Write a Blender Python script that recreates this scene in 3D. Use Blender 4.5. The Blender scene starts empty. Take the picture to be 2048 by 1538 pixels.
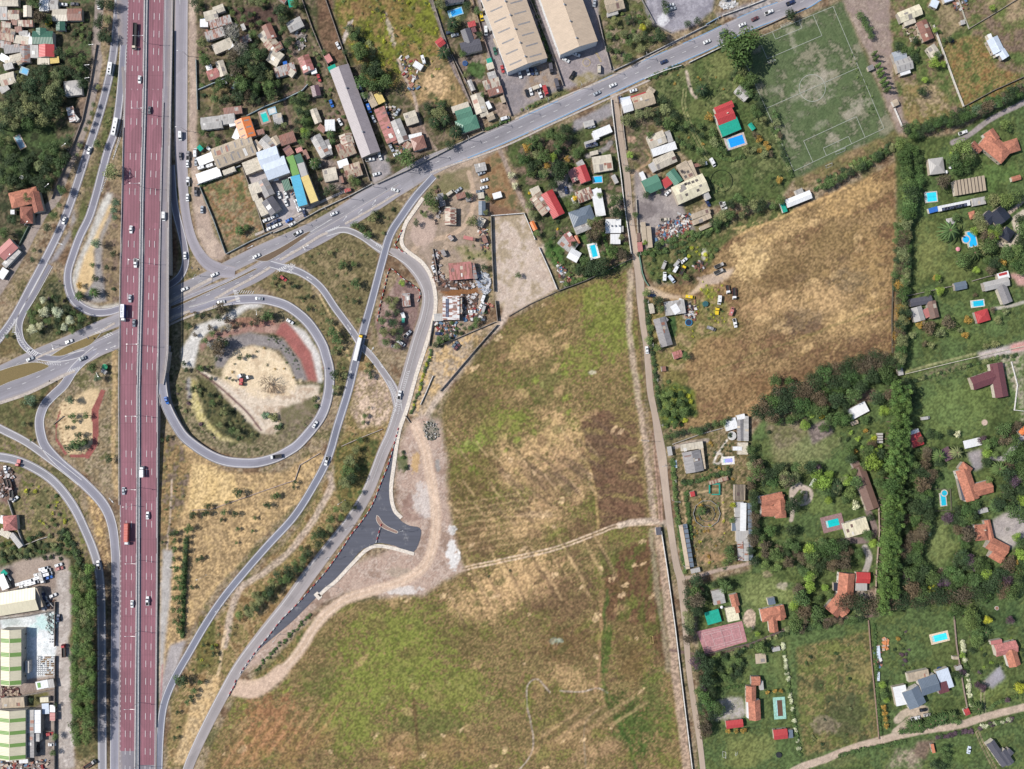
import bpy,bmesh,math,random
import numpy as np
from mathutils import Vector,Matrix
sc=bpy.context.scene
COL=sc.collection
R=math.radians
# ---------------------------------------------------------------- camera, sky, sun, exposure
S=0.35
H=600.0
cam_d=bpy.data.cameras.new("camera");cam=bpy.data.objects.new("camera",cam_d);COL.objects.link(cam)
cam.location=(0,0,H);cam.rotation_euler=(0,0,0)
cam_d.sensor_width=36;cam_d.lens=36*H/(2048*S);cam_d.clip_start=1;cam_d.clip_end=20000
sc.camera=cam
ELEV=46;AZ=-83
w=bpy.data.worlds.new("World");sc.world=w;w.use_nodes=True
nt=w.node_tree;sky=nt.nodes.new('ShaderNodeTexSky');sky.sky_type='NISHITA';sky.sun_disc=False
sky.sun_elevation=R(ELEV);sky.sun_rotation=R(AZ)
bg=nt.nodes['Background'];bg.inputs['Strength'].default_value=0.1
nt.links.new(sky.outputs[0],bg.inputs[0])
sd=bpy.data.lights.new("sun",'SUN');sun=bpy.data.objects.new("sun",sd);COL.objects.link(sun)
sd.energy=4.3;sd.angle=R(0.6);sd.color=(1.0,0.955,0.88)
tosun=Vector((math.sin(R(AZ))*math.cos(R(ELEV)),math.cos(R(AZ))*math.cos(R(ELEV)),math.sin(R(ELEV))))
sun.rotation_euler=tosun.to_track_quat('Z','Y').to_euler();sun.location=(0,0,100)
vs=sc.view_settings;vs.view_transform='Standard';vs.look='None';vs.exposure=0.62;vs.gamma=1;vs.use_curve_mapping=False
rnd=random.Random(7)
# ---------------------------------------------------------------- helpers
def W(px,py,z=0.0):
 k=S*(H-z)/H
 return Vector(((px-1024)*k,(769-py)*k,z))
def lin(c):c=c/255.0;return c/12.92 if c<=.04045 else((c+.055)/1.055)**2.4
K=0.62
def C(r,g,b,k=K):
 r,g,b=lin(r),lin(g),lin(b);y=.3*r+.6*g+.1*b;d=.03
 return tuple((c*(1-d)+y*d)*k for c in(r,g,b))+(1,)
PAL=dict(cream=C(208,197,178),white=C(238,238,238),lgrey=C(184,180,176),grey=C(146,142,142),dgrey=C(92,90,98),rust=C(150,106,92),red=C(190,66,66),
pink=C(196,124,118),maroon=C(112,66,70),green=C(86,134,112),dgreen=C(52,104,84),teal=C(0,165,140),tan=C(190,172,148),brown=C(128,100,88),orange=C(210,132,98),
borange=C(238,132,66),tile=C(190,122,96),dtile=C(158,98,80),blue=C(40,110,200),pblue=C(212,222,236),cyan=C(70,178,214),navy=C(46,50,64),slate=C(108,120,134),plum=C(112,84,92),
yellow=C(222,196,120),byellow=C(240,205,20),mauve=C(140,126,134),ash=C(158,148,152),black=C(34,34,40),silver=C(176,182,190),dblue=C(40,56,96),lemon=C(228,218,188),wgreen=C(112,164,72),sand=C(206,184,160))
MATS={}
def newmat(name):
 m=bpy.data.materials.new(name);m.use_nodes=True;n=m.node_tree;b=n.nodes['Principled BSDF']
 return m,n,b
def N(n,t,**kw):
 x=n.nodes.new('ShaderNode'+t)
 for k,v in kw.items():setattr(x,k,v)
 return x
def math_(n,op,a,b=None):
 x=N(n,'Math',operation=op)
 for i,v in enumerate((a,b)):
  if v is None:continue
  if isinstance(v,(int,float)):x.inputs[i].default_value=v
  else:n.links.new(v,x.inputs[i])
 return x.outputs[0]
def mul_col(n,col,fac):
 x=N(n,'VectorMath',operation='SCALE');n.links.new(col,x.inputs[0]);n.links.new(fac,x.inputs['Scale']);return x.outputs[0]
def mixc(n,f,a,b):
 x=N(n,'Mix',data_type='RGBA')
 for s,v in((0,f),(6,a),(7,b)):
  if isinstance(v,(int,float)):x.inputs[s].default_value=v
  elif isinstance(v,tuple):x.inputs[s].default_value=v
  else:n.links.new(v,x.inputs[s])
 return x.outputs[2]
def noise(n,vec,scale,detail=3,rough=.6):
 x=N(n,'TexNoise');x.inputs['Scale'].default_value=scale;x.inputs['Detail'].default_value=detail;x.inputs['Roughness'].default_value=rough
 if vec is not None:n.links.new(vec,x.inputs['Vector'])
 return x.outputs['Fac']
def ramp(n,f,a,b,lo=0.,hi=1.):
 x=N(n,'MapRange');n.links.new(f,x.inputs[0])
 for i,v in zip((1,2,3,4),(a,b,lo,hi)):x.inputs[i].default_value=v
 return x.outputs[0]
def bump(n,b,h,st,dist=.1):
 x=N(n,'Bump');x.inputs['Strength'].default_value=st;x.inputs['Distance'].default_value=dist
 n.links.new(h,x.inputs['Height']);n.links.new(x.outputs[0],b.inputs['Normal'])
def objvec(n):
 tc=N(n,'TexCoord');oi=N(n,'ObjectInfo')
 a=N(n,'VectorMath',operation='ADD');s=math_(n,'MULTIPLY',oi.outputs['Random'],97.0)
 n.links.new(tc.outputs['Object'],a.inputs[0]);n.links.new(s,a.inputs[1]);return tc.outputs['Object'],a.outputs[0],oi
def build_mats():
# plain painted / plastered surfaces, colour per object
 for name,ro,me,amp in(('paint',.35,0,.06),('plaster',.85,0,.22),('metal',.45,.6,.1),('cloth',.95,0,.2),('concrete',.9,0,.28),('bark',.95,0,.4)):
  m,n,b=newmat(name);o,v,oi=objvec(n)
  f=noise(n,v,.9 if name!='bark' else 3,4)
  n.links.new(mul_col(n,oi.outputs['Color'],ramp(n,f,.3,.7,1-amp,1+amp)),b.inputs['Base Color'])
  b.inputs['Roughness'].default_value=ro;b.inputs['Metallic'].default_value=me
  if name=='paint':b.inputs['Coat Weight'].default_value=.4
  MATS[name]=m
 m,n,b=newmat('glass');b.inputs['Base Color'].default_value=(.02,.025,.03,1);b.inputs['Roughness'].default_value=.12;MATS['glass']=m
 m,n,b=newmat('rubber');b.inputs['Base Color'].default_value=(.02,.02,.02,1);b.inputs['Roughness'].default_value=.9;MATS['rubber']=m
 m,n,b=newmat('lamp_glass');b.inputs['Base Color'].default_value=(.6,.6,.55,1);b.inputs['Roughness'].default_value=.2;MATS['lens']=m
 m,n,b=newmat('solar_cells');tc=N(n,'TexCoord');br=N(n,'TexBrick');n.links.new(tc.outputs['Object'],br.inputs[0]);br.offset=0
 br.inputs['Color1'].default_value=(.012,.02,.06,1);br.inputs['Color2'].default_value=(.016,.026,.07,1);br.inputs['Mortar'].default_value=(.3,.3,.32,1)
 br.inputs['Scale'].default_value=1;br.inputs['Mortar Size'].default_value=.05;br.inputs['Brick Width'].default_value=1.;br.inputs['Row Height'].default_value=1.7
 n.links.new(br.outputs[0],b.inputs['Base Color']);b.inputs['Roughness'].default_value=.25;MATS['solar']=m
 m,n,b=newmat('pool_water');o,v,oi=objvec(n);f=noise(n,v,.6,3)
 n.links.new(mul_col(n,oi.outputs['Color'],ramp(n,f,.3,.7,.9,1.12)),b.inputs['Base Color']);b.inputs['Roughness'].default_value=.25
 bump(n,b,noise(n,v,3,3),.3,.05);MATS['water']=m
 for name in('sheet','rusty','fibre'):
  m,n,b=newmat('roof_'+name);o,v,oi=objvec(n)
  sx=N(n,'SeparateXYZ');n.links.new(v,sx.inputs[0])
  cx=math_(n,'FLOOR',math_(n,'MULTIPLY',sx.outputs[0],1/1.05));cy=math_(n,'FLOOR',math_(n,'MULTIPLY',sx.outputs[1],1/3.4))
  cb=N(n,'CombineXYZ');n.links.new(cx,cb.inputs[0]);n.links.new(cy,cb.inputs[1]);wn=N(n,'TexWhiteNoise');n.links.new(cb.outputs[0],wn.inputs['Vector'])
  amp={'sheet':.05,'rusty':.24,'fibre':.13}[name]
  f=ramp(n,wn.outputs['Value'],0,1,1-amp,1+amp)
  rib=math_(n,'SINE',math_(n,'MULTIPLY',sx.outputs[0],6.2832/1.05));seam=ramp(n,math_(n,'FRACT',math_(n,'MULTIPLY',sx.outputs[0],1/1.05)),0,.16,.8,1)
  big=ramp(n,noise(n,v,.16,5,.7),.3,.7,.84 if name!='sheet' else .93,1.12 if name!='sheet' else 1.05)
  col=mul_col(n,oi.outputs['Color'],math_(n,'MULTIPLY',math_(n,'MULTIPLY',f,seam),big))
  mp=N(n,'Mapping');mp.inputs['Scale'].default_value=(1.2,.22,1);n.links.new(v,mp.inputs[0]);st=noise(n,mp.outputs[0],.8,4,.7)
  if name=='rusty':
   r=ramp(n,math_(n,'ADD',math_(n,'MULTIPLY',wn.outputs['Value'],.45),st),.66,.82);col=mixc(n,r,col,C(142,92,76))
  elif name=='fibre':
   r=ramp(n,st,.52,.74,0,.5);col=mixc(n,r,col,C(112,104,98))
  else:
   r=ramp(n,st,.6,.85,0,.3);col=mixc(n,r,col,C(130,120,108))
  n.links.new(col,b.inputs['Base Color']);b.inputs['Roughness'].default_value=.6 if name!='sheet' else .45
  bump(n,b,rib,.5,.06);MATS[name]=m
 m,n,b=newmat('roof_tile');o,v,oi=objvec(n);sx=N(n,'SeparateXYZ');n.links.new(v,sx.inputs[0])
 cx=math_(n,'FLOOR',math_(n,'MULTIPLY',sx.outputs[0],1.6));cy=math_(n,'FLOOR',math_(n,'MULTIPLY',sx.outputs[1],1.3))
 cb=N(n,'CombineXYZ');n.links.new(cx,cb.inputs[0]);n.links.new(cy,cb.inputs[1]);wn=N(n,'TexWhiteNoise');n.links.new(cb.outputs[0],wn.inputs['Vector'])
 big=ramp(n,noise(n,v,.3,5,.75),.3,.7,.7,1.2)
 f=math_(n,'MULTIPLY',ramp(n,wn.outputs['Value'],0,1,.78,1.2),big)
 col=mul_col(n,oi.outputs['Color'],f);r=ramp(n,noise(n,v,.8,4,.75),.5,.72,0,.65);col=mixc(n,r,col,C(120,84,66))
 n.links.new(col,b.inputs['Base Color']);b.inputs['Roughness'].default_value=.85
 bump(n,b,math_(n,'SINE',math_(n,'MULTIPLY',sx.outputs[0],6.2832*1.6)),.5,.08);MATS['tile']=m
 m,n,b=newmat('foliage');o,v,oi=objvec(n);at=N(n,'Attribute',attribute_name='var')
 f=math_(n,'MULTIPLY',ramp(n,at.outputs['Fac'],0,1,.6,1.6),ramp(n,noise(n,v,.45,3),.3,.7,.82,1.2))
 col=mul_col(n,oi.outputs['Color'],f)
 n.links.new(col,b.inputs['Base Color']);b.inputs['Roughness'].default_value=.75;b.inputs['Specular IOR Level'].default_value=.25
 tr=N(n,'BsdfTranslucent');n.links.new(col,tr.inputs[0]);ms=N(n,'MixShader');ms.inputs[0].default_value=.12
 n.links.new(b.outputs[0],ms.inputs[1]);n.links.new(tr.outputs[0],ms.inputs[2]);n.links.new(ms.outputs[0],n.nodes['Material Output'].inputs[0]);MATS['leaf']=m
 m,n,b=newmat('mixed');at=N(n,'Attribute',attribute_name='col');g=N(n,'NewGeometry');n.links.new(mul_col(n,at.outputs['Color'],ramp(n,noise(n,g.outputs['Position'],.6,3),.3,.7,.8,1.2)),b.inputs['Base Color'])
 b.inputs['Roughness'].default_value=.75;b.inputs['Specular IOR Level'].default_value=.25;MATS['mixed']=m
 for name in('asphalt','gravel','redroad'):
  m,n,b=newmat(name);tc=N(n,'TexCoord');oi=N(n,'ObjectInfo');g=N(n,'NewGeometry')
  sx=N(n,'SeparateXYZ');uv=N(n,'UVMap',uv_map='uv');n.links.new(uv.outputs[0],sx.inputs[0])
  mp=N(n,'Mapping');mp.inputs['Scale'].default_value=(3.2,.012,1);n.links.new(uv.outputs[0],mp.inputs[0])
  streak=ramp(n,noise(n,mp.outputs[0],2.2,5,.65),.3,.7,.87,1.11)
  mp2=N(n,'Mapping');mp2.inputs['Scale'].default_value=(1,.02,1);n.links.new(uv.outputs[0],mp2.inputs[0]);
  big=ramp(n,noise(n,g.outputs['Position'],.05,5,.7),.3,.7,.9,1.09);fine=ramp(n,noise(n,g.outputs['Position'],1.3,4,.8),.25,.75,.9,1.1)
  ab=math_(n,'ABSOLUTE',sx.outputs[0]);cen=ramp(n,ab,.15,.75,.86,1.06)
  f=math_(n,'MULTIPLY',math_(n,'MULTIPLY',math_(n,'MULTIPLY',streak,big),fine),cen if name=='asphalt' else 1.0);col=mul_col(n,oi.outputs['Color'],f)
  e=ramp(n,math_(n,'ADD',ab,math_(n,'MULTIPLY',noise(n,g.outputs['Position'],.35,4,.8),.35)),.95,1.2,0,.75)
  col=mixc(n,e,col,C(164,150,140)if name!='redroad' else C(104,88,96))
  if name!='redroad':
   pt=N(n,'TexVoronoi');pt.inputs['Scale'].default_value=.045;pt.inputs['Randomness'].default_value=1;n.links.new(g.outputs['Position'],pt.inputs['Vector'])
   sp=N(n,'SeparateColor');n.links.new(pt.outputs['Color'],sp.inputs[0]);col=mul_col(n,col,ramp(n,sp.outputs[0],0,1,.92,1.07))
  else:
   wv=math_(n,'SINE',math_(n,'MULTIPLY',sx.outputs[0],6.2832*3));col=mul_col(n,col,ramp(n,wv,-1,1,.86,1.08));jn=ramp(n,math_(n,'FRACT',math_(n,'MULTIPLY',sx.outputs[1],1/27)),0,.02,.72,1);col=mul_col(n,col,jn);pt=N(n,'TexVoronoi');pt.inputs['Scale'].default_value=1;mp3=N(n,'Mapping');mp3.inputs['Scale'].default_value=(1.5,.035,1);n.links.new(uv.outputs[0],mp3.inputs[0]);n.links.new(mp3.outputs[0],pt.inputs['Vector']);sp=N(n,'SeparateColor');n.links.new(pt.outputs['Color'],sp.inputs[0]);col=mul_col(n,col,ramp(n,sp.outputs[0],0,1,.88,1.1));col=mixc(n,ramp(n,noise(n,mp.outputs[0],5,4,.8),.6,.8,0,.5),col,C(92,78,88))
  n.links.new(col,b.inputs['Base Color']);b.inputs['Roughness'].default_value=.85;MATS[name]=m
 m,n,b=newmat('fresh_asphalt');g=N(n,'NewGeometry');mp=N(n,'Mapping');mp.inputs['Rotation'].default_value=(0,0,R(-52));mp.inputs['Scale'].default_value=(.05,1,1);n.links.new(g.outputs['Position'],mp.inputs[0])
 f=ramp(n,noise(n,mp.outputs[0],.45,4,.7),.3,.7,.8,1.2);col=mul_col(n,mixc(n,0.,C(82,84,96),C(82,84,96)),f);du=ramp(n,noise(n,g.outputs['Position'],.09,5,.75),.56,.74,0,.55);col=mixc(n,du,col,C(176,172,172))
 n.links.new(col,b.inputs['Base Color']);b.inputs['Roughness'].default_value=.8;MATS['fresh']=m
 m,n,b=newmat('road_paint');g=N(n,'NewGeometry');oi=N(n,'ObjectInfo');f=ramp(n,noise(n,g.outputs['Position'],.9,4,.8),.35,.6,.75,1)
 n.links.new(mul_col(n,oi.outputs['Color'],f),b.inputs['Base Color']);b.inputs['Roughness'].default_value=.7;MATS['marking']=m
 m,n,b=newmat('ground');at=N(n,'Attribute',attribute_name='albedo');g=N(n,'NewGeometry')
 f1=ramp(n,noise(n,g.outputs['Position'],1.1,4,.75),.25,.75,.76,1.24);f2=ramp(n,noise(n,g.outputs['Position'],.22,4,.7),.25,.75,.88,1.12)
 n.links.new(mul_col(n,at.outputs['Color'],math_(n,'MULTIPLY',f1,f2)),b.inputs['Base Color']);b.inputs['Roughness'].default_value=.95
 b.inputs['Specular IOR Level'].default_value=.15
 bump(n,b,noise(n,g.outputs['Position'],.9,5,.75),.5,.5);MATS['ground']=m
build_mats()
class MB:
 def __init__(s):s.v=[];s.f=[];s.var=[]
 def face(s,pts,var=.5):
  i=len(s.v);s.v+=[tuple(p)for p in pts];s.f.append(tuple(range(i,i+len(pts))));s.var.append(var)
 def box(s,x0,y0,z0,x1,y1,z1,bottom=False):
  a=(x0,y0,z0),(x1,y0,z0),(x1,y1,z0),(x0,y1,z0),(x0,y0,z1),(x1,y0,z1),(x1,y1,z1),(x0,y1,z1)
  i=len(s.v);s.v+=a
  fs=[(4,5,6,7),(0,1,5,4),(1,2,6,5),(2,3,7,6),(3,0,4,7),(3,2,1,0)]
  for f in fs:s.f.append(tuple(i+k for k in f));s.var.append(.5)
 def prism(s,poly,z0,z1,top=None):
  t=top or poly;n=len(poly);i=len(s.v)
  s.v+=[(p[0],p[1],z0)for p in poly]+[(p[0],p[1],z1)for p in t]
  for k in range(n):s.f.append((i+k,i+(k+1)%n,i+n+(k+1)%n,i+n+k));s.var.append(.5)
  s.f.append(tuple(i+n+k for k in range(n)));s.var.append(.5)
  s.f.append(tuple(i+n-1-k for k in range(n)));s.var.append(.5)
 def cyl(s,x,y,z0,z1,r0,r1=None,n=10):
  r1=r0 if r1 is None else r1
  a=[(x+r0*math.cos(k*2*math.pi/n),y+r0*math.sin(k*2*math.pi/n))for k in range(n)]
  b=[(x+r1*math.cos(k*2*math.pi/n),y+r1*math.sin(k*2*math.pi/n))for k in range(n)]
  s.prism(a,z0,z1,b)
 def tube(s,p,q,r0,r1,n=6):
  p=Vector(p);q=Vector(q);d=(q-p).normalized();u=d.orthogonal().normalized();v=d.cross(u);i=len(s.v)
  for c,r in((p,r0),(q,r1)):
   for k in range(n):a=k*2*math.pi/n;s.v.append(tuple(c+r*(u*math.cos(a)+v*math.sin(a))))
  for k in range(n):s.f.append((i+k,i+(k+1)%n,i+n+(k+1)%n,i+n+k));s.var.append(.5)
  s.f.append(tuple(i+n+k for k in range(n)));s.var.append(.5);s.f.append(tuple(i+n-1-k for k in range(n)));s.var.append(.5)
 def mesh(s,name,mat,var=False):
  me=bpy.data.meshes.new(name);me.from_pydata(s.v,[],s.f);me.materials.append(MATS[mat])
  if var:
   a=me.attributes.new('var','FLOAT','FACE');a.data.foreach_set('value',s.var)
  return me
 def build(s,name,mat,parent=None,color=None,loc=None,rz=0,var=False):
  return link(name,s.mesh(name,mat,var),parent,color,loc,rz)
def link(name,me,parent=None,color=None,loc=None,rz=0):
 o=bpy.data.objects.new(name,me);COL.objects.link(o)
 if parent is not None:o.parent=parent
 if color:o.color=color if isinstance(color,tuple)else PAL[color]
 if loc is not None:o.location=loc
 o.rotation_euler[2]=rz;return o
THINGS=[]
def empty(name,loc,rz=0):return link(name,None,None,None,loc,rz)
def tag(o,label,cat,group=None,auto=None):
 o['label']=label;o['category']=cat
 if group:o['group']=group
 if auto:THINGS.append([o,label,auto[0],auto[1]])
 return o
def struct(o):o['kind']='structure';return o
def copy_tree(root,colors=None):
 r=root.copy();COL.objects.link(r)
 for ch in root.children:
  c=ch.copy();COL.objects.link(c);c.parent=r
  for g in ch.children:d=g.copy();COL.objects.link(d);d.parent=c
 return r
_T=np.random.RandomState(3).rand(512,512).astype(np.float32)
def vn(x,y,seed=0):
 x=x+seed*37.7;y=y+seed*91.3;xi=np.floor(x).astype(np.int32);yi=np.floor(y).astype(np.int32);fx=x-xi;fy=y-yi
 fx=fx*fx*(3-2*fx);fy=fy*fy*(3-2*fy);a=_T[yi&511,xi&511];b=_T[yi&511,(xi+1)&511];c=_T[(yi+1)&511,xi&511];d=_T[(yi+1)&511,(xi+1)&511]
 return(a*(1-fx)+b*fx)*(1-fy)+(c*(1-fx)+d*fx)*fy
def fbm(x,y,sc_,oct_=4,seed=0,ang=0,st=1):
 if ang or st!=1:c,s=math.cos(R(ang)),math.sin(R(ang));x,y=(x*c-y*s)/st,(x*s+y*c)
 t=0;a=.5;q=0
 for o in range(oct_):t=t+a*vn(x*2**o/sc_,y*2**o/sc_,seed+o);q+=a;a*=.55
 return t/q
def pts(s):a=[float(t)for t in s.replace(',',' ').split()];return list(zip(a[::2],a[1::2]))
def smooth(P,n=8):
 P=[tuple(p)for p in P];Q=[tuple(2*a-b for a,b in zip(P[0],P[1]))]+P+[tuple(2*a-b for a,b in zip(P[-1],P[-2]))];out=[]
 for i in range(1,len(Q)-2):
  for k in range(n):
   t=k/n;out.append(tuple(.5*(2*b+(c-a)*t+(2*a-5*b+4*c-d)*t*t+(3*b-a-3*c+d)*t**3)for a,b,c,d in zip(Q[i-1],Q[i],Q[i+1],Q[i+2])))
 return out+[P[-1]]
def inpoly(x,y,P):
 m=np.zeros(np.shape(x),bool);j=len(P)-1
 for i in range(len(P)):
  xi,yi=P[i];xj,yj=P[j]
  if yi!=yj:m^=((yi>y)!=(yj>y))&(x<(xj-xi)*(y-yi)/(yj-yi)+xi)
  j=i
 return m
OCC=np.zeros((1640,2150),bool)
def occ(P,grow=0):
 xs=[p[0]for p in P];ys=[p[1]for p in P];x0,x1,y0,y1=int(max(min(xs)-1,-49)),int(min(max(xs)+2,2098)),int(max(min(ys)-1,-49)),int(min(max(ys)+2,1588))
 if x1<=x0 or y1<=y0:return
 X,Y=np.meshgrid(np.arange(x0,x1),np.arange(y0,y1));OCC[y0+50:y1+50,x0+50:x1+50]|=inpoly(X,Y,P)
def free(x,y,r=0):
 x0,x1,y0,y1=int(x-r)+50,int(x+r)+51,int(y-r)+50,int(y+r)+51
 if x0<0 or y0<0 or x1>=2150 or y1>=1640:return True
 return not OCC[y0:y1,x0:x1].any()
GS=2.0;gx=np.arange(-220,2270,GS,dtype=np.float32);gy=np.arange(-220,1762,GS,dtype=np.float32)
GX,GY=np.meshgrid(gx,gy);ny,nx=GX.shape
N1=fbm(GX,GY,60,5,1);N2=fbm(GX,GY,14,4,5);N3=fbm(GX,GY,5,3,9);NW1=fbm(GX,GY,22,4,21)-.5;NW2=fbm(GX,GY,22,4,31)-.5
HF=np.random.RandomState(5).rand(ny,nx).astype(np.float32);HF2=np.random.RandomState(6).rand(ny,nx).astype(np.float32)
A=np.zeros((ny,nx,3),np.float32);ZONE=np.zeros((ny,nx),np.int8)
def c3(c):return np.array(C(*c)[:3],np.float32)
def ss(x,a,b):t=np.clip((x-a)/(b-a),0,1);return t*t*(3-2*t)
def sub(P,pad):
 xs=[p[0]for p in P];ys=[p[1]for p in P]
 i0=max(int((min(ys)-pad+220)/GS),0);i1=min(int((max(ys)+pad+220)/GS)+2,ny);j0=max(int((min(xs)-pad+220)/GS),0);j1=min(int((max(xs)+pad+220)/GS)+2,nx)
 return slice(i0,max(i1,i0)),slice(j0,max(j1,j0))
def blur(m,k):
 for _ in range(2):
  for ax in(0,1):
   c=np.cumsum(np.concatenate([np.repeat(m.take([0],ax),k+1,ax),m,np.repeat(m.take([-1],ax),k,ax)],ax),ax);n_=m.shape[ax]
   m=(c.take(range(2*k+1,2*k+1+n_),ax)-c.take(range(0,n_),ax))/(2*k+1)
 return m
def mixture(s,cols,sc_,seed,ang=0,st=1,grain=.5):
 n=fbm(GX[s],GY[s],sc_,5,seed,ang,st)+(N3[s]-.5)*grain*.5+(HF[s]-.5)*grain*.25
 n=ss(n,.28,.72)*(len(cols)-1);out=np.zeros(n.shape+(3,),np.float32)
 for i,c in enumerate(cols):out+=np.clip(1-np.abs(n-i),0,1)[...,None]*c3(c)
 return out
def region(P,*cols,sc=26,warp=6,soft=1,zone=None,seed=None,ang=0,st=1,alpha=1,grain=.5):
 P=pts(P)if isinstance(P,str)else P;s=sub(P,warp+8);seed=seed or int(P[0][0]*3+P[0][1])%97
 if GX[s].size==0:return
 m=inpoly(GX[s]+NW1[s]*warp*2,GY[s]+NW2[s]*warp*2,P).astype(np.float32)
 if zone is not None:ZONE[s][m>.5]=zone
 if soft:m=blur(m,soft)
 m=(m*alpha)[...,None];A[s]=A[s]*(1-m)+mixture(s,cols,sc,seed,ang,st,grain)*m
def blob(cx,cy,rx,ry,c,alpha=.7,ang=0,sc=16,thr=.5,seed=None,grain=.35):
 r=max(rx,ry)*1.5;s=sub([(cx-r,cy-r),(cx+r,cy+r)],0)
 if GX[s].size==0:return
 ca,sa=math.cos(R(ang)),math.sin(R(ang));dx=GX[s]-cx;dy=GY[s]-cy;u=(dx*ca-dy*sa)/rx;v=(dx*sa+dy*ca)/ry
 f=1-(u*u+v*v)/1.2;n=fbm(GX[s],GY[s],sc,5,seed or int(cx+cy)%91)-.5+(N3[s]-.5)*grain+(HF2[s]-.5)*grain*.4
 m=(ss(f+n*1.6,.1,.1+thr)*alpha)[...,None];A[s]=A[s]*(1-m)+c3(c)*m
def track(P,w,c,alpha=.8,soft=3,warp=2,ruts=0,zone=None):
 P=smooth(pts(P)if isinstance(P,str)else P,5);s=sub(P,w+12);X=GX[s]+NW1[s]*warp*2;Y=GY[s]+NW2[s]*warp*2;d=np.full(X.shape,1e9,np.float32)
 for(x0,y0),(x1,y1)in zip(P,P[1:]):
  L=(x1-x0)**2+(y1-y0)**2+1e-6;t=np.clip(((X-x0)*(x1-x0)+(Y-y0)*(y1-y0))/L,0,1);d=np.minimum(d,np.hypot(X-x0-t*(x1-x0),Y-y0-t*(y1-y0)))
 m=(1-ss(d,w/2-soft*.5,w/2+soft*.5))if not ruts else(1-ss(np.abs(d-ruts),w/2-soft*.5,w/2+soft*.5))
 if zone is not None:ZONE[s][m>.6]=zone
 m=(m*alpha*(.8+.4*N2[s]))[...,None];m=np.clip(m,0,1);A[s]=A[s]*(1-m)+c3(c)*(.85+.3*N3[s][...,None])*m
DRY=(150,130,98);OLIVE=(112,108,70);BROWN=(126,100,76);STRAW=(196,164,116);WEED=(122,130,52);DIRT=(176,158,142);PALE=(198,188,180);LAWN=(100,120,70);LAWN2=(84,102,62);LAWN3=(124,130,78);DARK=(62,70,46);SOIL=(132,112,96);GREY=(146,140,142)
allp="-300,-300 2350,-300 2350,1850 -300,1850"
region(allp,OLIVE,DRY,(160,142,116),BROWN,sc=40,soft=0,warp=0)
# left-hand neighbourhood
region("-300,-300 215,-300 190,60 180,180 150,270 110,370 60,470 0,560 -300,560",DARK,(96,92,66),(118,104,82),LAWN2,sc=24)
region("0,250 110,240 120,330 60,370 0,370",DARK,LAWN2,(80,96,56),sc=18,zone=2)
region("-300,480 30,480 60,500 -5,600 -300,600",SOIL,OLIVE)
region("160,190 185,200 160,260 135,240",(160,134,112),SOIL)
track("200,-60 198,16 192,91 196,118 190,156 180,208 161,273 130,346 110,400 86,427 44,505 0,575 -60,660",17,(158,144,136),.95,2,1,zone=3)
track("186,60 186,90 178,160 170,220 140,290 118,350 95,400",3,(120,108,100),.8,2,1)
# verge between ramps
region("214,110 236,60 240,240 215,330 190,420 150,500 140,470 165,400 195,300 210,220",(130,116,86),OLIVE,(108,112,66),sc=14)
region("205,400 235,330 245,330 243,600 190,620 150,590 150,530 175,470",(140,122,96),DRY,SOIL,sc=16)
region("214,385 226,388 212,440 190,490 180,520 160,560 152,590 162,600 200,614 240,605 240,622 190,618 150,600 143,560 155,520 175,480 195,420",(196,192,184),(176,170,162),sc=5,warp=1,zone=3)
region("219,408 226,414 208,450 196,480 188,500 189,560 170,588 152,575 158,545 170,510 186,480",(214,186,138),(202,172,126),warp=1,zone=3)
region("226,414 221,440 204,480 204,540 212,602 190,606 166,592 188,562 190,500 208,455",(150,144,142),(160,154,150),warp=1,zone=3)
region("150,440 146,400 140,470 115,520 95,530 120,490",GREY,(160,156,156),warp=2,zone=4)
track("110,540 118,580 135,610 180,638",3,STRAW,.8)
# loops on the left
region("50,640 60,600 110,540 128,580 150,620 190,645 150,662 80,690 55,690 45,665",OLIVE,(92,96,60),(128,120,88),DARK,sc=14)
region("100,705 130,690 200,668 190,685 160,700 120,712",(126,104,62),OLIVE);region("0,745 70,724 98,735 60,750 0,762",(126,104,62),(108,96,60))
region("0,660 30,650 45,690 30,705 0,712",(132,112,76),OLIVE)
region("0,800 120,760 80,800 66,850 80,890 60,880 0,845",(128,112,76),OLIVE,(102,104,62),sc=14)
region("148,750 238,705 240,990 170,945 120,900 98,850 108,800",DRY,(132,118,90),(168,148,122),OLIVE,sc=16)
region("118,806 150,795 180,775 200,778 188,830 190,880 165,908 135,908 120,880 112,845",(200,174,134),(212,186,146),sc=20,warp=2,zone=3)
for P in("202,779 211,781 196,824 197,860 194,892 178,916 141,915 138,909 170,908 186,886 184,846 182,822","119,820 122,822 114,850 113,876 135,908 130,910 110,880 111,846"):
 region(P,(164,96,88),(152,88,82),warp=.5,soft=0,zone=4)
for k in range(70):
 x=114+rnd.random()*26;y=805+rnd.random()*90
 if inpoly(np.array(x),np.array(y),pts("118,810 150,800 140,850 135,900 120,880 114,845")):blob(x,y,1.8,1.6,(150,122,88),.8,thr=.3)
track("228,700 228,800 226,900 232,990",9,STRAW,.6,6)
region("-300,880 0,880 60,900 80,960 140,1000 175,1070 190,1140 150,1140 40,1110 -300,1110",OLIVE,(150,134,92),SOIL,(116,118,60),sc=18)
region("-300,930 10,930 40,950 35,985 20,1010 -300,1000",(140,104,96),SOIL,(156,132,118),sc=10,zone=3)
region("175,985 200,1010 214,1060 219,1150 208,1130 195,1080 180,1020",(196,164,108),BROWN,STRAW,sc=12)
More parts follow.
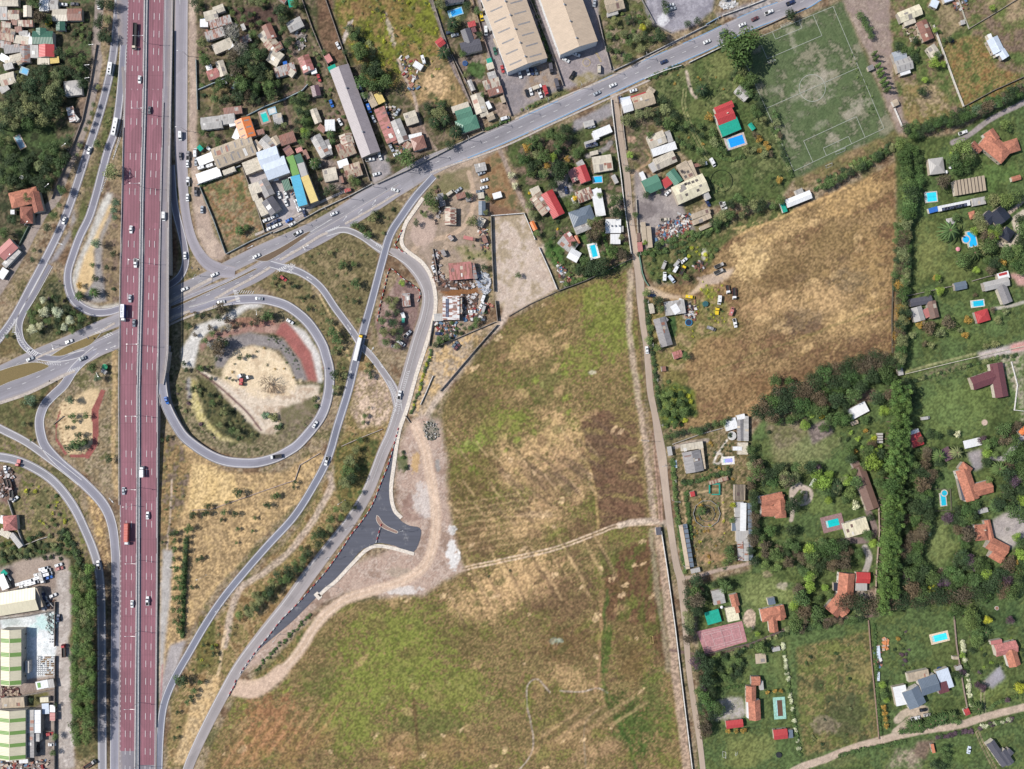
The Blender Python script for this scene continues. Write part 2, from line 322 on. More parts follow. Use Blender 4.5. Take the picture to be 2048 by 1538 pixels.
# bottom-left works yards
region("-300,1110 140,1135 147,1300 140,1538 150,1800 -300,1800",(152,138,128),(168,154,142),(134,120,112),sc=20,zone=4)
region("0,1098 60,1080 110,1082 150,1112 160,1150 40,1118 0,1140",DARK,OLIVE,LAWN2,sc=12)
region("25,1125 110,1105 138,1120 140,1165 100,1180 30,1178",(170,152,138),(154,136,124),warp=3,zone=3)
region("114,1140 146,1140 148,1538 118,1538 112,1300",(176,166,158),(166,154,146),(190,180,172),sc=12,warp=2,zone=3)
region("0,1236 45,1232 110,1222 112,1290 108,1358 44,1362 44,1260 0,1258",(214,216,216),(198,204,204),(226,228,228),sc=12,warp=2,zone=4)
blob(90,1245,26,16,(176,208,204),.8);blob(66,1262,12,16,(190,218,216),.6);blob(20,1244,24,8,(176,184,182),.8);blob(102,1255,10,14,(130,136,132),.7,sc=6)
region("52,1384 90,1376 100,1400 60,1416",OLIVE,(120,116,62));region("0,1366 110,1350 108,1380 0,1400",(150,132,122),(168,152,142),warp=2)
region("142,1120 192,1130 196,1510 150,1520 140,1300",(92,90,56),OLIVE,(124,108,70),sc=12)
region("214,1160 224,1160 222,1538 214,1538",(96,78,66),(120,104,84),warp=1)
# right of the highway: strip of bare earth, neighbourhood
region("338,440 345,430 358,500 352,545 338,540",(110,74,56),BROWN,warp=1)
region("376,-300 398,-300 396,330 410,400 430,470 455,505 440,520 415,515 395,470 384,400 378,300",(178,156,140),(168,148,134),(190,168,150),sc=24,warp=2,zone=3)
region("392,-300 880,-300 960,250 850,325 700,385 660,400 455,505 402,375 394,300",(92,92,62),SOIL,(112,106,76),(80,84,54),sc=20,zone=2)
region("462,18 560,10 560,40 500,60 470,40",(110,86,76),(96,76,68),sc=5,ang=22,st=6,zone=1)
region("604,-300 652,-300 664,20 690,120 668,128 640,80",(118,90,70),(132,104,80),(104,84,62),sc=16,zone=1)
region("655,-300 860,-300 885,60 905,130 880,190 800,175 745,180 712,130 670,30",(128,132,44),(104,106,48),(140,126,66),(150,120,76),sc=15,zone=1,warp=8)
blob(728,15,30,22,(140,108,72),.7);blob(800,30,30,30,(134,116,58),.6);blob(780,60,6,40,(188,172,154),.7,sc=6,ang=15);blob(695,62,6,26,(186,172,164),.9,ang=-20,sc=6)
region("800,120 870,110 905,130 935,210 905,220 860,200 830,210 800,180",(150,128,88),(172,142,104),OLIVE,sc=14);blob(870,165,26,34,(196,164,122),.9,ang=25)
track("795,120 812,160 828,190 838,240 858,280 872,300",6,(178,158,144),.9)
region("404,375 482,336 528,462 458,500",(132,126,88),(154,134,104),(156,116,82),(112,116,72),sc=14,zone=1,warp=3)
region("485,330 530,300 600,330 640,400 600,440 545,465 530,440",(176,168,168),(160,150,148),warp=2,zone=4)
track("556,48 580,95 600,130 612,160 604,178 576,188 570,205 578,240 590,280 605,330 620,380 636,412",6,(134,112,98),.9)
track("590,0 600,50 628,85 646,130 664,180 690,250 714,310 736,362",7,(138,122,100),.8)
track("392,190 398,200 430,195 440,150 420,230",4,(168,146,122),.5);blob(430,190,30,24,(150,130,92),.5)
region("645,235 690,215 700,240 660,252",(150,128,118),SOIL);blob(637,175,10,14,(164,140,126),.9);blob(600,210,18,24,LAWN,.8);blob(615,245,15,30,(80,104,56),.8)
region("640,310 690,330 700,385 650,380",(150,136,128),SOIL);region("736,310 772,310 785,345 745,368",(170,160,158),GREY,zone=4)
region("596,20 618,60 600,100 580,110 582,60",(150,134,126),SOIL)
region("800,250 850,250 868,300 820,320",SOIL,(150,128,116))
region("905,120 960,100 1000,230 960,250",(90,96,60),SOIL,(140,124,112),sc=14,zone=2);blob(955,140,20,18,(78,108,56),.9);blob(1003,220,16,16,(164,142,130),.8);blob(915,20,30,26,(70,88,56),.8)
track("862,0 884,60 900,120 935,190 962,250",8,(140,128,128),.9);track("905,120 940,200 958,240",4,(176,144,100),.7)
# warehouse yards
region("945,-300 955,0 975,110 1022,234 1060,215 1130,180 1230,142 1200,60 1180,-300",(150,140,142),(162,150,148),(140,132,134),sc=26,warp=1,zone=4)
region("1078,110 1110,110 1126,170 1060,200 1040,188",(166,150,138),(150,138,132),(158,134,112),sc=12,warp=4,zone=4)
region("1140,158 1180,142 1200,150 1155,176",(150,136,88),(164,152,130),sc=8);region("1050,212 1130,176 1140,186 1060,224",OLIVE,(104,110,62),(124,118,76))
region("1196,-300 1285,-300 1300,45 1340,70 1240,136 1225,130 1205,60",(100,106,62),(124,118,82),(84,94,56),(148,130,110),sc=14,zone=2)
region("1285,-300 1490,-300 1425,20 1395,48 1345,64 1308,50 1290,20",(152,148,158),(164,160,168),(140,136,146),sc=22,warp=3,zone=4);blob(1325,40,12,14,(220,220,222),.7,sc=5);blob(1455,8,20,10,(206,204,206),.8,sc=5)
region("1425,30 1600,-20 1600,-8 1480,38",(170,160,154),GREY)
# south of the avenue, west part
region("850,345 905,325 1000,290 1035,420 1050,428 980,432 960,480 978,500 960,640 870,690 862,600 840,540 805,500 812,440 835,400",(166,146,130),(150,132,112),(178,156,136),sc=16,warp=3,zone=3)
region("955,330 1000,300 1040,420 1000,425 978,400",(142,108,74),(160,128,92),OLIVE,sc=12);region("975,405 1030,420 1045,428 982,432 975,415",(118,88,70),(136,104,80))
region("880,345 945,335 940,380 870,395 850,385",(128,122,84),(150,132,104))
track("938,345 946,380 944,420 925,455 890,475 850,480 825,500",9,(190,164,140),.9,zone=3);blob(845,455,28,40,(184,160,146),.9,zone=None)if 0 else blob(845,455,28,40,(184,160,146),.9)
region("910,490 960,500 975,440 985,520 930,520",(128,128,78),(168,150,120),sc=8)
blob(920,580,45,14,(146,98,58),.95,sc=10);blob(890,575,20,8,(110,92,84),.8)
region("984,434 1048,428 1080,505 1115,578 1015,632 992,600 986,500",(184,164,148),(196,178,164),(168,150,124),sc=20,warp=1,zone=3)
track("1115,480 1080,500 1050,540 1020,600 1005,640 960,690 900,760 860,820 840,850",14,(194,174,158),.8,8)
track("1000,300 1030,370 1060,430 1085,470",9,(158,138,124),.9);track("1095,470 1080,455 1120,470",8,(170,150,132),.8)
region("1010,295 1060,270 1200,225 1232,230 1250,330 1262,480 1262,510 1120,560 1085,480 1060,420",(86,102,56),(104,108,70),(72,86,50),SOIL,sc=18,zone=2)
region("1148,240 1225,205 1232,228 1150,262",GREY,(156,150,152),zone=4);track("1175,312 1210,298 1222,285",10,(150,142,140),.9);track("1062,275 1082,320 1104,350",8,(136,122,112),.9);blob(1125,375,22,26,(156,148,146),.9)
blob(1110,505,22,26,(80,116,56),.9);blob(1180,470,20,24,(84,118,58),.8);region("1210,390 1240,390 1244,436 1222,436",(180,160,142),(172,150,134),warp=1,zone=4)
region("1120,570 1260,520 1264,534 1120,584",(100,110,66),OLIVE)
# scrapyards
region("768,600 800,555 835,575 845,600 820,690 790,705 758,690 750,640",(150,122,116),(132,106,98),(166,142,132),sc=12,zone=3)
region("840,700 870,690 1000,640 960,690 880,780 840,840 820,830",(186,160,128),(168,150,130),STRAW,sc=14)
# east part south of avenue
region("1240,190 1310,170 1320,240 1330,330 1270,340 1255,290",(96,104,64),SOIL,OLIVE,zone=2);blob(1262,280,12,8,(184,150,128),.9);track("1290,300 1300,320 1262,350",5,(176,146,116),.8)
region("1310,165 1475,75 1520,75 1595,350 1560,400 1420,412 1400,340 1345,290 1320,230",(86,104,58),(102,114,66),(78,92,54),(120,126,80),sc=24,zone=2,warp=3)
blob(1440,130,30,30,(132,136,84),.7);blob(1390,220,40,20,(120,124,74),.5)
track("1372,142 1382,180 1393,195",6,(188,170,154),.9);track("1370,180 1368,215 1385,260 1412,310 1420,320",1.6,(176,168,120),.8,2,1,ruts=3)
region("1268,340 1350,375 1370,420 1390,462 1350,480 1310,500 1284,500 1272,420",(160,150,146),(142,132,130),(150,140,138),sc=18,warp=3,zone=4);blob(1290,420,24,22,(120,110,110),.6)
region("1275,505 1340,490 1430,455 1560,405 1600,395 1580,430 1480,470 1430,520 1400,580 1300,560",(96,108,58),(112,118,66),(84,96,52),(132,122,80),sc=14)
# football pitch
region("1478,92 1685,0 1792,262 1594,358 1572,330",(94,112,72),(108,122,82),(80,98,62),(140,136,112),sc=26,warp=3,zone=5)
for a in((1628,172,42,40,20,.8),(1600,190,30,12,30,.6),(1720,212,34,14,20,.75),(1700,232,24,10,20,.6),(1580,60,14,10,0,.7),(1586,84,7,30,20,.7),(1668,280,12,24,20,.7),(1640,250,20,8,30,.5),(1550,180,16,12,0,.5),(1646,150,30,14,20,.5),(1600,230,14,10,0,.4),(1665,120,12,8,0,.3),(1612,50,30,8,24,.4)):
 blob(a[0],a[1],a[2],a[3],(172,162,146),a[5]*.75,a[4],sc=7,thr=1.1,grain=.9)
region("1684,0 1780,-60 1782,40 1800,80 1780,110 1795,190 1825,255 1798,268 1770,200 1735,110",(158,138,130),(146,128,116),(168,150,138),sc=14,zone=3);region("1590,355 1790,262 1800,278 1600,378",(148,124,90),(124,116,70),OLIVE)
# top right estates
region("1790,-300 2350,-300 2350,240 2048,180 1900,255 1830,285 1795,190 1780,60",(96,112,62),(112,118,72),(130,116,84),SOIL,sc=22,zone=2,warp=4)
region("1885,85 1960,70 1990,130 2040,150 2048,180 1925,215 1915,170",(150,116,72),(112,116,60),(160,128,84),(100,112,58),sc=16,zone=1);region("1805,160 1870,170 1895,190 1905,230 1840,255 1805,240",(148,126,86),(120,116,68),(160,140,110),sc=14)
region("1970,0 2048,-30 2048,60 1990,40",(160,138,110),(104,116,62));region("1865,0 1900,10 1930,50 1890,80",(152,134,104),OLIVE);blob(1850,60,20,20,(170,152,128),.7,sc=6)
# right estates (lawns)
region("1790,275 1905,270 2048,185 2350,150 2350,1850 1400,1850 1395,1170 1500,1140 1500,880 1550,790 1800,700",LAWN,LAWN2,(108,120,68),(84,100,56),sc=34,zone=2,warp=4)
for a in((1860,500,40,70,(134,136,80),.7),(1900,540,50,30,(124,130,74),.6),(1990,350,60,40,(98,126,66),.6),(1930,650,60,40,(110,128,70),.5),(1900,820,80,70,(118,136,78),.75),(1960,800,50,50,(112,128,70),.5),(1600,890,80,40,(138,140,96),.75),(1580,950,40,20,(116,128,66),.4),(1650,1010,44,34,(122,138,78),.7),
(1530,1185,60,50,(138,146,90),.75),(1880,1090,40,50,(128,138,84),.7),(1900,1300,60,30,(100,110,62),.6),(1990,1230,60,40,(70,96,58),.6),(1500,1500,60,40,(130,134,78),.7),(1560,1330,30,60,(118,124,72),.5),(1990,1390,50,30,(122,130,68),.6),(1660,1520,60,16,(124,122,78),.5),(1925,1510,30,20,(100,118,60),.6),(1480,1520,50,20,(124,128,74),.6),(1570,890,30,60,(140,130,96),.5)):
 blob(*a,sc=24,thr=.9)
region("1592,1295 1740,1262 1756,1478 1612,1512 1600,1450",(120,124,64),(104,112,60),(146,128,82),(90,96,58),sc=20,zone=1,warp=2);blob(1690,1430,50,50,(84,92,60),.7);blob(1650,1450,30,20,(140,124,104),.7,sc=8);blob(1720,1340,26,30,(150,136,84),.6)
region("1540,790 1600,780 1620,870 1560,900 1530,860",(140,128,104),(120,118,80),sc=12);region("1615,855 1650,840 1668,865 1625,890",(150,134,128),(132,118,110),sc=5,ang=24,st=6,warp=1,zone=1)
region("1680,790 1750,775 1755,800 1700,805",(134,112,96),SOIL);region("1990,720 2048,700 2048,860 2035,800 2010,740",(168,158,138),LAWN,sc=6)
# fields
big="1262,538 1180,562 1110,588 1020,640 962,705 905,775 882,830 888,900 892,1000 908,1080 922,1140 872,1172 790,1195 700,1206 650,1245 600,1312 560,1372 522,1396 474,1392 430,1480 400,1560 380,1800 1420,1800 1345,1350 1322,1060 1294,850 1280,650"
region(big,(132,116,72),(160,130,90),(110,106,58),(144,112,80),(124,122,60),sc=28,zone=1,warp=4,ang=-35,st=1.6,grain=1.1)
G1=(130,138,58);G2=(108,112,58);ST=(206,168,120);BR=(120,90,68)
for a in((1210,640,50,90,G1,.85,10),(1160,720,60,40,G1,.7,30),(1080,770,60,50,G2,.6,35),(1000,850,60,34,G1,.75,25),(940,890,40,20,(132,150,58),.7,25),(940,800,40,50,(110,96,60),.6,40),(980,700,50,40,(108,100,58),.6,40),(1060,660,60,40,(120,108,62),.5,35),(1060,700,50,30,ST,.5,0),(1120,620,60,20,(138,118,64),.6,35),
(1110,880,60,70,ST,.7,-20),(1030,930,60,50,ST,.6,20),(1120,960,70,70,(176,140,104),.6,30),(1060,1040,90,40,ST,.6,10),(950,960,50,60,(120,104,60),.6,0),(950,1080,50,40,BR,.45,0),(1170,1060,40,30,BR,.6,20),(1240,1120,40,50,G2,.7,-70),(1040,1160,110,50,ST,.75,20),(960,1210,70,40,ST,.6,20),(1120,1200,80,60,BR,.6,0),(1140,1290,70,50,(122,92,62),.6,0),
(900,1280,80,50,(104,96,52),.5,0),(780,1260,110,56,G1,.8,15),(800,1340,130,76,G1,.8,30),(720,1380,90,70,G1,.75,30),(900,1390,90,70,G1,.7,0),(700,1460,90,50,G1,.7,0),(850,1460,80,40,G2,.6,0),(860,1440,70,30,G2,.5,0),(640,1360,50,40,G2,.6,20),(540,1450,70,60,(172,118,82),.7,50),(500,1500,80,40,(166,124,80),.6,40),(600,1500,80,30,(160,122,80),.6,30),(800,1500,60,40,(170,130,90),.5,0),(900,1500,80,30,(166,130,86),.5,0),
(1150,1360,70,26,ST,.5,-30),(1080,1370,20,30,(178,146,96),.5,0),(1250,1250,30,110,(118,96,60),.6,4),(1260,1450,40,70,(78,104,44),.85,20),(1215,1290,8,60,(88,110,46),.8,-6),(1310,1420,30,90,(92,112,50),.7,4),(1130,1470,80,40,(166,132,92),.5,20),(1200,1500,60,20,(176,140,104),.6,20),(1060,1400,12,30,(110,124,40),.6,0),(1270,1330,30,50,(124,100,60),.6,0),(1240,980,40,90,(140,108,74),.5,0)):
 blob(a[0],a[1],a[2],a[3],a[4],a[5],a[6],sc=20,thr=.8,grain=.9)
region("1160,828 1266,808 1290,1000 1292,1045 1196,1062 1192,980 1172,900",(124,92,70),(134,106,76),(112,84,66),(142,122,76),sc=14,warp=2,ang=-12,st=3,zone=1)
region("1208,1120 1310,1065 1330,1200 1340,1340 1280,1250 1212,1240",(118,96,58),(124,88,66),(106,108,52),sc=16,ang=80,st=3,warp=4)
track("1158,828 1170,900 1190,980 1196,1060",5,(176,146,96),.7)
track("915,1140 1000,1122 1100,1100 1190,1068 1240,1050 1310,1046",3.4,(204,178,150),.9,2,1,ruts=3);track("1240,1050 1290,1042 1335,1046",12,(196,176,156),.9,6)
track("1100,1385 1075,1358 1056,1370 1054,1410 1062,1450 1066,1500 1040,1538 1015,1550",3,(176,160,146),.8,2,2);track("1120,1382 1160,1384 1195,1376 1215,1386",3,(180,164,150),.8,2,1);track("1172,1538 1168,1470 1174,1440 1195,1420",3,(150,138,120),.5,2,1)
track("1215,1180 1206,1260 1205,1330 1212,1390 1235,1440 1262,1500 1275,1560",6,(76,104,44),.7,6,6);track("1204,1180 1200,1270 1198,1340 1192,1380",6,(178,136,100),.5,5,4)
track("1092,1380 1090,1440 1082,1500 1100,1520",3,(80,80,50),.5,3,2);track("828,1400 832,1450 838,1510",6,(112,78,58),.6,4,2);blob(1112,1282,14,8,(150,160,140),.8,sc=4)
blob(1185,745,10,5,(186,176,150),.8);blob(1070,1030,50,8,(176,150,120),.4)
for k in range(60):
 x=rnd.uniform(920,1180);y=rnd.uniform(620,1120);blob(x,y,rnd.uniform(8,22),rnd.uniform(5,12),rnd.choice([ST,BR,G2,(150,120,84)]),.4,rnd.uniform(0,60),sc=9)
for k in range(90):
 x=rnd.uniform(440,1320);y=rnd.uniform(1200,1538);blob(x,y,rnd.uniform(8,26),rnd.uniform(5,14),rnd.choice([ST,BR,G2,G1,(150,120,84),(96,92,52)]),.35,rnd.uniform(0,60),sc=9)
for k in range(420):
 x,y=rnd.uniform(430,1320),rnd.uniform(600,1538)
 if not inpoly(np.array(x),np.array(y),pts(big)):continue
 gz=(y>1220 and x<1000 and y<1460)or(x>1130 and y<800)or abs((y-900)+(x-960)*.75)<60
 blob(x,y,rnd.uniform(3,12),rnd.uniform(3,7),rnd.choice([(140,154,58),(118,134,50),(98,106,50),(150,150,84)]if gz else[(214,182,140),(112,88,66),(150,116,84),(128,110,70),(222,188,142),(106,104,58)]),.6,rnd.uniform(20,60),sc=5,grain=.9)
for k in range(260):
 x,y=rnd.uniform(1320,1790),rnd.uniform(340,850)
 if inpoly(np.array(x),np.array(y),pts("1620,410 1790,330 1794,700 1650,745 1420,850 1340,850 1330,680 1480,470")):blob(x,y,rnd.uniform(4,14),rnd.uniform(2,5),rnd.choice([(216,180,124),(110,88,66),(150,116,78),(190,152,100),(116,110,62)]),.5,rnd.uniform(5,35),sc=5,grain=.9)
for k in range(26):
 x=900+k*13;y=1190+30*math.sin(k*1.3)-k*3;L=26+18*rnd.random()
 track([(x-L*.55,y-L),(x,y),(x+L*.5,y+L)],6,(112,88,68)if k%2 else(204,170,122),.4,5,3)
for k in range(24):
 x=1010+k*9+rnd.uniform(-6,6);y=1000-k*5+rnd.uniform(-40,50);track([(x-22,y-16),(x,y),(x+24,y+20)],8,(114,92,76),.4,6,4)
for k in range(12):
 x=1110+k*14;y=1440+9*(k%4)-k*4;track([(x-40,y+26),(x+30,y-18)],7,(190,156,114)if k%2 else(94,92,52),.45,4,3)
for k in range(14):
 x=455+k*15;y=1500-k*4;track([(x-26,y+40),(x+34,y-46)],6,(190,140,100)if k%2 else(120,100,60),.4,5,3)
for k in range(44):
 x=905+(k%22)*14+rnd.uniform(-3,3);y=(860 if k<22 else 960)+60*rnd.random();track([(x-10,y-14),(x,y),(x+12,y+14)],4,(110,88,68)if k%2 else(210,176,132),.36,4,2)
for k in range(16):track([(x0,y0)for x0,y0 in((880+k*3,1010+k*7),(960,1000+k*7),(1060,985+k*7))],3,(120,100,66)if k%2 else(196,164,120),.35,3,3)
# strip beside the lane
track("1262,545 1258,640 1262,700 1275,780 1290,880 1300,960 1308,1040",12,(186,164,144),.75,8,3);track("1282,580 1290,700 1305,820 1314,940 1322,1040",8,(184,150,130),.85,4,1)
track("1316,1060 1325,1130 1338,1230 1350,1330 1362,1430 1376,1545",17,(180,154,134),.8,7,3);track("1302,1060 1310,1150 1325,1250 1338,1340",10,(160,146,120),.7,8,5);track("1272,560 1276,640 1284,720 1296,800 1308,880 1316,960 1322,1040",3,(118,92,72),.8,2,1)
for k in range(34):y=800+k*8;x=1288+(y-800)*.09;track([(x-8,y+3),(x+8,y-1)],3,(160,134,118),.5,2,1)
track("1326,1050 1336,1130 1348,1230 1360,1330 1372,1430 1388,1560",5,(74,76,56),.9,3,1.5);region("1286,560 1296,640 1292,720 1304,740 1310,860 1300,860 1290,760 1282,680",(146,120,84),OLIVE,warp=1)
# right-hand field
region("1620,405 1700,372 1790,322 1796,700 1750,716 1650,745 1560,800 1505,835 1420,852 1350,862 1330,800 1320,720 1305,640 1290,575 1350,570 1420,530 1445,490 1480,465 1560,440",(152,124,84),(172,140,98),(132,110,70),(138,106,76),sc=26,zone=1,warp=4,ang=20,st=1.8,grain=1.1)
for a in((1500,510,40,60,(210,178,124),.8,0),(1560,460,60,26,(204,170,116),.7,20),(1700,400,70,30,(196,160,104),.7,25),(1600,540,80,50,(136,112,72),.6,20),(1660,480,60,40,(140,116,74),.6,20),(1540,610,60,30,(196,160,112),.6,20),(1640,600,70,40,(204,168,118),.6,10),(1600,640,60,30,(104,92,80),.45,10),(1700,640,60,30,(200,166,112),.6,20),(1740,540,40,90,(174,142,90),.5,0),
(1720,700,80,30,(122,92,68),.8,18),(1620,735,90,22,(126,98,70),.7,18),(1480,780,80,30,(140,108,72),.6,15),(1420,700,70,40,(168,136,90),.6,15),(1380,640,30,60,(130,124,66),.6,0),(1450,650,40,30,(120,118,60),.5,0),(1420,600,16,40,(126,136,48),.8,0),(1700,750,60,12,(186,136,92),.7,18),(1550,790,60,10,(190,142,98),.6,22),(1350,760,30,40,(116,118,56),.6,0),(1700,560,50,26,(104,98,84),.4,0)):
 blob(a[0],a[1],a[2],a[3],a[4],a[5],a[6],sc=18,thr=.8,grain=.9)
for k in range(70):
 x=rnd.uniform(1480,1780);y=rnd.uniform(400,720);blob(x,y,rnd.uniform(6,18),rnd.uniform(4,9),rnd.choice([(210,176,124),(124,100,76),(150,122,76)]),.45,rnd.uniform(0,40),sc=8)
track("1430,740 1520,705 1620,670 1700,640 1780,612",4,(122,118,66),.4,5,3);track("1440,752 1540,715 1640,675",3,(120,96,70),.5,4,3);track("1480,470 1560,435 1650,395 1700,370",5,(206,168,112),.7,5,4);track("1470,480 1560,448 1650,410",3,(130,106,74),.45,4,3)
region("1330,855 1400,830 1385,780 1350,760 1318,780 1322,860",(78,98,50),(96,112,56),(124,130,50),sc=10)
region("1300,572 1340,590 1372,596 1395,570 1430,545 1470,535 1455,558 1420,568 1385,590 1350,600 1310,594 1285,580",(196,172,148),(204,178,146),(186,162,140),sc=14,warp=3,zone=3)
region("1340,550 1400,540 1395,570 1352,574",(90,92,56),BROWN,sc=8);blob(1408,508,7,12,(206,198,190),.9,sc=5);blob(1425,560,30,12,(176,156,140),.7)
region("1296,600 1330,620 1370,620 1400,600 1450,600 1470,660 1400,680 1360,740 1310,740 1300,650",(140,124,76),(118,118,62),(164,140,100),sc=12);blob(1346,655,10,26,(70,104,56),.95,sc=30);blob(1375,620,14,20,(168,160,150),.6,sc=5)
# growers' plot
region("1345,885 1400,865 1500,870 1505,1130 1385,1145 1360,1050",(134,118,82),(110,106,66),(160,136,106),(90,92,58),sc=12,zone=2,warp=2)
track("1362,985 1370,1020 1372,1060",4,(186,158,122),.8);track("1362,985 1400,985 1440,980 1446,1030 1440,1060",4,(190,164,126),.8,3,1);track("1350,895 1380,885 1415,880",8,(170,156,148),.8);blob(1430,1060,34,22,(164,134,104),.6);blob(1420,1115,30,12,(176,140,106),.6)
track("1430,905 1445,910 1440,925 1428,925 1440,900 1455,880",4,(206,196,184),.9,2,1)
# inside the loop ramp and the interchange islands
region("345,640 400,625 500,590 580,605 640,650 665,730 650,820 600,880 540,915 470,915 400,885 350,830 335,760",(140,124,96),(112,108,74),(158,140,112),(96,98,62),sc=18)
region("362,700 395,650 440,635 500,600 530,612 495,618 450,650 420,662 400,680 388,735 365,735",(200,196,190),(184,180,176),(210,206,200),sc=4,warp=1,zone=3)
region("566,640 610,662 640,710 646,765 635,765 620,705 590,665 575,650",(206,200,194),(190,184,180),sc=4,warp=.6,zone=3)
region("572,642 585,655 622,705 636,764 614,760 600,720 566,675 548,668 558,648",(176,106,98),(164,100,94),sc=14,warp=.4,zone=4)
region("560,648 550,668 500,665 440,678 412,690 404,705 398,690 425,665 480,655 530,640",(168,128,116),(150,116,104),(182,146,132),sc=14,warp=.4,zone=4);blob(500,645,50,10,(176,118,102),.6)
region("440,678 500,665 566,678 600,722 616,762 590,758 580,730 560,700 505,690 470,700 448,735 430,735 432,700",(136,128,128),(148,140,138),sc=6,warp=1,zone=3)
region("470,702 505,690 550,702 580,735 592,765 588,800 560,840 520,830 470,790 440,770 448,735",(212,190,156),(220,200,168),(202,178,146),sc=20,warp=2,zone=3)
region("410,745 470,775 560,775 640,768 640,800 610,840 570,850 540,870 500,860",(198,180,160),(208,192,172),(182,160,138),sc=14,warp=4,zone=3);blob(540,770,60,26,(214,192,160),.8)
track("395,740 440,775 490,820 522,860",4,(116,84,84),.9,2,1);track("404,742 450,774 500,818 526,850",5,(204,190,174),.8,2,1)
region("372,755 392,760 396,800 420,840 480,885 440,880 395,840 380,810",(184,170,110),(190,176,128),sc=8,warp=2);region("394,750 420,765 520,868 500,890 440,870 405,830 396,790",(98,98,60),(116,110,74),DARK,sc=10);region("372,755 380,755 384,800 376,800",(150,148,150),(140,136,140),warp=.5)
blob(555,780,22,12,(170,138,104),.5,sc=6);region("560,820 630,790 640,830 600,870 550,890 560,850",(140,124,104),(120,114,80),sc=10)
region("508,540 640,460 700,470 760,500 740,600 720,660 690,620 640,560 600,530 560,520",(118,108,72),(134,120,84),(104,100,64),(146,128,94),sc=16)
region("495,560 560,545 640,600 690,660 700,700 690,770 665,790 668,730 640,660 590,610 540,585",(126,112,76),(144,126,90),(108,104,64),sc=14)
region("690,475 730,440 790,400 800,420 775,480 760,485",(124,112,78),(142,126,92),OLIVE,sc=12)
track("640,590 665,640 690,690 700,720",4,(204,176,128),.7,3,2)
region("718,700 740,720 790,760 800,800 785,860 750,960 700,1040 650,1100 600,1160 560,1220 500,1300 440,1390 400,1470 360,1538 330,1538 345,1400 380,1320 430,1240 500,1160 600,1050 660,950 690,860",(156,132,88),(118,112,62),(176,148,106),(140,112,72),sc=18)
region("718,740 760,740 790,800 770,850 720,860 700,820",(186,160,140),(150,132,96),(198,172,150),sc=12);track("672,935 668,960 650,1000 620,1050 590,1090 560,1120 520,1150 480,1180 460,1230 450,1290",13,(186,166,150),.8,7,3);track("660,950 680,980",16,(186,166,150),.7,8)
region("668,900 700,870 760,880 750,950 720,1020 690,1040 670,980",(112,112,60),(142,122,72),(90,98,54),sc=12);track("450,1260 440,1330 425,1390",6,(204,178,140),.7);region("395,1370 440,1350 430,1400 370,1530 345,1530",STRAW,(186,160,120),warp=3);region("395,1230 430,1240 430,1330 390,1350",(128,112,64),(112,114,60))
region("330,880 370,890 460,945 560,945 640,900 655,920 620,980 560,1040 480,1120 400,1220 350,1320 325,1400 318,1400 316,900",(188,158,110),(176,148,108),(156,130,92),(196,164,116),sc=18)
region("318,860 360,890 384,930 370,1010 350,1060 340,1140 318,1180",(142,116,80),(170,140,96),(122,112,68),SOIL,sc=12);track("344,960 338,1050 332,1140",4,(190,170,156),.6);region("384,925 465,950 480,1000 430,1010 375,1025",(206,176,124),(196,166,112),sc=16);track("372,1020 380,960 386,930",6,STRAW,.5)
region("326,1100 345,1100 340,1200 330,1280 322,1400 318,1400 320,1200",(184,178,172),(168,162,158),warp=1,zone=3);region("340,1290 372,1280 345,1360 322,1420 318,1380",(170,162,160),(160,152,152),warp=1,zone=3);track("325,1330 322,1380 319,1440",3,(180,110,110),.6,2,2)
# construction ground
region("812,850 840,830 884,840 892,900 896,1000 910,1080 925,1140 880,1168 850,1190 770,1195 700,1180 640,1210 560,1290 520,1330 480,1350 500,1310 560,1240 640,1180 700,1130 780,1100 800,1030 790,960 796,900",(184,160,144),(170,142,126),(192,172,158),(158,132,116),sc=20,zone=3,warp=5,soft=2)
region("600,1262 640,1230 690,1196 660,1230 600,1300 560,1345 510,1372 494,1370 540,1330",(118,112,60),(156,128,84),(96,106,54),sc=8,warp=2)
for a in((850,1000,26,40,(200,190,184),.7),(905,1110,14,30,(214,212,210),.8),(905,1060,10,10,(210,208,206),.7),(800,1180,50,10,(204,196,190),.8),(815,1010,14,26,(150,118,106),.7),(820,1035,26,8,(150,118,106),.5),(862,860,16,22,(140,136,124),.8),(805,925,12,22,(88,104,50),.8),(830,925,10,24,(196,160,104),.8),(875,930,7,14,(150,146,142),.8),(800,1145,30,14,(170,154,134),.6)):
 blob(*a,sc=8)
track("830,850 850,900 862,960 872,1030 866,1090 850,1130 810,1160 750,1180 690,1200 640,1240 600,1300 560,1345 510,1370 468,1368",20,(204,176,152),.9,7,2,zone=3);track("830,850 850,900 862,960 872,1030 866,1090 850,1130 810,1160 750,1180 690,1200 640,1240 600,1300 560,1345",2.6,(206,182,162),.7,2,1,ruts=5)
track("560,1342 530,1372 500,1384 470,1380",26,(200,172,150),.95,8,2,zone=3)
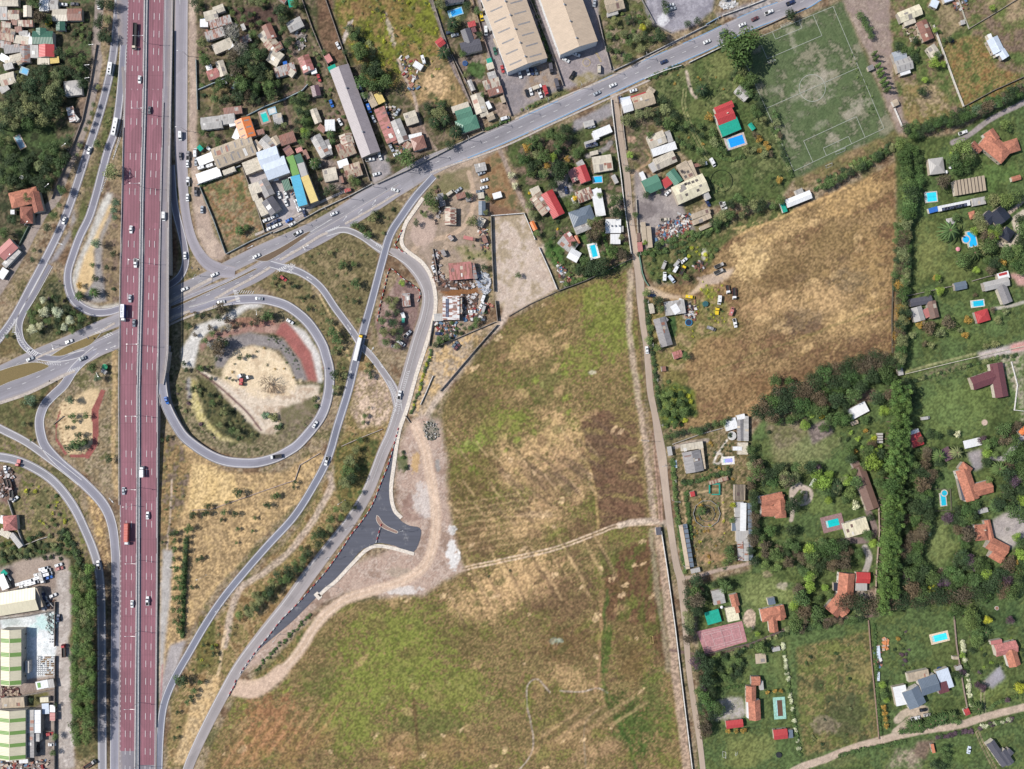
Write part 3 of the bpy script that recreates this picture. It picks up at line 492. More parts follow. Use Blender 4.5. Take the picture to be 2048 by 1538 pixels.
# right-hand lanes and drives
def lane(P,w,c=(178,156,142)):track(P,w,c,.95,3,1.2,zone=3)
lane("1362,1158 1400,1150 1450,1138 1510,1124",7);lane("1340,1300 1420,1310 1500,1290 1580,1255 1650,1240 1745,1232",6,(128,104,96));lane("1560,1560 1600,1536 1650,1518 1700,1498 1770,1478 1850,1460 1920,1450 1970,1434 2060,1412 2200,1380",15,(188,166,148));lane("1905,285 1935,272 1980,240 2048,205 2200,130",10,(158,146,146));lane("1700,1120 1650,1125 1600,1140 1540,1150 1500,1155",5,(140,120,110))if 0 else None
lane("1585,990 1600,975 1612,985 1608,1000 1590,1005 1582,1040",8,(186,168,156));lane("1600,970 1622,982 1618,1002 1600,1008 1584,1000 1584,978 1600,968",7,(188,172,158));lane("1735,1020 1750,1060 1735,1080 1690,1082 1660,1100",13,(140,120,116));lane("1730,1095 1738,1120 1720,1180 1745,1200",12,(176,166,160))
lane("1985,915 2010,915 2040,880 2060,860",10,(168,160,162));region("1935,905 1962,898 1965,935 1948,942",(176,166,166),GREY,zone=4,warp=1);region("1985,1040 2040,1010 2070,1060 2020,1098 1985,1070",(164,154,150),(178,168,162),zone=4,warp=2);lane("2030,1060 2060,1020",10,(160,150,148))
lane("2048,400 2020,425 2010,430",7);lane("2048,425 2030,440 2036,470 2020,490 2000,487",12,(196,182,164));region("2010,548 2060,546 2060,574 2036,570 2030,558",(190,144,136),(200,160,150),zone=4,warp=1);region("1955,705 2020,690 2060,680 2060,700 1960,718",(196,186,184),(176,160,156),sc=5,zone=4,warp=1);region("2020,690 2060,680 2060,698 2024,704",(206,140,134),(196,150,142),zone=4,warp=.5)
lane("1985,618 2020,612 2048,604",6,(176,168,156));track("1810,744 1880,725 1950,708",5,(170,164,120),.6,3);region("1845,745 1880,735 1940,720 1930,740 1850,760",(130,120,96),LAWN,sc=6)
lane("1795,1440 1815,1425 1850,1420 1810,1450 1792,1465",16,(184,166,146));region("1410,1440 1430,1400 1480,1395 1495,1425 1480,1440 1440,1440",(176,168,164),(150,148,124),(164,156,152),sc=7,zone=4);region("1965,1365 2000,1330 2010,1355 1985,1378",(160,156,164),GREY,zone=4,warp=1);track("1968,1365 1966,1400 1970,1440",1.5,(176,156,136),.8,2,1,ruts=3)
track("1955,1465 1970,1500 1990,1538",1.6,(170,144,124),.9,2,1,ruts=3);region("1790,1500 1815,1495 1850,1500 1840,1538 1770,1538",(162,146,126),LAWN,(150,130,118));region("1830,1485 1870,1480 1850,1520 1830,1515",(140,122,108),SOIL);blob(1500,1240,12,20,(190,166,146),.95,thr=.3,sc=30);blob(1565,1172,12,8,(180,166,150),.7,sc=5);blob(1535,1150,10,8,(160,140,118),.6)
blob(1720,1465-300,20,26,(176,156,142),.7);region("1735,1180 1750,1175 1752,1225 1735,1225",SOIL,(170,150,136));blob(1885,1140,10,6,(170,140,130),.6);blob(1885,800,6,6,(206,180,160),.9,sc=30,thr=.3)if 0 else blob(1969,845,6,6,(206,180,160),.9,sc=30,thr=.3)
lum=A.mean(-1,keepdims=True);A=lum*(1+(A/lum-1)*np.where((ZONE==2)[...,None],1.0,.95));A*=np.clip(lum/.15,.35,2.2)**.22
SPK=fbm(GX,GY,3.2,2,77)[...,None];veg=np.isin(ZONE,(0,1,2))[...,None];A*=np.where(veg,.66+.62*ss(SPK,.28,.72),.84+.32*SPK)*(.9+.2*HF[...,None]);A=np.minimum(A,.62)
ZN={0:'ground',1:'field',2:'lawn',3:'bare_earth',4:'paved_yard',5:'football_pitch'}
def build_ground():
 vx=(GX-1024)*S;vy=(769-GY)*S;hz=((N2-.5)*.25+(N3-.5)*.12).astype(np.float32)*(ZONE!=4)
 co=np.stack([vx,vy,hz-.12],-1).reshape(-1,3).astype(np.float32);idx=np.arange(ny*nx,dtype=np.int32).reshape(ny,nx)
 q=np.stack([idx[1:,:-1],idx[1:,1:],idx[:-1,1:],idx[:-1,:-1]],-1).reshape(-1,4);zf=ZONE[:-1,:-1].reshape(-1);colr=np.concatenate([A.reshape(-1,3),np.ones((ny*nx,1),np.float32)],1)
 for z,nm in ZN.items():
  f=q[zf==z]
  if not len(f):continue
  u,inv=np.unique(f,return_inverse=True);inv=inv.reshape(-1).astype(np.int32);me=bpy.data.meshes.new(nm)
  me.vertices.add(len(u));me.vertices.foreach_set('co',co[u].ravel());me.loops.add(len(inv));me.loops.foreach_set('vertex_index',inv)
  me.polygons.add(len(f));me.polygons.foreach_set('loop_start',np.arange(0,len(inv),4,dtype=np.int32));me.update(calc_edges=True)
  a=me.attributes.new('albedo','FLOAT_COLOR','POINT');a.data.foreach_set('color',colr[u].ravel());me.materials.append(MATS['ground']);me.shade_smooth()if hasattr(me,'shade_smooth')else None
  struct(link(nm,me))
 me=bpy.data.meshes.new('plain');L=6000;a,b,c,d=(gx[0]-1024)*S,(gx[-1]-1024)*S,(769-gy[-1])*S,(769-gy[0])*S
 a+=.5;b-=.5;c+=.5;d-=.5
 v=[(-L,-L,-.35),(L,-L,-.35),(L,L,-.35),(-L,L,-.35),(a,c,-.35),(b,c,-.35),(b,d,-.35),(a,d,-.35)]
 me.from_pydata(v,[],[(0,1,5,4),(1,2,6,5),(2,3,7,6),(3,0,4,7)]);at=me.attributes.new('albedo','FLOAT_COLOR','POINT');at.data.foreach_set('color',[.1,.1,.05,1]*8);me.materials.append(MATS['ground'])
 struct(link('surrounding_plain',me))
build_ground()
# ---------------------------------------------------------------- roads, viaduct, markings
def frame(P):
 out=[];L=0
 for i,p in enumerate(P):
  a=P[max(i-1,0)];b=P[min(i+1,len(P)-1)];d=Vector((b[0]-a[0],b[1]-a[1],0)).normalized();L+=(Vector(p[:3])-Vector(P[i-1][:3])).length if i else 0
  out.append((Vector(p[:3]),Vector((-d.y,d.x,0)),L))
 return out
def road(name,P,wpx,color,mat='asphalt',z0=.04,zs=None,parent=None,skirt=0,kerb=False,n=8):
 """P: photo px centreline; wpx number or list of widths in px; zs heights"""
 P=pts(P)if isinstance(P,str)else P;ws=wpx if isinstance(wpx,(list,tuple))else[wpx]*len(P);zs=zs or[0]*len(P)
 Q=smooth([(x,y,w_,z)for(x,y),w_,z in zip(P,ws,zs)],n);F=frame([tuple(W(x,y,z))for x,y,w_,z in Q]);me=bpy.data.meshes.new(name)
 v=[];f=[];uv=[];k=S
 cr=(-1,-.5,0,.5,1)
 for(p,nn,L),q in zip(F,Q):
  for u in cr:v.append(tuple(p-nn*(u*q[2]*k/2)+Vector((0,0,z0))));uv.append((u,L))
 m=len(cr)
 for i in range(len(F)-1):
  for j in range(m-1):f.append((i*m+j,i*m+j+1,(i+1)*m+j+1,(i+1)*m+j))
 if skirt:
  b=len(v)
  for(p,nn,L),q in zip(F,Q):
   for u in(-1.02,1.02):v.append(tuple(p-nn*(u*q[2]*k/2)+Vector((0,0,z0-.01))));uv.append((0,L));g=p-nn*(u*q[2]*k/2);v.append((g.x,g.y,-.3 if skirt==1 else p.z-skirt));uv.append((0,L))
  for i in range(len(F)-1):
   for s_ in(0,2):a=b+i*4+s_;f.append((a,a+4,a+5,a+1))
 me.from_pydata(v,[],f);ul=me.uv_layers.new(name='uv');ul.data.foreach_set('uv',[c for l in me.loops for c in uv[l.vertex_index]]);me.materials.append(MATS[mat])
 o=link(name,me,parent,color)
 if parent is None:struct(o)
 e=[(q[0],q[1])for q in Q];G=frame([(x,y,0)for x,y in e]);occ([(p.x+nn.x*q[2]/2,p.y+nn.y*q[2]/2)for(p,nn,L),q in zip(G,Q)]+[(p.x-nn.x*q[2]/2,p.y-nn.y*q[2]/2)for(p,nn,L),q in list(zip(G,Q))[::-1]])
 return o,F,Q
def ribbon(mb,F,off,wd,z,dash=None,gap=0,start=0,i0=0,i1=None):
 """painted line along frame F at offset off (m, + right of travel), width wd; dash/gap in m"""
 F=F[i0:i1]
 def at(L):
  for a,b in zip(F,F[1:]):
   if a[2]<=L<=b[2]:
    t=(L-a[2])/max(b[2]-a[2],1e-6);p=a[0].lerp(b[0],t);nn=a[1].lerp(b[1],t);o=off if not isinstance(off,tuple)else off[0]+(off[1]-off[0])*(L-F[0][2])/(F[-1][2]-F[0][2]);return p-nn*o,nn
 T=F[-1][2];L=F[0][2]+start
 while L<T-.5:
  e=min(L+(dash or T),T);m=max(int((e-L)/3),1);prev=None
  for k in range(m+1):
   r=at(L+(e-L)*k/m*.9999)
   if r is None:continue
   p,nn=r;c=(p+nn*wd/2+Vector((0,0,z)),p-nn*wd/2+Vector((0,0,z)))
   if prev:mb.face((prev[1],c[1],c[0],prev[0]))
   prev=c
  L=e+(gap if dash else 1e9)
WHITE_P=C(224,222,222);ASPH=C(150,148,158);ASPH2=C(134,132,144);ASPH3=C(160,156,158);NEWASPH=C(84,84,94);PINKISH=C(170,158,156)
MZ=.16
def marks(parent,*specs):
 mb=MB()
 for s_ in specs:ribbon(mb,*s_[:4],**(s_[4]if len(s_)>4 else{}))
 return mb.build('road_marking','marking',parent,WHITE_P)
def edge_marks(o,F,Q,wd=.36,inset=.9,both=True,extra=()):
 hw=Q[len(Q)//2][2]*S/2-inset;sp=[(F,hw,wd,MZ-.04)]+([(F,-hw,wd,MZ-.04)]if both else[]);return marks(o,*(sp+list(extra)))
o,F,Q=road('avenue',"1700,-45 1640,-18 1600,5 1500,43 1400,90 1300,134 1200,180 1100,227 1000,272 900,313 850,336 790,372 735,398 690,424 640,450 588,474 510,508 432,547 385,570 335,593 240,638 190,658 138,683 60,716 0,744 -80,780",[32,32,34,34,35,35,36,36,37,38,42,44,40,34,28,27,27,26,26,26,26,25,25,25,25,25],C(154,150,156),z0=.04)
mm=[(F,0,.26,.1,dict(dash=3,gap=6,i1=80)),(F,-5.1,.16,.1,dict(i1=72)),(F,5.1,.16,.1,dict(i1=72)),(F,0,.16,.1,dict(dash=3,gap=7,i0=100))];marks(o,*mm)
mb=MB();ribbon(mb,F,-5.75,.7,.1,i1=76,dash=46,gap=4);ribbon(mb,F,5.75,.6,.1,i0=4,i1=64,dash=30,gap=12);mb.build('bus_lane_line','marking',o,C(128,168,206))
o,F,Q=road('avenue_south_carriageway',"805,376 760,404 700,440 655,466 614,488 560,515 536,532 500,553 458,573 420,588 380,604 335,628 240,676 200,694 165,712 100,742 50,766 0,784 -80,822",[20,24,26,27,27,30,34,34,32,34,34,36,36,34,34,36,38,38,38],C(150,146,154),z0=.048)
marks(o,(F,0,.26,.1,dict(dash=3,gap=8)),(F,4.4,.15,.1))
o,F,Q=road('western_ramp',"240,-60 237,0 231,70 223,130 207,200 190,257 172,312 150,380 128,440 100,500 62,572 25,640 -20,700 -80,780",17,C(140,138,150),z0=.056);edge_marks(o,F,Q)
o,F,Q=road('service_road',"365,-60 363,0 362,100 362,200 362,300 366,370 372,430 386,484 410,522 440,540 470,545",[27,27,27,26,25,20,18,20,24,28,22],C(158,152,160),z0=.06);marks(o,(F,-3.9,.15,.1,dict(i1=40)))
o,F,Q=road('turning_loop',"343,330 346,380 351,420 361,460 369,495 371,525 362,550 345,566 325,576",15,C(134,130,142),z0=.07);edge_marks(o,F,Q,inset=.6)
o,F,Q=road('inner_ramp',"247,90 240,190 231,255 216,300 205,340 192,390 178,435 160,472 146,510 136,545 138,578 151,604 182,623 215,624 245,616 300,606",[10,15,17,17,17,17,17,17,17,17,18,19,18,16,15,14],C(138,136,150),z0=.066,zs=[1.3,.9,.3,.05,0,0,0,0,0,0,0,0,0,0,0,0]);edge_marks(o,F,Q)
o,F,Q=road('slip_road',"100,530 66,592 48,622 38,650 42,680 58,700 82,714 125,716 170,706",[8,10,14,15,15,14,14,14,10],C(132,130,142),z0=.074);edge_marks(o,F,Q,inset=.5)
o,F,Q=road('northern_link',"192,700 165,722 146,742 128,770 105,792 88,812 79,840 82,870 92,895 122,928 168,967 206,1008 224,1050 231,1110 232,1180 231,1290 230,1420 229,1560",[10,16,17,17,17,18,19,20,21,22,22,21,19,17,17,18,18,18],C(146,144,156),z0=.078);edge_marks(o,F,Q)
o,F,Q=road('village_road',"-80,815 0,857 52,884 100,918 135,945 160,965",[17,17,16,16,12,6],C(156,152,158),z0=.064);edge_marks(o,F,Q,inset=.7)
o,F,Q=road('western_street',"-80,912 0,914 52,928 104,960 143,1007 170,1060 190,1111 200,1160 203,1250 204,1400 205,1560",[19,19,19,19,19,18,18,18,18,18,18],C(148,146,154),z0=.082);edge_marks(o,F,Q,inset=.9)
o,F,Q=road('link_ramp',"540,528 562,534 601,545 640,573 671,617 700,656 718,684 722,700",[20,17,16,15,15,15,15,8],C(142,140,150),z0=.086);edge_marks(o,F,Q,inset=.6)
o,F,Q=road('diagonal_road',"868,352 832,392 805,430 780,470 763,528 744,600 727,661 713,713 697,780 675,851 656,915 627,972 588,1033 536,1090 488,1145 445,1198 410,1250 377,1307 346,1362 327,1413 320,1476 317,1560",[14,17,17,17,16,16,17,18,17,17,17,16,16,16,16,16,16,16,16,16,15,15],C(128,130,146),z0=.09);edge_marks(o,F,Q,inset=.8)
o,F,Q=road('short_link',"652,468 680,460 700,462 725,474 748,490 764,500",[10,13,13,13,15,18],C(158,154,158),z0=.094);edge_marks(o,F,Q,inset=.5)
o,F,Q=road('hatched_link',"716,688 739,708 765,742 786,775 795,800 798,822",[8,13,14,18,22,20],C(160,154,158),z0=.07);edge_marks(o,F,Q,inset=.6)
o,F,Q=road('relief_road',"780,500 800,510 822,526 845,555 858,590 853,630 837,680 820,740 806,790 796,830 782,870 766,905 736,982 700,1043 653,1104 612,1158 575,1209 523,1274 479,1333 445,1392 406,1468 380,1526 370,1560",[10,20,26,28,28,28,28,28,28,26,24,23,23,24,26,28,27,26,24,22,21,20,20],C(164,156,156),z0=.074)
edge_marks(o,F,Q,inset=1.0,both=False,extra=[(F,0,.14,.12,dict(i0=30,i1=95))])
# new black asphalt with its concrete footway
def sheet(name,P,z,color,mat,parent=None,z0=0):
 P=pts(P)if isinstance(P,str)else P;mb=MB();Wp=[W(x,y,z)for x,y in P];c=[(p.x,p.y)for p in Wp]
 if sum(a[0]*b[1]-b[0]*a[1]for a,b in zip(c,c[1:]+c[:1]))<0:c=c[::-1]
 mb.prism(c,z0,z);o=mb.build(name,mat,parent,color);occ(P);return o
def tess(s_):return[tuple(p)for p in smooth(pts(s_),5)]
o=sheet('new_asphalt',tess("796,860 788,890 775,930 762,965 744,1010 725,1040 703,1068 680,1103 656,1137 627,1171 597,1205 563,1239 536,1273 512,1301")+tess("516,1300 545,1276 585,1242 620,1207 642,1186 668,1160 694,1134 720,1103 740,1092 758,1086 790,1092 827,1104 842,1060 815,1050 797,1036 785,1010 779,968 785,925 792,890"),.13,NEWASPH,'fresh');struct(o)
def footway(P,wpx,color=C(222,210,196),name='footway',h=.2):
 Q=smooth(pts(P),6);F=frame([tuple(W(x,y))for x,y in Q]);mb=MB();hw=wpx*S/2
 for a,b in zip(F,F[1:]):
  c=[(a[0]-a[1]*hw),(b[0]-b[1]*hw),(b[0]+b[1]*hw),(a[0]+a[1]*hw)];i=len(mb.v)
  mb.v+=[(p.x,p.y,0)for p in c]+[(p.x,p.y,h)for p in c]
  for f in((4,5,6,7),(0,1,5,4),(2,3,7,6),(1,2,6,5),(3,0,4,7)):mb.f.append(tuple(i+k for k in f));mb.var.append(.5)
 o=mb.build(name,'concrete',None,color);struct(o);G=frame([(x,y,0)for x,y in Q]);occ([(p.x+n_.x*wpx/2,p.y+n_.y*wpx/2)for p,n_,L in G]+[(p.x-n_.x*wpx/2,p.y-n_.y*wpx/2)for p,n_,L in G[::-1]]);return o
footway("846,396 828,422 811,448 803,479 808,496 822,508 845,526 862,553 871,593 868,635 853,687 832,752 814,817 798,864 788,929 782,981 788,1018 803,1036",7.5)
footway("828,1108 800,1100 775,1094 752,1092 730,1102 700,1132 672,1162 652,1178 638,1191",7);footway("631,1186 641,1197",10)
for P_,w_ in(("425,556 395,572 360,592 338,605",6),("560,520 600,497 640,472 655,466",5),("540,535 505,556 460,580 430,598",5),("380,622 350,632 338,640",5),("230,646 190,668 140,690 90,708 0,752",4),("0,806 60,785 130,750 150,742",6),("335,652 360,640 430,613 480,596",4),("510,470 560,448 640,405 700,378",5),("690,448 740,420 800,384",4),("860,345 1000,296 1110,245 1220,196 1300,160",3.5),("1030,238 1130,192 1230,150 1330,96 1420,48",3)):
 footway(P_,w_,C(186,174,164),h=.13)
def island(P,fill,kerbc=C(190,186,182),name='traffic_island'):
 P=tess(P+' '+' '.join(P.split()[:1]));o=sheet(name,P,.2,kerbc,'concrete');struct(o);cx=sum(p[0]for p in P)/len(P);cy=sum(p[1]for p in P)/len(P)
 Gp=frame([(x,y,0)for x,y in P]);a=sum(p[0]*q[1]-q[0]*p[1]for p,q in zip(P,P[1:]));sg=1 if a>0 else-1
 sheet('island_fill',[(p.x+nn.x*.9*sg,p.y+nn.y*.9*sg)for p,nn,L in Gp][:-1],.23,fill,'bark',o,.05)
island("753,1030 758,1033 766,1045 778,1054 795,1062 793,1067 781,1063 767,1057 757,1049 752,1039",C(150,122,110),C(206,196,184));island("341,612 380,596 440,570 470,556 508,537 512,540 480,556 440,574 380,602 344,618",C(118,98,72));island("506,521 560,495 605,468 620,462 616,470 580,496 545,518 530,523",C(112,92,72));island("100,712 130,693 170,676 200,665 198,672 180,690 150,702 124,712",C(128,110,66));island("-10,744 30,731 70,724 98,733 60,750 20,764 -12,775",C(126,108,66))
# hand-placed paint: crossings, hatching, arrows, lettering
ROADMARK=MB()
def bar(mb,x0,y0,x1,y1,w_=.45,z=MZ):
 a=W(x0,y0);b=W(x1,y1);d=(b-a).normalized();n_=Vector((-d.y,d.x,0))*w_/2;u=Vector((0,0,z));mb.face((a-n_+u,b-n_+u,b+n_+u,a+n_+u))
def hatch(P0,P1,n,dx,dy,w_=.4,taper=1.):
 (x0,y0),(x1,y1)=P0,P1
 for k in range(n):t=k/max(n-1,1);s_=1+(taper-1)*t;x=x0+(x1-x0)*t;y=y0+(y1-y0)*t;bar(ROADMARK,x,y,x+dx*s_,y+dy*s_,w_)
hatch((555,538),(573,530),6,5,5,.7);hatch((53,704),(70,712),6,7,-7,.6);hatch((50,697),(60,702),5,4,-4,.5)
hatch((620,464),(660,440),11,7,-3,.35,.6);hatch((655,465),(672,458),5,7,-7,.4);hatch((752,492),(762,497),4,3,-6,.4);hatch((466,580),(472,602),8,9,2,.5);hatch((476,580),(508,582),8,-4,6,.35)
hatch((27,640),(24,664),7,8,0,.4);hatch((26,664),(48,692),8,8,3,.4,.9);hatch((74,722),(120,728),10,4,6,.35,.5);hatch((142,738),(160,733),6,-3,7,.4);hatch((0,678),(22,646),8,5,4,.3)
hatch((190,664),(206,657),4,6,3,.4);hatch((208,672),(220,665),4,6,4,.4)
hatch((774,760),(792,800),12,9,5,.3);hatch((790,806),(780,842),11,7,3,.3,.3);hatch((820,742),(808,785),12,-8,3,.3,.7);hatch((806,790),(797,826),9,-6,2,.3,.4)
hatch((251,215),(247,250),9,-4,7,.35,.9);hatch((245,255),(228,315),15,-4,5,.3,.6);hatch((215,352),(205,380),6,-3,4,.3)
for a,b in(((252,214),(246,262)),((246,262),(226,320)),((774,758),(796,800)),((552,545),(560,538)),((28,636),(52,696)),((76,724),(122,725))):bar(ROADMARK,a[0],a[1],b[0],b[1],.2)
def arrow(x,y,ang,L=12,bent=0):
 c,s_=math.cos(R(ang)),-math.sin(R(ang));f=lambda u,v:(x+u*c+v*s_,y+u*s_-v*c);bar(ROADMARK,*f(-L/2,0),*f(L/4,0),.3)
 p=[W(*f(u,v))+Vector((0,0,MZ))for u,v in((L/4,-1.6),(L/2+2,0),(L/4,1.6))];ROADMARK.face(p)
 if bent:bar(ROADMARK,*f(-1,0),*f(3,bent*3),.28)
for a in((748,405,55),(690,437,55),(500,494,26),(605,480,30),(612,493,28),(502,519,28),(619,557,150),(698,654,-55),(745,706,130),(756,740,-55),(762,730,-55),(701,748,75),(744,700,60),(222,1000,-50),(212,670,25),(226,694,22),(38,670,-70),(119,487,-20),(360,3,90),(720,423,45)):arrow(*a)
def text(s_,x,y,ang,size,color,mat,z,name='lettering',parent=None,xs=1.0):
 cu=bpy.data.curves.new(name,'FONT');cu.body=s_;cu.size=size;cu.align_x='CENTER';cu.align_y='CENTER';t=bpy.data.objects.new('tmp',cu);COL.objects.link(t);dg=bpy.context.evaluated_depsgraph_get();me=bpy.data.meshes.new_from_object(t.evaluated_get(dg));bpy.data.objects.remove(t);bpy.data.curves.remove(cu)
 me.transform(Matrix.Diagonal((xs,1,1,1)));me.materials.clear();me.materials.append(MATS[mat]);o=link(name,me,parent,color);o.rotation_euler[2]=R(ang);o.location=(W(x,y)+Vector((0,0,z)))if parent is None else Vector((x,y,z));return o
av=bpy.data.objects['avenue_south_carriageway']
t=text('PARE',583,536,66,3.2,WHITE_P,'marking',MZ,parent=av,xs=1.0);t.location=W(583,537)+Vector((0,0,MZ));t.rotation_euler[2]=R(68);t.scale=(1,1.5,1)
t=text('LENTO',53,880,0,3.4,WHITE_P,'marking',.14,parent=bpy.data.objects['village_road'])if 0 else None
bar(ROADMARK,571,537,578,528,.4);ROADMARK.build('road_marking','marking',av,WHITE_P)
mb=MB()
for k in range(8):bar(mb,1190+k*1.4,105+k*2.6,1194+k*1.4,104+k*2.6,.35,.06)
for k in range(24):a0,a1=k*15,(k+1)*15;bar(mb,1173+7.5*math.cos(R(a0)),125+7.5*math.sin(R(a0)),1173+7.5*math.cos(R(a1)),125+7.5*math.sin(R(a1)),.25,.06)
struct(mb.build('yard_marking','marking',None,C(214,186,110)))
# motorway on its embankment and viaduct
ZK=[(-80,.8),(0,.9),(130,1.2),(250,1.6),(400,3.8),(520,6.8),(700,6.6),(800,4.2),(900,2.3),(1000,1.1),(1120,.6),(1250,.5),(1700,.5)]
def zd(y):
 for(a,za),(b,zb)in zip(ZK,ZK[1:]):
  if a<=y<=b:t=(y-a)/(b-a);t=t*t*(3-2*t);return za+(zb-za)*t
 return .5
def lerp(y,K_):
 for(a,va),(b,vb)in zip(K_,K_[1:]):
  if a<=y<=b:return va+(vb-va)*(y-a)/(b-a)
 return K_[-1][1]
YS=[-80,0,60,130,200,250,300,350,400,460,520,545,580,620,660,705,740,780,820,860,900,950,1000,1060,1120,1180,1250,1350,1450,1502,1538,1600]
EL=[(-80,258),(0,256),(130,252),(250,249),(400,246),(560,242),(780,239.5),(1160,241),(1538,239.5),(1600,239)];MLk=[(-80,290),(0,289),(200,286),(400,281),(560,279),(780,274),(1160,273),(1538,269.5),(1600,269)]
MRk=[(-80,297.5),(0,297),(200,294),(400,288.5),(560,287),(780,281.5),(1160,281),(1538,279),(1600,279)];ERk=[(-80,331),(0,330),(200,326),(400,321),(560,318),(780,314.5),(1160,313.5),(1538,310),(1600,309)]
RRk=[(-80,347),(0,346),(200,342),(400,338),(560,337),(700,337),(760,330),(800,317),(900,316.5),(1600,312)]
LRk=[(-80,232),(0,234),(60,236),(130,243),(200,247),(250,247),(400,244),(1600,237)]
def deckstrip(name,Lk,Rk,color,mat,dz,parent=None,ys=YS):
 v=[];f=[];uv=[]
 for y in ys:
  z=zd(y)
  for j in range(5):
   t=j/4;p=W(lerp(y,Lk)*(1-t)+lerp(y,Rk)*t,y,z);v.append((p.x,p.y,z+dz));uv.append((t*2-1,-p.y))
 for i in range(len(ys)-1):
  for j in range(4):a=i*5+j;f.append((a,a+5,a+6,a+1))
 me=bpy.data.meshes.new(name);me.from_pydata(v,[],f);ul=me.uv_layers.new(name='uv');ul.data.foreach_set('uv',[c for l in me.loops for c in uv[l.vertex_index]]);me.materials.append(MATS[mat]);return link(name,me,parent,color)
mot=deckstrip('motorway',LRk,RRk,C(132,126,134),'asphalt',0);struct(mot)
occ([(lerp(y,LRk)-2,y)for y in YS]+[(lerp(y,RRk)+2,y)for y in YS[::-1]])
YR=[y for y in YS if y<1505]
deckstrip('southbound_lanes',EL,MLk,C(146,94,106),'redroad',.02,mot,YR);deckstrip('northbound_lanes',MRk,ERk,C(146,94,106),'redroad',.02,mot,YR+[1530])
def wallrun(mb,Kk,off,y0,y1,zlo,zhi,th=.35,base=None):
 ys=[y for y in YS if y0<y<y1];ys=[y0]+ys+[y1]
 for a,b in zip(ys,ys[1:]):
  for q in((a,b),):
   pa=W(lerp(a,Kk)+off,a,zd(a));pb=W(lerp(b,Kk)+off,b,zd(b));i=len(mb.v)
   for p,y in((pa,a),(pb,b)):
    z=zd(y)
    for sx in(-th/2,th/2):mb.v+=[(p.x+sx,p.y,base if base is not None else z+zlo),(p.x+sx,p.y,z+zhi)]
   for f in((0,1,5,4),(2,6,7,3),(1,3,7,5),(0,4,6,2),(0,2,3,1),(4,5,7,6)):mb.f.append(tuple(i+k for k in f));mb.var.append(.5)
mb=MB();wallrun(mb,MLk,1.6,-80,1600,0,.95,.35);wallrun(mb,MRk,-1.6,-80,1600,0,.95,.35);mb.build('median_barrier','concrete',mot,C(214,208,206))
mb=MB();wallrun(mb,[(y,(lerp(y,MLk)+lerp(y,MRk))/2)for y in YS],0,-80,1600,.0,.5,1.2);mb.build('median_planter','concrete',mot,C(128,132,140))
mb=MB();wallrun(mb,EL,-1.6,255,1010,0,.8,.3);wallrun(mb,ERk,1.6,205,1455,0,.7,.3);wallrun(mb,RRk,.8,60,770,0,1.1,.3);mb.build('parapet','concrete',mot,C(198,190,188))
mb=MB()
for k_,o_ in((LRk,0),(RRk,0)):
 wallrun(mb,k_,o_,-80,548,0,-.02,.3,-.3);wallrun(mb,k_,o_,704,1600,0,-.02,.3,-.3)
for y in(548,704):
 z=zd(y);a=W(lerp(y,LRk),y,z);b=W(lerp(y,RRk),y,z);mb.box(a.x,a.y-.3,-.3,b.x,a.y+.3,z-.05)
mb.build('retaining_wall','concrete',mot,C(170,160,154))
mb=MB()
for a,b in((548,626),(626,704)):
 za,zb=zd(a)-.06,zd(b)-.06;p,q,r,s_=W(lerp(a,LRk),a,za),W(lerp(a,RRk),a,za),W(lerp(b,RRk),b,zb),W(lerp(b,LRk),b,zb);i=len(mb.v)
 mb.v+=[tuple(t_)for t_ in(p,q,r,s_)]+[(t_.x,t_.y,t_.z-1.1)for t_ in(p,q,r,s_)]
 for f in((0,3,2,1),(4,5,6,7),(0,1,5,4),(1,2,6,5),(2,3,7,6),(3,0,4,7)):mb.f.append(tuple(i+k for k in f));mb.var.append(.5)
mb.build('viaduct_deck','concrete',mot,C(160,154,150))
for x in(252,272,292,312,330):p=W(x,622);m2=MB();m2.cyl(0,0,-.3,5.9,.6,n=12);m2.build('pier','concrete',mot,C(170,164,158),p)
mb=MB()
def dline(Kl,Kr,t,w_,dash=None,gap=0,y0=-80,y1=1600):
 y=y0
 while y<y1:
  e=min(y+(dash or 20),y1);a=W(lerp(y,Kl)*(1-t)+lerp(y,Kr)*t,y,zd(y));b=W(lerp(e,Kl)*(1-t)+lerp(e,Kr)*t,e,zd(e));mb.face(((a.x-w_/2,a.y,a.z+.05),(b.x-w_/2,b.y,b.z+.05),(b.x+w_/2,b.y,b.z+.05),(a.x+w_/2,a.y,a.z+.05)));y=e+gap
for Kl,Kr in((EL,MLk),(MRk,ERk)):
 for t in(.36,.68):dline(Kl,Kr,t,.3,13,22,-80+3*t)
 dline(Kl,Kr,.97,.22)
dline(EL,MLk,.02,.25,3,4,-80,130);dline(EL,MLk,.0,.25,None,0,130,1030);dline(EL,MLk,.02,.25,4,6,1030,1538);dline(MRk,ERk,.02,.2);dline(ERk,RRk,.1,.2,None,0,-80,740);dline(ERk,RRk,.85,.2,None,0,-80,740)
mb.build('road_marking','marking',mot,WHITE_P)
o,F,Q=road('loop_ramp',"327,690 323,740 327,790 338,824 362,866 385,888 419,910 450,922 484,926 515,925 549,916 577,902 601,884 640,836 656,790 659,745 652,712 642,684 615,644 578,614 545,602 518,598 480,599 442,604 410,614 380,622",[15,17,18,19,20,20,20,20,20,20,20,20,20,21,21,21,21,21,21,20,20,20,20,18,14,8],C(148,146,158),z0=.1,zs=[6.5,5.4,4.2,3.2,2.3,1.7,1.2,.8,.5,.3,.1,.02,0,0,0,0,0,0,0,0,0,0,0,0,0,0],skirt=1)
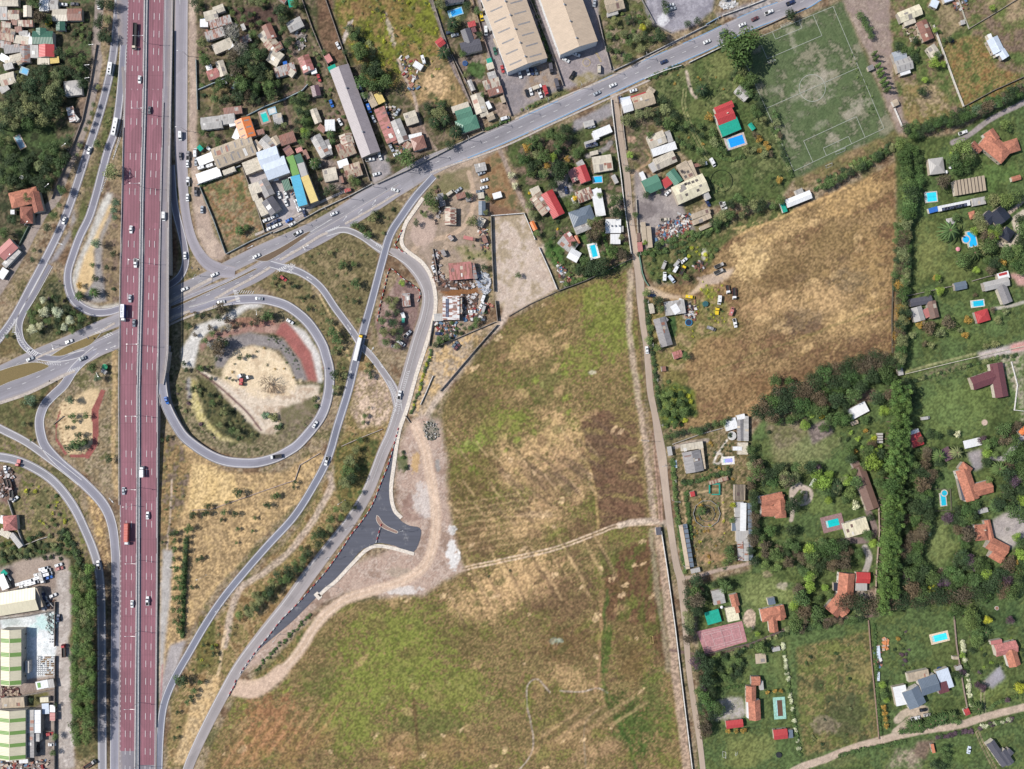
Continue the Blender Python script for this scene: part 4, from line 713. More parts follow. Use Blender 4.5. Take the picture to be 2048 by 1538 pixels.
edge_marks(o,F,Q,inset=.9);mb=MB();ribbon(mb,F,3.2,.3,.5);mb.build('crash_rail','metal',o,C(150,146,148))
# street lamps (median double-armed, roadside single-armed)
def lamp(double,h):
 r=empty('street_lamp',(0,0,0));mb=MB();mb.cyl(0,0,0,h,.16,.09,8);mb.build('pole','metal',r,C(200,200,204));mb=MB();mb.cyl(0,0,0,.4,.35,n=8);mb.build('base','concrete',r,C(180,176,170))
 for sx in((-1,1)if double else(-1,)):
  m=MB();m.tube((0,0,h-.2),(sx*3.0,0,h+.5),.11,.08);m.build('arm','metal',r,C(210,210,212));m=MB();m.box(min(sx*2.8,sx*3.7),-.18,h+.35,max(sx*2.8,sx*3.7),.18,h+.58);m.build('lamp_head','metal',r,C(225,225,226))
 return r
LD=lamp(True,12.5);LS=lamp(False,9.5);nl=[0]
def put_lamp(src,x,y,z,rz,label):
 o=src if not src.get('used')else copy_tree(src);src['used']=1;o.location=W(x,y,z);o.rotation_euler[2]=R(rz)
 if 'used' in o and o is not src:del o['used']
 tag(o,label,'street lamp','street lamps along the roads',(x,y))
for y in(86,228,375,525,690,831,975,1120,1262,1405,1530):put_lamp(LD,(lerp(y,MLk)+lerp(y,MRk))/2,y,zd(y)+.5,0,'double-armed street lamp on the motorway median')
for x,y,a in((190,100,180),(182,140,180),(182,166,185),(137,300,210),(104,380,215),(64,455,225),(30,520,230),(375,112,0),(372,262,0),(612,496,120),(520,622,100),(652,1172,50),(560,1268,50),(448,1210,40),(205,745,120),(412,1150,20),(705,1050,30),(655,1115,210),(268,1010,0),(690,1000,30),(1283,880,180),(1330,930,0),(1345,1000,180),(236,700,0),(740,1090,40),(800,1060,200),(118,690,110),(610,300+130,60),(400,552,70)):put_lamp(LS,x,y,0,a,'slim single-armed street lamp')
# country lane
o,F,Q=road('country_lane',"1226,186 1229,200 1236,240 1242,285 1250,330 1255,364 1259,419 1268,487 1276,545 1280,567 1281,600 1286,650 1293,695 1297,740 1301,786 1310,830 1318,877 1324,915 1329,960 1338,1035 1346,1090 1354,1135 1363,1165 1370,1242 1377,1333 1388,1411 1399,1480 1408,1560",[14,13,13,13,13,13,13,13,13,17,14,12,12,13,13,13,17,18,15,14,13,14,17,13,11,11,11,11],C(184,164,146),'gravel',z0=.05)
# ---------------------------------------------------------------- buildings
def rect(cx,cy,l,w_,a):
 c,s_=math.cos(a),math.sin(a);return[(cx+u*c-v*s_,cy+u*s_+v*c)for u,v in((-l/2,-w_/2),(l/2,-w_/2),(l/2,w_/2),(-l/2,w_/2))]
LAND=[]
def section(parent,O,spec,idx):
 t=[q.strip()for q in spec.split(',')];x1,y1,x2,y2,wp=map(float,t[:5]);T,mat,col,h=t[5],t[6],t[7],float(t[8]);opts=t[9:]
 a=W(x1,y1,h);b=W(x2,y2,h);k=S*(H-h)/H;cx,cy=(a.x+b.x)/2,(a.y+b.y)/2;l=(b-a).length;w_=wp*k;ang=math.atan2(b.y-a.y,b.x-a.x)
 jit=(idx%7)*.023;h+=jit;loc=Vector((cx,cy,0))-O;ov=.25;L2,W2=l/2,w_/2;mat={'s':'sheet','r':'rusty','f':'fibre','t':'tile','c':'cloth','p':'concrete','m':'metal'}[mat]
 color=PAL[col];j=rnd.uniform(.95,1.05);color=(color[0]*j,color[1]*j,color[2]*j,1)
 wc=PAL['white']if 'ww' in opts else(rnd.choice([C(206,196,180),C(190,176,158),C(214,208,200),C(170,160,150)]))
 mb=MB();open_='open' in opts
 if open_:
  for sx in(-1,1):
   for sy in(-1,1):mb.box(sx*(L2-.3)-.08,sy*(W2-.3)-.08,-.1,sx*(L2-.3)+.08,sy*(W2-.3)+.08,h-.12)
  mb.build('post','metal',parent,C(150,146,140),loc,ang)
 else:
  e=ov if T in 'GHS' else .0
  p=[(-L2+e,-W2+e),(L2-e,-W2+e),(L2-e,W2-e),(-L2+e,W2-e)]
  if T=='G' and not open_:
   rz_=h+min(W2*.26,2.6)-.12 if w_>3 else h;mb.prism(p,-.2,h-.03);n_=len(mb.v);x_=L2-e
   for sx in(-1,1):mb.face([(sx*x_,-W2+e,h-.04),(sx*x_,W2-e,h-.04),(sx*x_,0,rz_)])
  else:mb.prism(p,-.2,h-(.03 if T!='F' else .25))
  mb.build('wall','plaster',parent,wc,loc,ang)
 r=MB()
 rise=min(W2*(.42 if mat=='tile' else .26),2.8)
 if T=='G':
  for s_ in(-1,1):
   q=[(-L2,s_*W2,h),(L2,s_*W2,h),(L2,0,h+rise),(-L2,0,h+rise)];q2=[(x,y,z-.14)for x,y,z in q];r.face(q if s_<0 else q[::-1]);r.face(q2[::-1]if s_<0 else q2)
   for i in range(4):r.face([q[i],q[(i+1)%4],q2[(i+1)%4],q2[i]]if s_>0 else[q[(i+1)%4],q[i],q2[i],q2[(i+1)%4]])if i!=2 else None
 elif T=='H':
  d=min(W2,L2*.8);q=[(-L2,-W2,h),(L2,-W2,h),(L2,W2,h),(-L2,W2,h)];A_,B_=(-L2+d,0,h+rise),(L2-d,0,h+rise)
  for f in([q[0],q[1],B_,A_],[q[1],q[2],B_],[q[2],q[3],A_,B_],[q[3],q[0],A_]):r.face(f)
  r.box(-L2,-W2,h-.14,L2,W2,h-.002)
 elif T=='S':
  q=[(-L2,-W2,h),(L2,-W2,h),(L2,W2,h+w_*.08),(-L2,W2,h+w_*.08)];r.face(q);q2=[(x,y,z-.12)for x,y,z in q];r.face(q2[::-1])
  for i in range(4):r.face([q[(i+1)%4],q[i],q2[i],q2[(i+1)%4]])
 else:r.box(-L2,-W2,h-.25,L2,W2,h)
 ro=r.build('roof',mat,parent,color,loc,ang)
 zt=h+(rise if T in 'GH' else(w_*.08 if T=='S' else 0))
 zat=lambda y:h+(rise*(1-abs(y)/W2)if T in 'GH' else((y/w_+.5)*w_*.08 if T=='S' else 0))
 if T in 'GH' and l>4 and mat in('tile','sheet','fibre'):
  m=MB();dd=min(W2,L2*.8)if T=='H' else 0;m.box(-L2+dd,-.16,zt-.08,L2-dd,.16,zt+.07);m.build('ridge_cap','plaster',ro,tuple(min(c*1.15,.9)for c in color[:3])+(1,))
 for op in opts:
  if op.startswith('sky'):
   n_=int(op[3:]or 4)
   for q in range(n_):
    for sy in((-1,1)if T=='G' else(rnd.choice((-.6,.6)),)):
     x=-L2+l*(q+.5)/n_;y=sy*W2*.5;m=MB();dy=W2*.3;m.face([(x-.5,y-dy,zat(y-dy)+.04),(x+.5,y-dy,zat(y-dy)+.04),(x+.5,y+dy,zat(y+dy)+.04),(x-.5,y+dy,zat(y+dy)+.04)]);m.build('skylight','plaster',ro,PAL['grey']if 'skl' not in opts else PAL['white'])
  if op.startswith('vent'):
   for q in range(int(op[4:]or 4)):
    x=-L2+l*(q+.5)/int(op[4:]or 4);m=MB();m.cyl(x,0,zt-.1,zt+.9,.45,.45,8);m.cyl(x,0,zt+.9,zt+1.2,.7,.3,8);m.build('roof_vent','metal',ro,C(190,190,194))
  if op.startswith('hole'):
   for q in range(int(op[4:]or 3)):
    x=rnd.uniform(-L2*.8,L2*.8);y=rnd.choice((-1,1))*W2*rnd.uniform(.25,.7);m=MB();m.face([(x-1,y-.9,zat(y-.9)+.04),(x+1,y-.9,zat(y-.9)+.04),(x+1,y+.9,zat(y+.9)+.04),(x-1,y+.9,zat(y+.9)+.04)]);m.build('skylight','plaster',ro,C(96,88,84))
  if op.startswith('stripe'):
   n_=int(op[6:]or 4)
   for q in range(n_):
    x0=-L2+l*(q+.62)/n_;x1_=x0+l*.3/n_
    for sy in(-1,1):m=MB();m.face([(x0,0,zat(0)+.04),(x0,sy*W2,zat(W2)+.04),(x1_,sy*W2,zat(W2)+.04),(x1_,0,zat(0)+.04)][::sy]);m.build('roof_band','sheet',ro,C(120,158,76))
  if op=='chim':
   m=MB();x,y=L2*.3,W2*.35;m.box(x-.45,y-.35,zat(y)-.2,x+.45,y+.35,zt+.7);m.build('chimney','plaster',ro,C(214,196,176))
  if op=='tank':
   m=MB();m.cyl(L2*.2,W2*.3,zat(W2*.3),zat(W2*.3)+1.3,.6);m.build('water_tank','paint',ro,C(60,100,160))
  if op.startswith('solar'):
   for q in range(int(op[5:]or 2)):
    n_=int(op[5:]or 2);x=-L2*.7+1.4*L2*(q+.5)/n_;y=-W2*.45;m=MB();m.box(-1.9,-1,0,1.9,1,.07);so=m.build('solar_panel','solar',ro,None,(x,y,zat(y)+.2));so.rotation_euler[0]=math.atan2(rise,W2)if T in 'GH' else .15
  if op.startswith('slat'):
   n_=int(op[4:]or 7)
   for q in range(1,n_):x=-L2+l*q/n_;m=MB();m.face([(x-.28,-W2,h+.05),(x+.28,-W2,h+.05),(x+.28,W2,zat(W2)+.05),(x-.28,W2,zat(W2)+.05)]);m.build('roof_gap','plaster',ro,C(70,60,56))
 if mat in('rusty','fibre')and l*w_>40:
  for q in range(int(min(l*w_/45,5))):
   x=rnd.uniform(-L2*.8,L2*.8);y=rnd.uniform(-W2*.7,W2*.7);dx=rnd.uniform(.5,1.6);s_=1 if y>0 else-1;y0,y1_=sorted((y*.2 if T in 'GH' else y-1.2,min(abs(y)+1.2,W2-.1)*s_ if T in 'GH' else y+1.2))
   if y1_-y0<.4:continue
   m=MB();g=.035+q*.008;m.face([(x-dx,y0,zat(y0)+g),(x+dx,y0,zat(y0)+g),(x+dx,y1_,zat(y1_)+g),(x-dx,y1_,zat(y1_)+g)]);m.build('patched_sheet','sheet',ro,rnd.choice([C(226,222,216),C(168,118,98),C(150,142,136),C(200,186,166),C(130,104,96)]))
 if not open_ and idx==0 and h>2.2:
  for side in(-1,1):
   y=side*(W2-(ov if T in 'GHS' else 0));wpos=loc+O
   n_=max(int(l/4),1)
   for q in range(min(n_,4)):
    x=-L2+l*(q+.5)/min(n_,4);m=MB();dr=(q==0 and side==1)
    m.box(x-(.5 if dr else .6),y-.05,.0 if dr else 1.0,x+(.5 if dr else .6),y+.05,2.05 if h>2.4 else 1.9);m.build('door' if dr else 'window','paint' if dr else 'glass',parent,C(120,80,60)if dr else None,loc,ang)
 occ(rect((x1+x2)/2,(y1+y2)/2,math.hypot(x2-x1,y2-y1)+3,wp+3,math.atan2(y2-y1,x2-x1)))
def B(kind,short,extra,cat,secs,auto=True):
 ss_=[q for q in secs.split(';')if q.strip()];xs=[];ys=[]
 for q in ss_:t=q.split(',');xs.append((float(t[0])+float(t[2]))/2);ys.append((float(t[1])+float(t[3]))/2)
 cx,cy=sum(xs)/len(xs),sum(ys)/len(ys);O=W(cx,cy);r=empty(kind,O)
 for i,q in enumerate(ss_):section(r,O,q,i)
 tag(r,short+(' '+extra if extra else ''),cat);LAND.append((short,cx,cy));return r
TBL="""
house|white tin-roofed house|at the top left edge of the village|house|79,10,98,10,24,G,s,white,3.2;98,10,117,10,21,G,f,lgrey,3
house|small cream house|at the very top left corner|house|0,4,37,4,17,G,f,cream,3
house|grey lean-to house|with patched rusty sheets at the top left|house|0,27,15,27,26,S,f,lgrey,2.8;16,30,39,30,20,G,r,cream,3
shed|narrow cream shed|standing among dark trees at the top left|shed|55,11,55,34,17,G,s,cream,2.8
house|twin cream and rust bungalow|beside the gravel street|house|105,30,135,30,24,G,s,cream,3.1;135,29,164,29,24,G,r,rust,3.2
shed|flat cream shed|with a reddish patch beside the green-roofed house|shed|36,47,66,47,13,S,r,cream,2.6
shed|little green-roofed shed|in a flower garden by the gravel street|shed|121,43,121,61,18,G,s,dgreen,2.6
house|large green-roofed village house|with two gables at the left|house|65,75,106,75,26,G,s,dgreen,4.2;82,56,82,76,20,G,s,dgreen,4.3;57,81,64,81,16,F,s,white,3
house|bright red-roofed village house|below the green-roofed one|house|93,89,93,114,31,G,s,red,3.9;61,103,77,103,25,S,f,lgrey,3;75,122,99,122,14,F,f,cream,2.7
shed|brown corrugated shed|beside the bright red roof|shed|50,90,50,125,21,G,r,grey,2.9
house|row of low patched houses|crowded along the left edge|house|0,66,30,72,26,G,r,tan,2.8;28,78,58,82,16,S,f,cream,2.7;8,100,40,96,16,S,f,grey,2.6;0,88,22,92,14,S,r,lgrey,2.5
shed|white sheet-roofed shack|near the small round white pool chairs|shed|0,112,18,122,14,S,s,white,2.6
shed|tilted grey shack|above the small blue pool|shed|8,135,26,130,13,S,f,lgrey,2.5
house|cream farmhouse with a brown roof hatch|at the left edge|house|0,162,30,154,24,G,f,cream,3;0,182,16,172,14,S,f,lgrey,2.6
house|tan and white village house|left of the bare lane at the top edge|house|20,118,44,112,14,G,f,cream,3;30,60,44,58,12,S,r,rust,2.8
shed|small rusty lean-to|between dark trees in the top left village|shed|22,44,34,46,10,S,r,rust,2.5
shed|row of grey-white roofs|behind the large green-roofed village house|shed|38,66,56,66,10,G,f,lgrey,2.7;44,72,60,70,10,F,s,white,2.6;2,48,22,50,12,G,r,cream,2.8
house|pale cream back house|above the tilted grey shack|house|10,126,30,120,10,S,f,cream,2.6;34,126,48,118,11,G,f,tan,2.7
sun_sail|pale yellow sun sail|stretched beside the red-roofed village house|sun sail|100,121,118,119,13,F,c,yellow,2.6,open
house|pale hip-roofed cottage|by the stone-walled street|house|128,178,163,174,30,H,s,lgrey,3.3
shed|row of white shacks|beside the stone-walled street|shed|139,214,146,243,14,S,r,white,2.5;146,230,156,241,9,S,s,lgrey,2.4
house|terracotta-tiled villa by the gravel street|with two offset wings|house|20,402,76,388,32,H,t,tile,3.6;68,384,78,424,20,G,t,dtile,3.5;40,430,66,430,34,H,t,dtile,3.4;21,424,29,424,9,F,p,white,2.4
house|long pink-roofed house|at the left edge by the gravel street|house|0,512,28,486,26,G,s,pink,3.6;17,488,34,498,14,S,f,lgrey,2.8;8,532,38,500,12,S,f,lgrey,2.6
shed|white shed with teal edging|below the long pink roof|shed|0,556,12,538,14,S,s,white,2.5
house|pink hip-roofed house|beside the scrubby slope at the lower left|house|6,1047,34,1045,30,H,t,pink,3.6;0,1062,20,1072,14,F,f,cream,2.8;22,1068,42,1094,11,S,f,lgrey,2.6;0,1038,8,1040,16,F,s,white,2.7
shed|white and teal shed|at the left edge above the parked vans|shed|0,1150,12,1178,16,S,s,white,2.8;4,1142,12,1150,10,F,c,teal,2.5
warehouse|cream corrugated workshop|with two blue roof bands in the lower left yard|warehouse|-20,1212,74,1197,46,G,s,lemon,6;74,1196,81,1194,40,S,s,tan,5
warehouse|northern green-striped warehouse|beside the white stone yard|warehouse|22,1259,22,1371,41,G,s,lemon,7,stripe4;50,1334,58,1334,24,F,f,lgrey,4
warehouse|southern green-striped warehouse|with grey annexes at the bottom left|warehouse|23,1420,23,1519,56,G,s,lemon,7,stripe4;59,1420,59,1466,17,F,f,lgrey,5;74,1420,74,1466,15,F,s,white,4.6;60,1466,60,1515,18,S,f,grey,4.6;74,1467,74,1483,10,F,f,lgrey,4.2
shed|tan ribbed shed|above the southern green-striped warehouse|shed|4,1406,49,1404,21,S,f,tan,4;8,1404,14,1404,18,F,s,lgrey,4.2
shed|white yard hut with a green roof square|by the yard wall|shed|72,1372,96,1367,16,F,s,white,3;96,1368,108,1366,17,F,f,lgrey,2.9;75,1371,81,1370,10,F,s,wgreen,3.1
shed|blue tarpaulin shelter|beside the southern warehouse yard|shelter|84,1418,98,1417,21,F,c,pblue,2.6,open;80,1400,97,1399,10,F,s,lemon,2.8
shed|narrow white and pink hut|against the yard wall|hut|105,1410,105,1424,11,S,s,white,2.6;105,1425,105,1441,11,S,s,pink,2.7
shed|low white awnings|at the foot of the southern warehouse|awning|38,1523,56,1522,8,F,s,white,3;12,1521,24,1520,5,F,s,white,3
house|cream house with a white porch|at the top of the service road|house|409,34,434,27,20,G,f,cream,3.2;427,22,448,14,15,G,f,cream,3.1;400,46,416,46,16,F,s,white,2.6;419,50,462,38,17,S,r,lgrey,2.7
house|whitish shack row|under the bare grey tree|house|411,74,448,62,18,S,r,lgrey,2.8
house|broken cream house|with scattered white sheets near the service road|house|427,100,464,84,20,S,f,cream,2.9;452,80,463,96,14,S,s,white,2.7
shed|tiny white garden shed|between ploughed rows and dark trees|shed|484,48,489,60,8,S,s,lgrey,2.3
shed|grey-brown barn|in the dark garden beside the long rust-roofed house|shed|480,82,501,74,15,G,r,grey,2.8
house|long rust and cream house|stepping down beside the winding track|house|532,49,545,78,20,G,r,rust,3.3;521,66,536,84,16,S,f,cream,3;536,80,556,104,26,G,r,tan,3.2;540,108,561,122,30,G,f,cream,3.4;556,84,562,98,10,F,r,maroon,3
house|low shack with a blue tarpaulin|at the foot of the long rust-roofed house|house|550,146,590,134,20,S,r,lgrey,2.8;572,138,588,150,14,S,f,cream,2.7;566,127,574,125,7,F,c,blue,2.9
house|grey-cream house|with a wide gable near the top|house|576,56,604,42,22,G,f,lgrey,3.4
house|pink-brown gabled house|with a white porch by the brown field|house|606,112,618,143,24,G,r,pink,3.5;622,144,633,141,10,F,s,white,2.7
shed|pale pink shed|at the edge of the brown field|shed|653,110,661,124,12,S,s,pink,2.5
tarpaulin|teal tarpaulin strip|at the head of the long poultry-like shed|tarpaulin|657,140,672,133,12,F,c,teal,2.4,open
tarpaulin|teal awning|at the top edge above the cream gable|awning|580,-8,584,14,12,F,c,teal,2.4,open;560,-6,572,2,12,F,r,lgrey,2.6
warehouse|long two-tone shed|with pale and mauve roof slopes|warehouse|678,134,742,309,40,G,s,ash,4.6,vent2
shed|plum-roofed shed|beside the dirt track|shed|629,171,634,192,17,G,s,plum,2.9
house|cream house with a pinkish wing|in the meadow by the service road|house|438,122,448,152,17,G,f,cream,3.2;415,152,438,144,20,G,r,pink,3;413,138,424,134,13,F,s,white,2.6
shed|grey-green gabled shed|on the lawn beside the lane|shed|626,218,637,246,15,G,f,cream,3
house|bright white-roofed house|beside the palm and the parked car|house|650,251,670,250,23,G,s,white,3.2;637,252,650,262,12,S,r,rust,2.7
house|grey house with one white corner|west of the long two-tone shed|house|630,272,652,312,22,G,f,lgrey,3.4;640,306,650,303,16,F,s,white,3;652,280,660,310,12,S,f,grey,2.9
house|patched cream and rust house|beside the two-tone shed|house|690,268,698,296,26,G,r,cream,3.2;676,305,708,292,30,G,r,tan,3.1
shed|small white-roofed porch hut|between two patched houses|hut|676,330,696,323,15,F,s,white,2.7
house|cream cottage with a brown lean-to|by the avenue hedge|house|647,352,674,346,26,G,f,cream,3.1
house|rusty roadside house|next to the avenue hedge|house|690,346,722,336,28,G,r,tan,3.2;706,338,716,352,14,S,r,rust,3
shed|dark red kiosk|between cottages and the avenue wall|shed|689,382,701,378,7,F,r,red,2.4
house|grey gabled house|fronting the service road|house|402,248,444,243,25,G,f,lgrey,3.3;442,240,470,236,20,G,f,lgrey,3.2
shed|red-brown striped roof|above the orange-roofed building|shed|447,224,484,219,15,S,r,rust,3
house|vivid orange-roofed building|with three dark skylights|house|484,237,497,276,32,G,s,borange,4.2,sky3;470,262,482,268,30,S,s,white,3.4;458,248,474,244,12,F,s,white,3
shed|open cream carport|at the service road above the long cream shed|shed|396,324,428,311,18,F,s,white,3;428,300,440,312,12,S,f,lgrey,2.8
warehouse|long cream workshop|with rows of grey skylights behind the vivid orange roof|warehouse|428,318,508,288,42,G,f,tan,4.6,sky6;476,316,512,300,9,F,s,white,4.2,slat7
warehouse|white flat-roofed store|at the service road corner|warehouse|394,358,440,342,20,F,s,white,3.6
house|white and grey annex|next to the vivid orange roof|house|488,278,508,296,20,S,r,lgrey,3.3
house|cream gabled warehouse|with a round dark roof stain|house|506,285,522,300,18,G,s,sand,3.8;524,278,545,298,26,G,f,lgrey,3.8;546,274,556,290,16,G,f,tan,3.7
house|rust-roofed row house|between the cream warehouse and the lane|house|560,282,590,272,22,G,r,rust,3.3;572,294,582,310,16,S,r,maroon,3
shed|small salmon-roofed shed|at the end of the rust-roofed row|shed|592,302,604,297,9,F,s,pink,2.8
shed|white poolside shed|beside the teal pool|shed|547,240,564,236,22,G,f,lgrey,2.9;556,236,564,234,14,F,s,white,3.1
warehouse|pale blue-white factory roof|in two stepped halves above the car yard|warehouse|518,322,558,308,36,G,s,pblue,6;530,344,574,328,36,G,s,pblue,6.4
warehouse|green, blue and yellow striped factory|with painted roof lengths beside the car yard|warehouse|579,312,592,350,15,F,s,wgreen,6;590,351,606,411,19,F,s,cyan,6;594,309,601,326,14,F,s,dgreen,5.9;601,326,609,352,14,F,s,lgrey,5.9;609,352,629,404,16,F,s,yellow,5.9
house|cream office block|with a walled roof above the vacant lot|house|488,338,524,324,26,F,p,cream,4.4;500,380,522,372,22,F,f,cream,4.2;502,372,512,400,12,F,p,cream,4
warehouse|grey sheet-roofed shed|beside the car yard|warehouse|524,360,540,392,22,G,f,grey,4;534,398,552,425,26,G,f,dgrey,4.2;516,398,530,430,16,F,p,cream,4
shed|small dark green roof panels|between the factory and the car yard|shed|566,372,584,366,22,F,s,dgreen,3.4
shed|white canopy|over the factory parking yard|canopy|580,354,585,372,8,F,s,white,3.4,open
tarpaulin|tan shade cloths|beside the two-tone shed|shade cloth|736,186,750,213,14,F,c,tan,2.6,open;754,186,764,206,15,F,c,yellow,2.6,open
house|long rust-roofed strip house|with red and blue sheets|house|758,216,784,284,22,S,r,pink,3.1,tank;784,262,792,286,12,F,r,rust,2.9
house|long grey-white house|between the rust strip and the dirt drive|house|790,240,808,284,22,G,f,lgrey,3.4
house|cream-roofed corner house|at the dirt drive|house|810,240,834,232,26,G,f,cream,3.3
house|red-brown hip-roofed house|beside the round dark tree and the avenue|house|824,290,850,282,26,H,s,rust,3.7;808,286,824,296,14,S,r,tan,3;818,276,844,270,12,F,s,white,2.9
shed|white hut|beside the caravan on the dry plot|hut|828,126,844,136,12,F,s,white,2.6
shed|small red-roofed shed|at the edge of the yellow weed field|shed|874,90,887,80,16,G,s,red,2.7
house|dark slate house|with a maroon flat annex near the top|house|930,58,940,86,20,G,s,dgrey,3.5;922,98,962,88,24,G,s,dgrey,3.6;938,70,950,78,16,F,r,brown,3;936,50,951,46,11,F,s,red,3;940,62,952,58,10,F,s,maroon,2.7
house|black-roofed house|cut by the top edge above a pool|house|888,-6,926,-12,30,G,s,dgrey,3.5
warehouse|western beige warehouse|with a long row of skylights|warehouse|986,-62,1055,130,85,G,s,sand,8,sky9,vent7,ww
shed|lean-to workshop strip|along the western warehouse wall|shed|972,30,985,60,12,F,s,lgrey,4;990,76,999,94,10,F,s,tan,4;1060,127,1079,120,12,F,s,tan,3.4
warehouse|eastern beige warehouse|with a white wall and small roof vents|warehouse|1098,-70,1158,96,80,G,s,sand,8.5,vent5,ww;1126,98,1160,86,5,F,s,dgreen,4
house|teal-green hip-roofed house|by the avenue hedge with palms|house|912,232,944,222,20,G,s,green,3.8;914,256,956,242,28,H,s,green,3.9;904,220,938,209,13,F,s,cream,3.2
shed|teal and grey garden sheds|down the boundary of the warehouse yard|shed|974,124,984,121,13,F,s,teal,2.6;974,134,987,130,13,F,f,cream,2.6;976,154,992,149,17,G,f,lgrey,2.9
shed|narrow grey shed|beside the lawn and the walled lane|shed|938,160,947,181,9,G,f,lgrey,2.6
house|mixed cream and rust house|backing on the warehouse yard|house|967,172,999,163,20,G,r,cream,3.1;976,187,1005,178,14,S,r,rust,2.9
house|long cream garden house|with a white side roof beside the walled lane|house|952,188,964,226,24,G,f,cream,3.2;974,203,981,217,8,F,s,white,3;974,236,988,230,15,G,f,tan,2.9;960,230,976,224,12,S,f,cream,3
shed|tiny teal-fronted kiosk|in the dirt yard by the avenue|shed|1002,200,1010,197,14,S,f,tan,2.5
house|cream-brown house|east of the eastern warehouse|house|1212,12,1246,2,30,G,f,tan,3.4;1214,30,1236,24,8,S,s,lgrey,2.6
shed|small cream barn|in the dry plot south of the avenue|shed|950,337,972,332,17,G,f,lgrey,2.8
house|white and tan roadside house|with a red front roof by the lane|house|1244,214,1264,208,26,G,s,white,3.3;1266,208,1308,194,26,G,f,tan,3.4;1262,198,1292,188,10,F,s,red,3;1242,202,1262,198,12,F,s,pblue,2.8
shed|tan guard hut|at the paved forecourt|hut|1295,178,1308,186,14,G,f,tan,2.6
house|red and teal pool house|on the park lawn|house|1430,222,1466,207,14,G,s,red,4;1433,240,1468,226,24,G,s,red,4.3,chim;1440,262,1478,246,26,S,c,teal,3.6
shed|pale grey clubhouse|beside the pitch touchline trees|shed|1474,176,1496,196,18,G,f,lgrey,3
tent|small teal tent|between pool house and football pitch|tent|1499,247,1508,259,9,G,c,teal,1.8
house|cream and white farmhouse cluster|by the tree-lined lane|house|1297,286,1330,272,26,G,f,cream,3.4;1304,306,1352,290,16,F,s,white,3.2;1310,330,1350,312,24,G,f,cream,3.5;1334,262,1342,284,11,F,f,lgrey,3;1302,326,1312,342,14,S,s,lgrey,3
shed|long tan shed with open bays|running down to the gravel yard|warehouse|1362,326,1384,366,22,S,f,tan,4,hole5;1376,322,1392,362,14,S,f,tan,3.8
house|western green-roofed yard building|beside the gravel yard|house|1288,376,1320,362,30,G,s,green,3.8
shed|crimson flat roof|between two green yard roofs|shed|1326,370,1342,358,18,F,s,red,3.2
house|eastern green-roofed yard building|against the long tan shed|house|1340,342,1358,366,20,G,s,green,3.9
shed|slim white store|on the grass by the lane|shed|1282,344,1290,362,9,F,s,white,2.5
warehouse|big cream hall|with square roof holes above the scrap heap|warehouse|1350,392,1412,364,38,G,f,lemon,5.5,hole8;1402,366,1418,398,10,F,s,lgrey,4.6
shed|three stepped tan sheds|at the edge of the hedge below the big cream hall|shed|1384,434,1420,420,11,S,f,tan,3.4;1386,446,1422,431,10,S,f,tan,3.2;1400,458,1423,448,8,S,f,tan,3
trailer|long western parked trailer|standing by the lane in the gravel yard|trailer|1286,444,1290,485,9,F,s,tan,3.6
trailer|long eastern parked trailer|next to its twin in the gravel yard|trailer|1297,452,1301,495,9,F,s,tan,3.6
shed|faded pink shed|at the lane corner below the two trailers|shed|1279,484,1281,503,10,F,f,pink,2.7;1277,466,1278,482,7,F,f,brown,2.4
house|white marquee roof|with a teal skirt on the hedge line|house|1572,408,1622,388,17,G,s,white,3.2;1564,404,1571,424,9,F,c,teal,2.4;1592,386,1606,380,10,F,f,lgrey,3
house|cream house with an orange courtyard wall|in the car park south of the avenue|house|1168,250,1188,244,12,F,p,lgrey,2.4
house|white L-shaped house|beside the solar-roofed shed|house|1188,270,1222,256,16,F,s,white,3.1;1186,274,1196,270,16,F,s,white,3
shed|solar-roofed shed|by the parked silver car|shed|1170,290,1192,283,12,F,s,lgrey,2.8,solar3
house|cream three-gabled house|above the small blue pool|house|1186,330,1224,324,32,G,f,cream,3.5
house|coral-roofed house|above the winding driveway|house|1140,354,1156,346,26,S,f,pink,3.1;1160,332,1172,364,22,G,s,red,3.6;1164,332,1158,322,14,F,f,lgrey,3
house|hip-roofed crimson house|with a rusty west half by the track|house|1093,384,1118,432,26,G,s,red,3.8;1070,390,1096,424,28,G,r,tan,3.4;1062,386,1080,378,16,F,f,cream,3
house|white patchwork bungalow|between driveway and the long white house|house|1154,396,1184,384,24,G,r,cream,3.1
house|long white courtyard house|beside the country lane|house|1192,378,1202,432,20,F,s,white,3.4;1186,388,1198,382,16,F,s,white,3.3
house|dark blue-grey hip-roofed house|on the lawn with a trampoline|house|1142,440,1186,424,32,H,s,slate,3.8;1150,462,1180,450,16,G,f,lgrey,3.3
house|large white flat-roofed house|with small roof vents by the lane|house|1211,452,1242,452,28,F,s,white,3.6,vent4;1221,478,1241,478,20,F,s,white,3.5;1242,458,1247,458,12,F,s,lgrey,3
house|white house with brick-red patches|beside the teal swimming pool|house|1122,476,1150,498,24,F,f,lgrey,3.4;1132,466,1148,488,14,F,r,pink,3.6;1138,505,1158,516,22,G,s,white,3.4
shed|slim orange garden shed|beside the patchwork white house|shed|1151,471,1158,487,6,G,s,orange,2.6
shed|orange-roofed boundary shed|on the edge of the bare lot|shed|1063,443,1071,460,9,G,s,borange,2.6
shed|brown-roofed lean-to|beside the large tree west of the wreck yard|shed|880,387,886,412,12,S,f,grey,2.6
shed|rusty square shack|among wrecked cars|shed|913,394,931,388,11,F,r,rust,2.6
shed|blue-grey and cream sheds|in a row down the wreck yard|shed|956,392,968,390,12,F,f,cream,2.7;964,402,964,430,14,G,s,slate,2.9
shed|white roadside caravan shed|on the brown plot|shed|986,393,1003,388,12,F,s,white,2.6
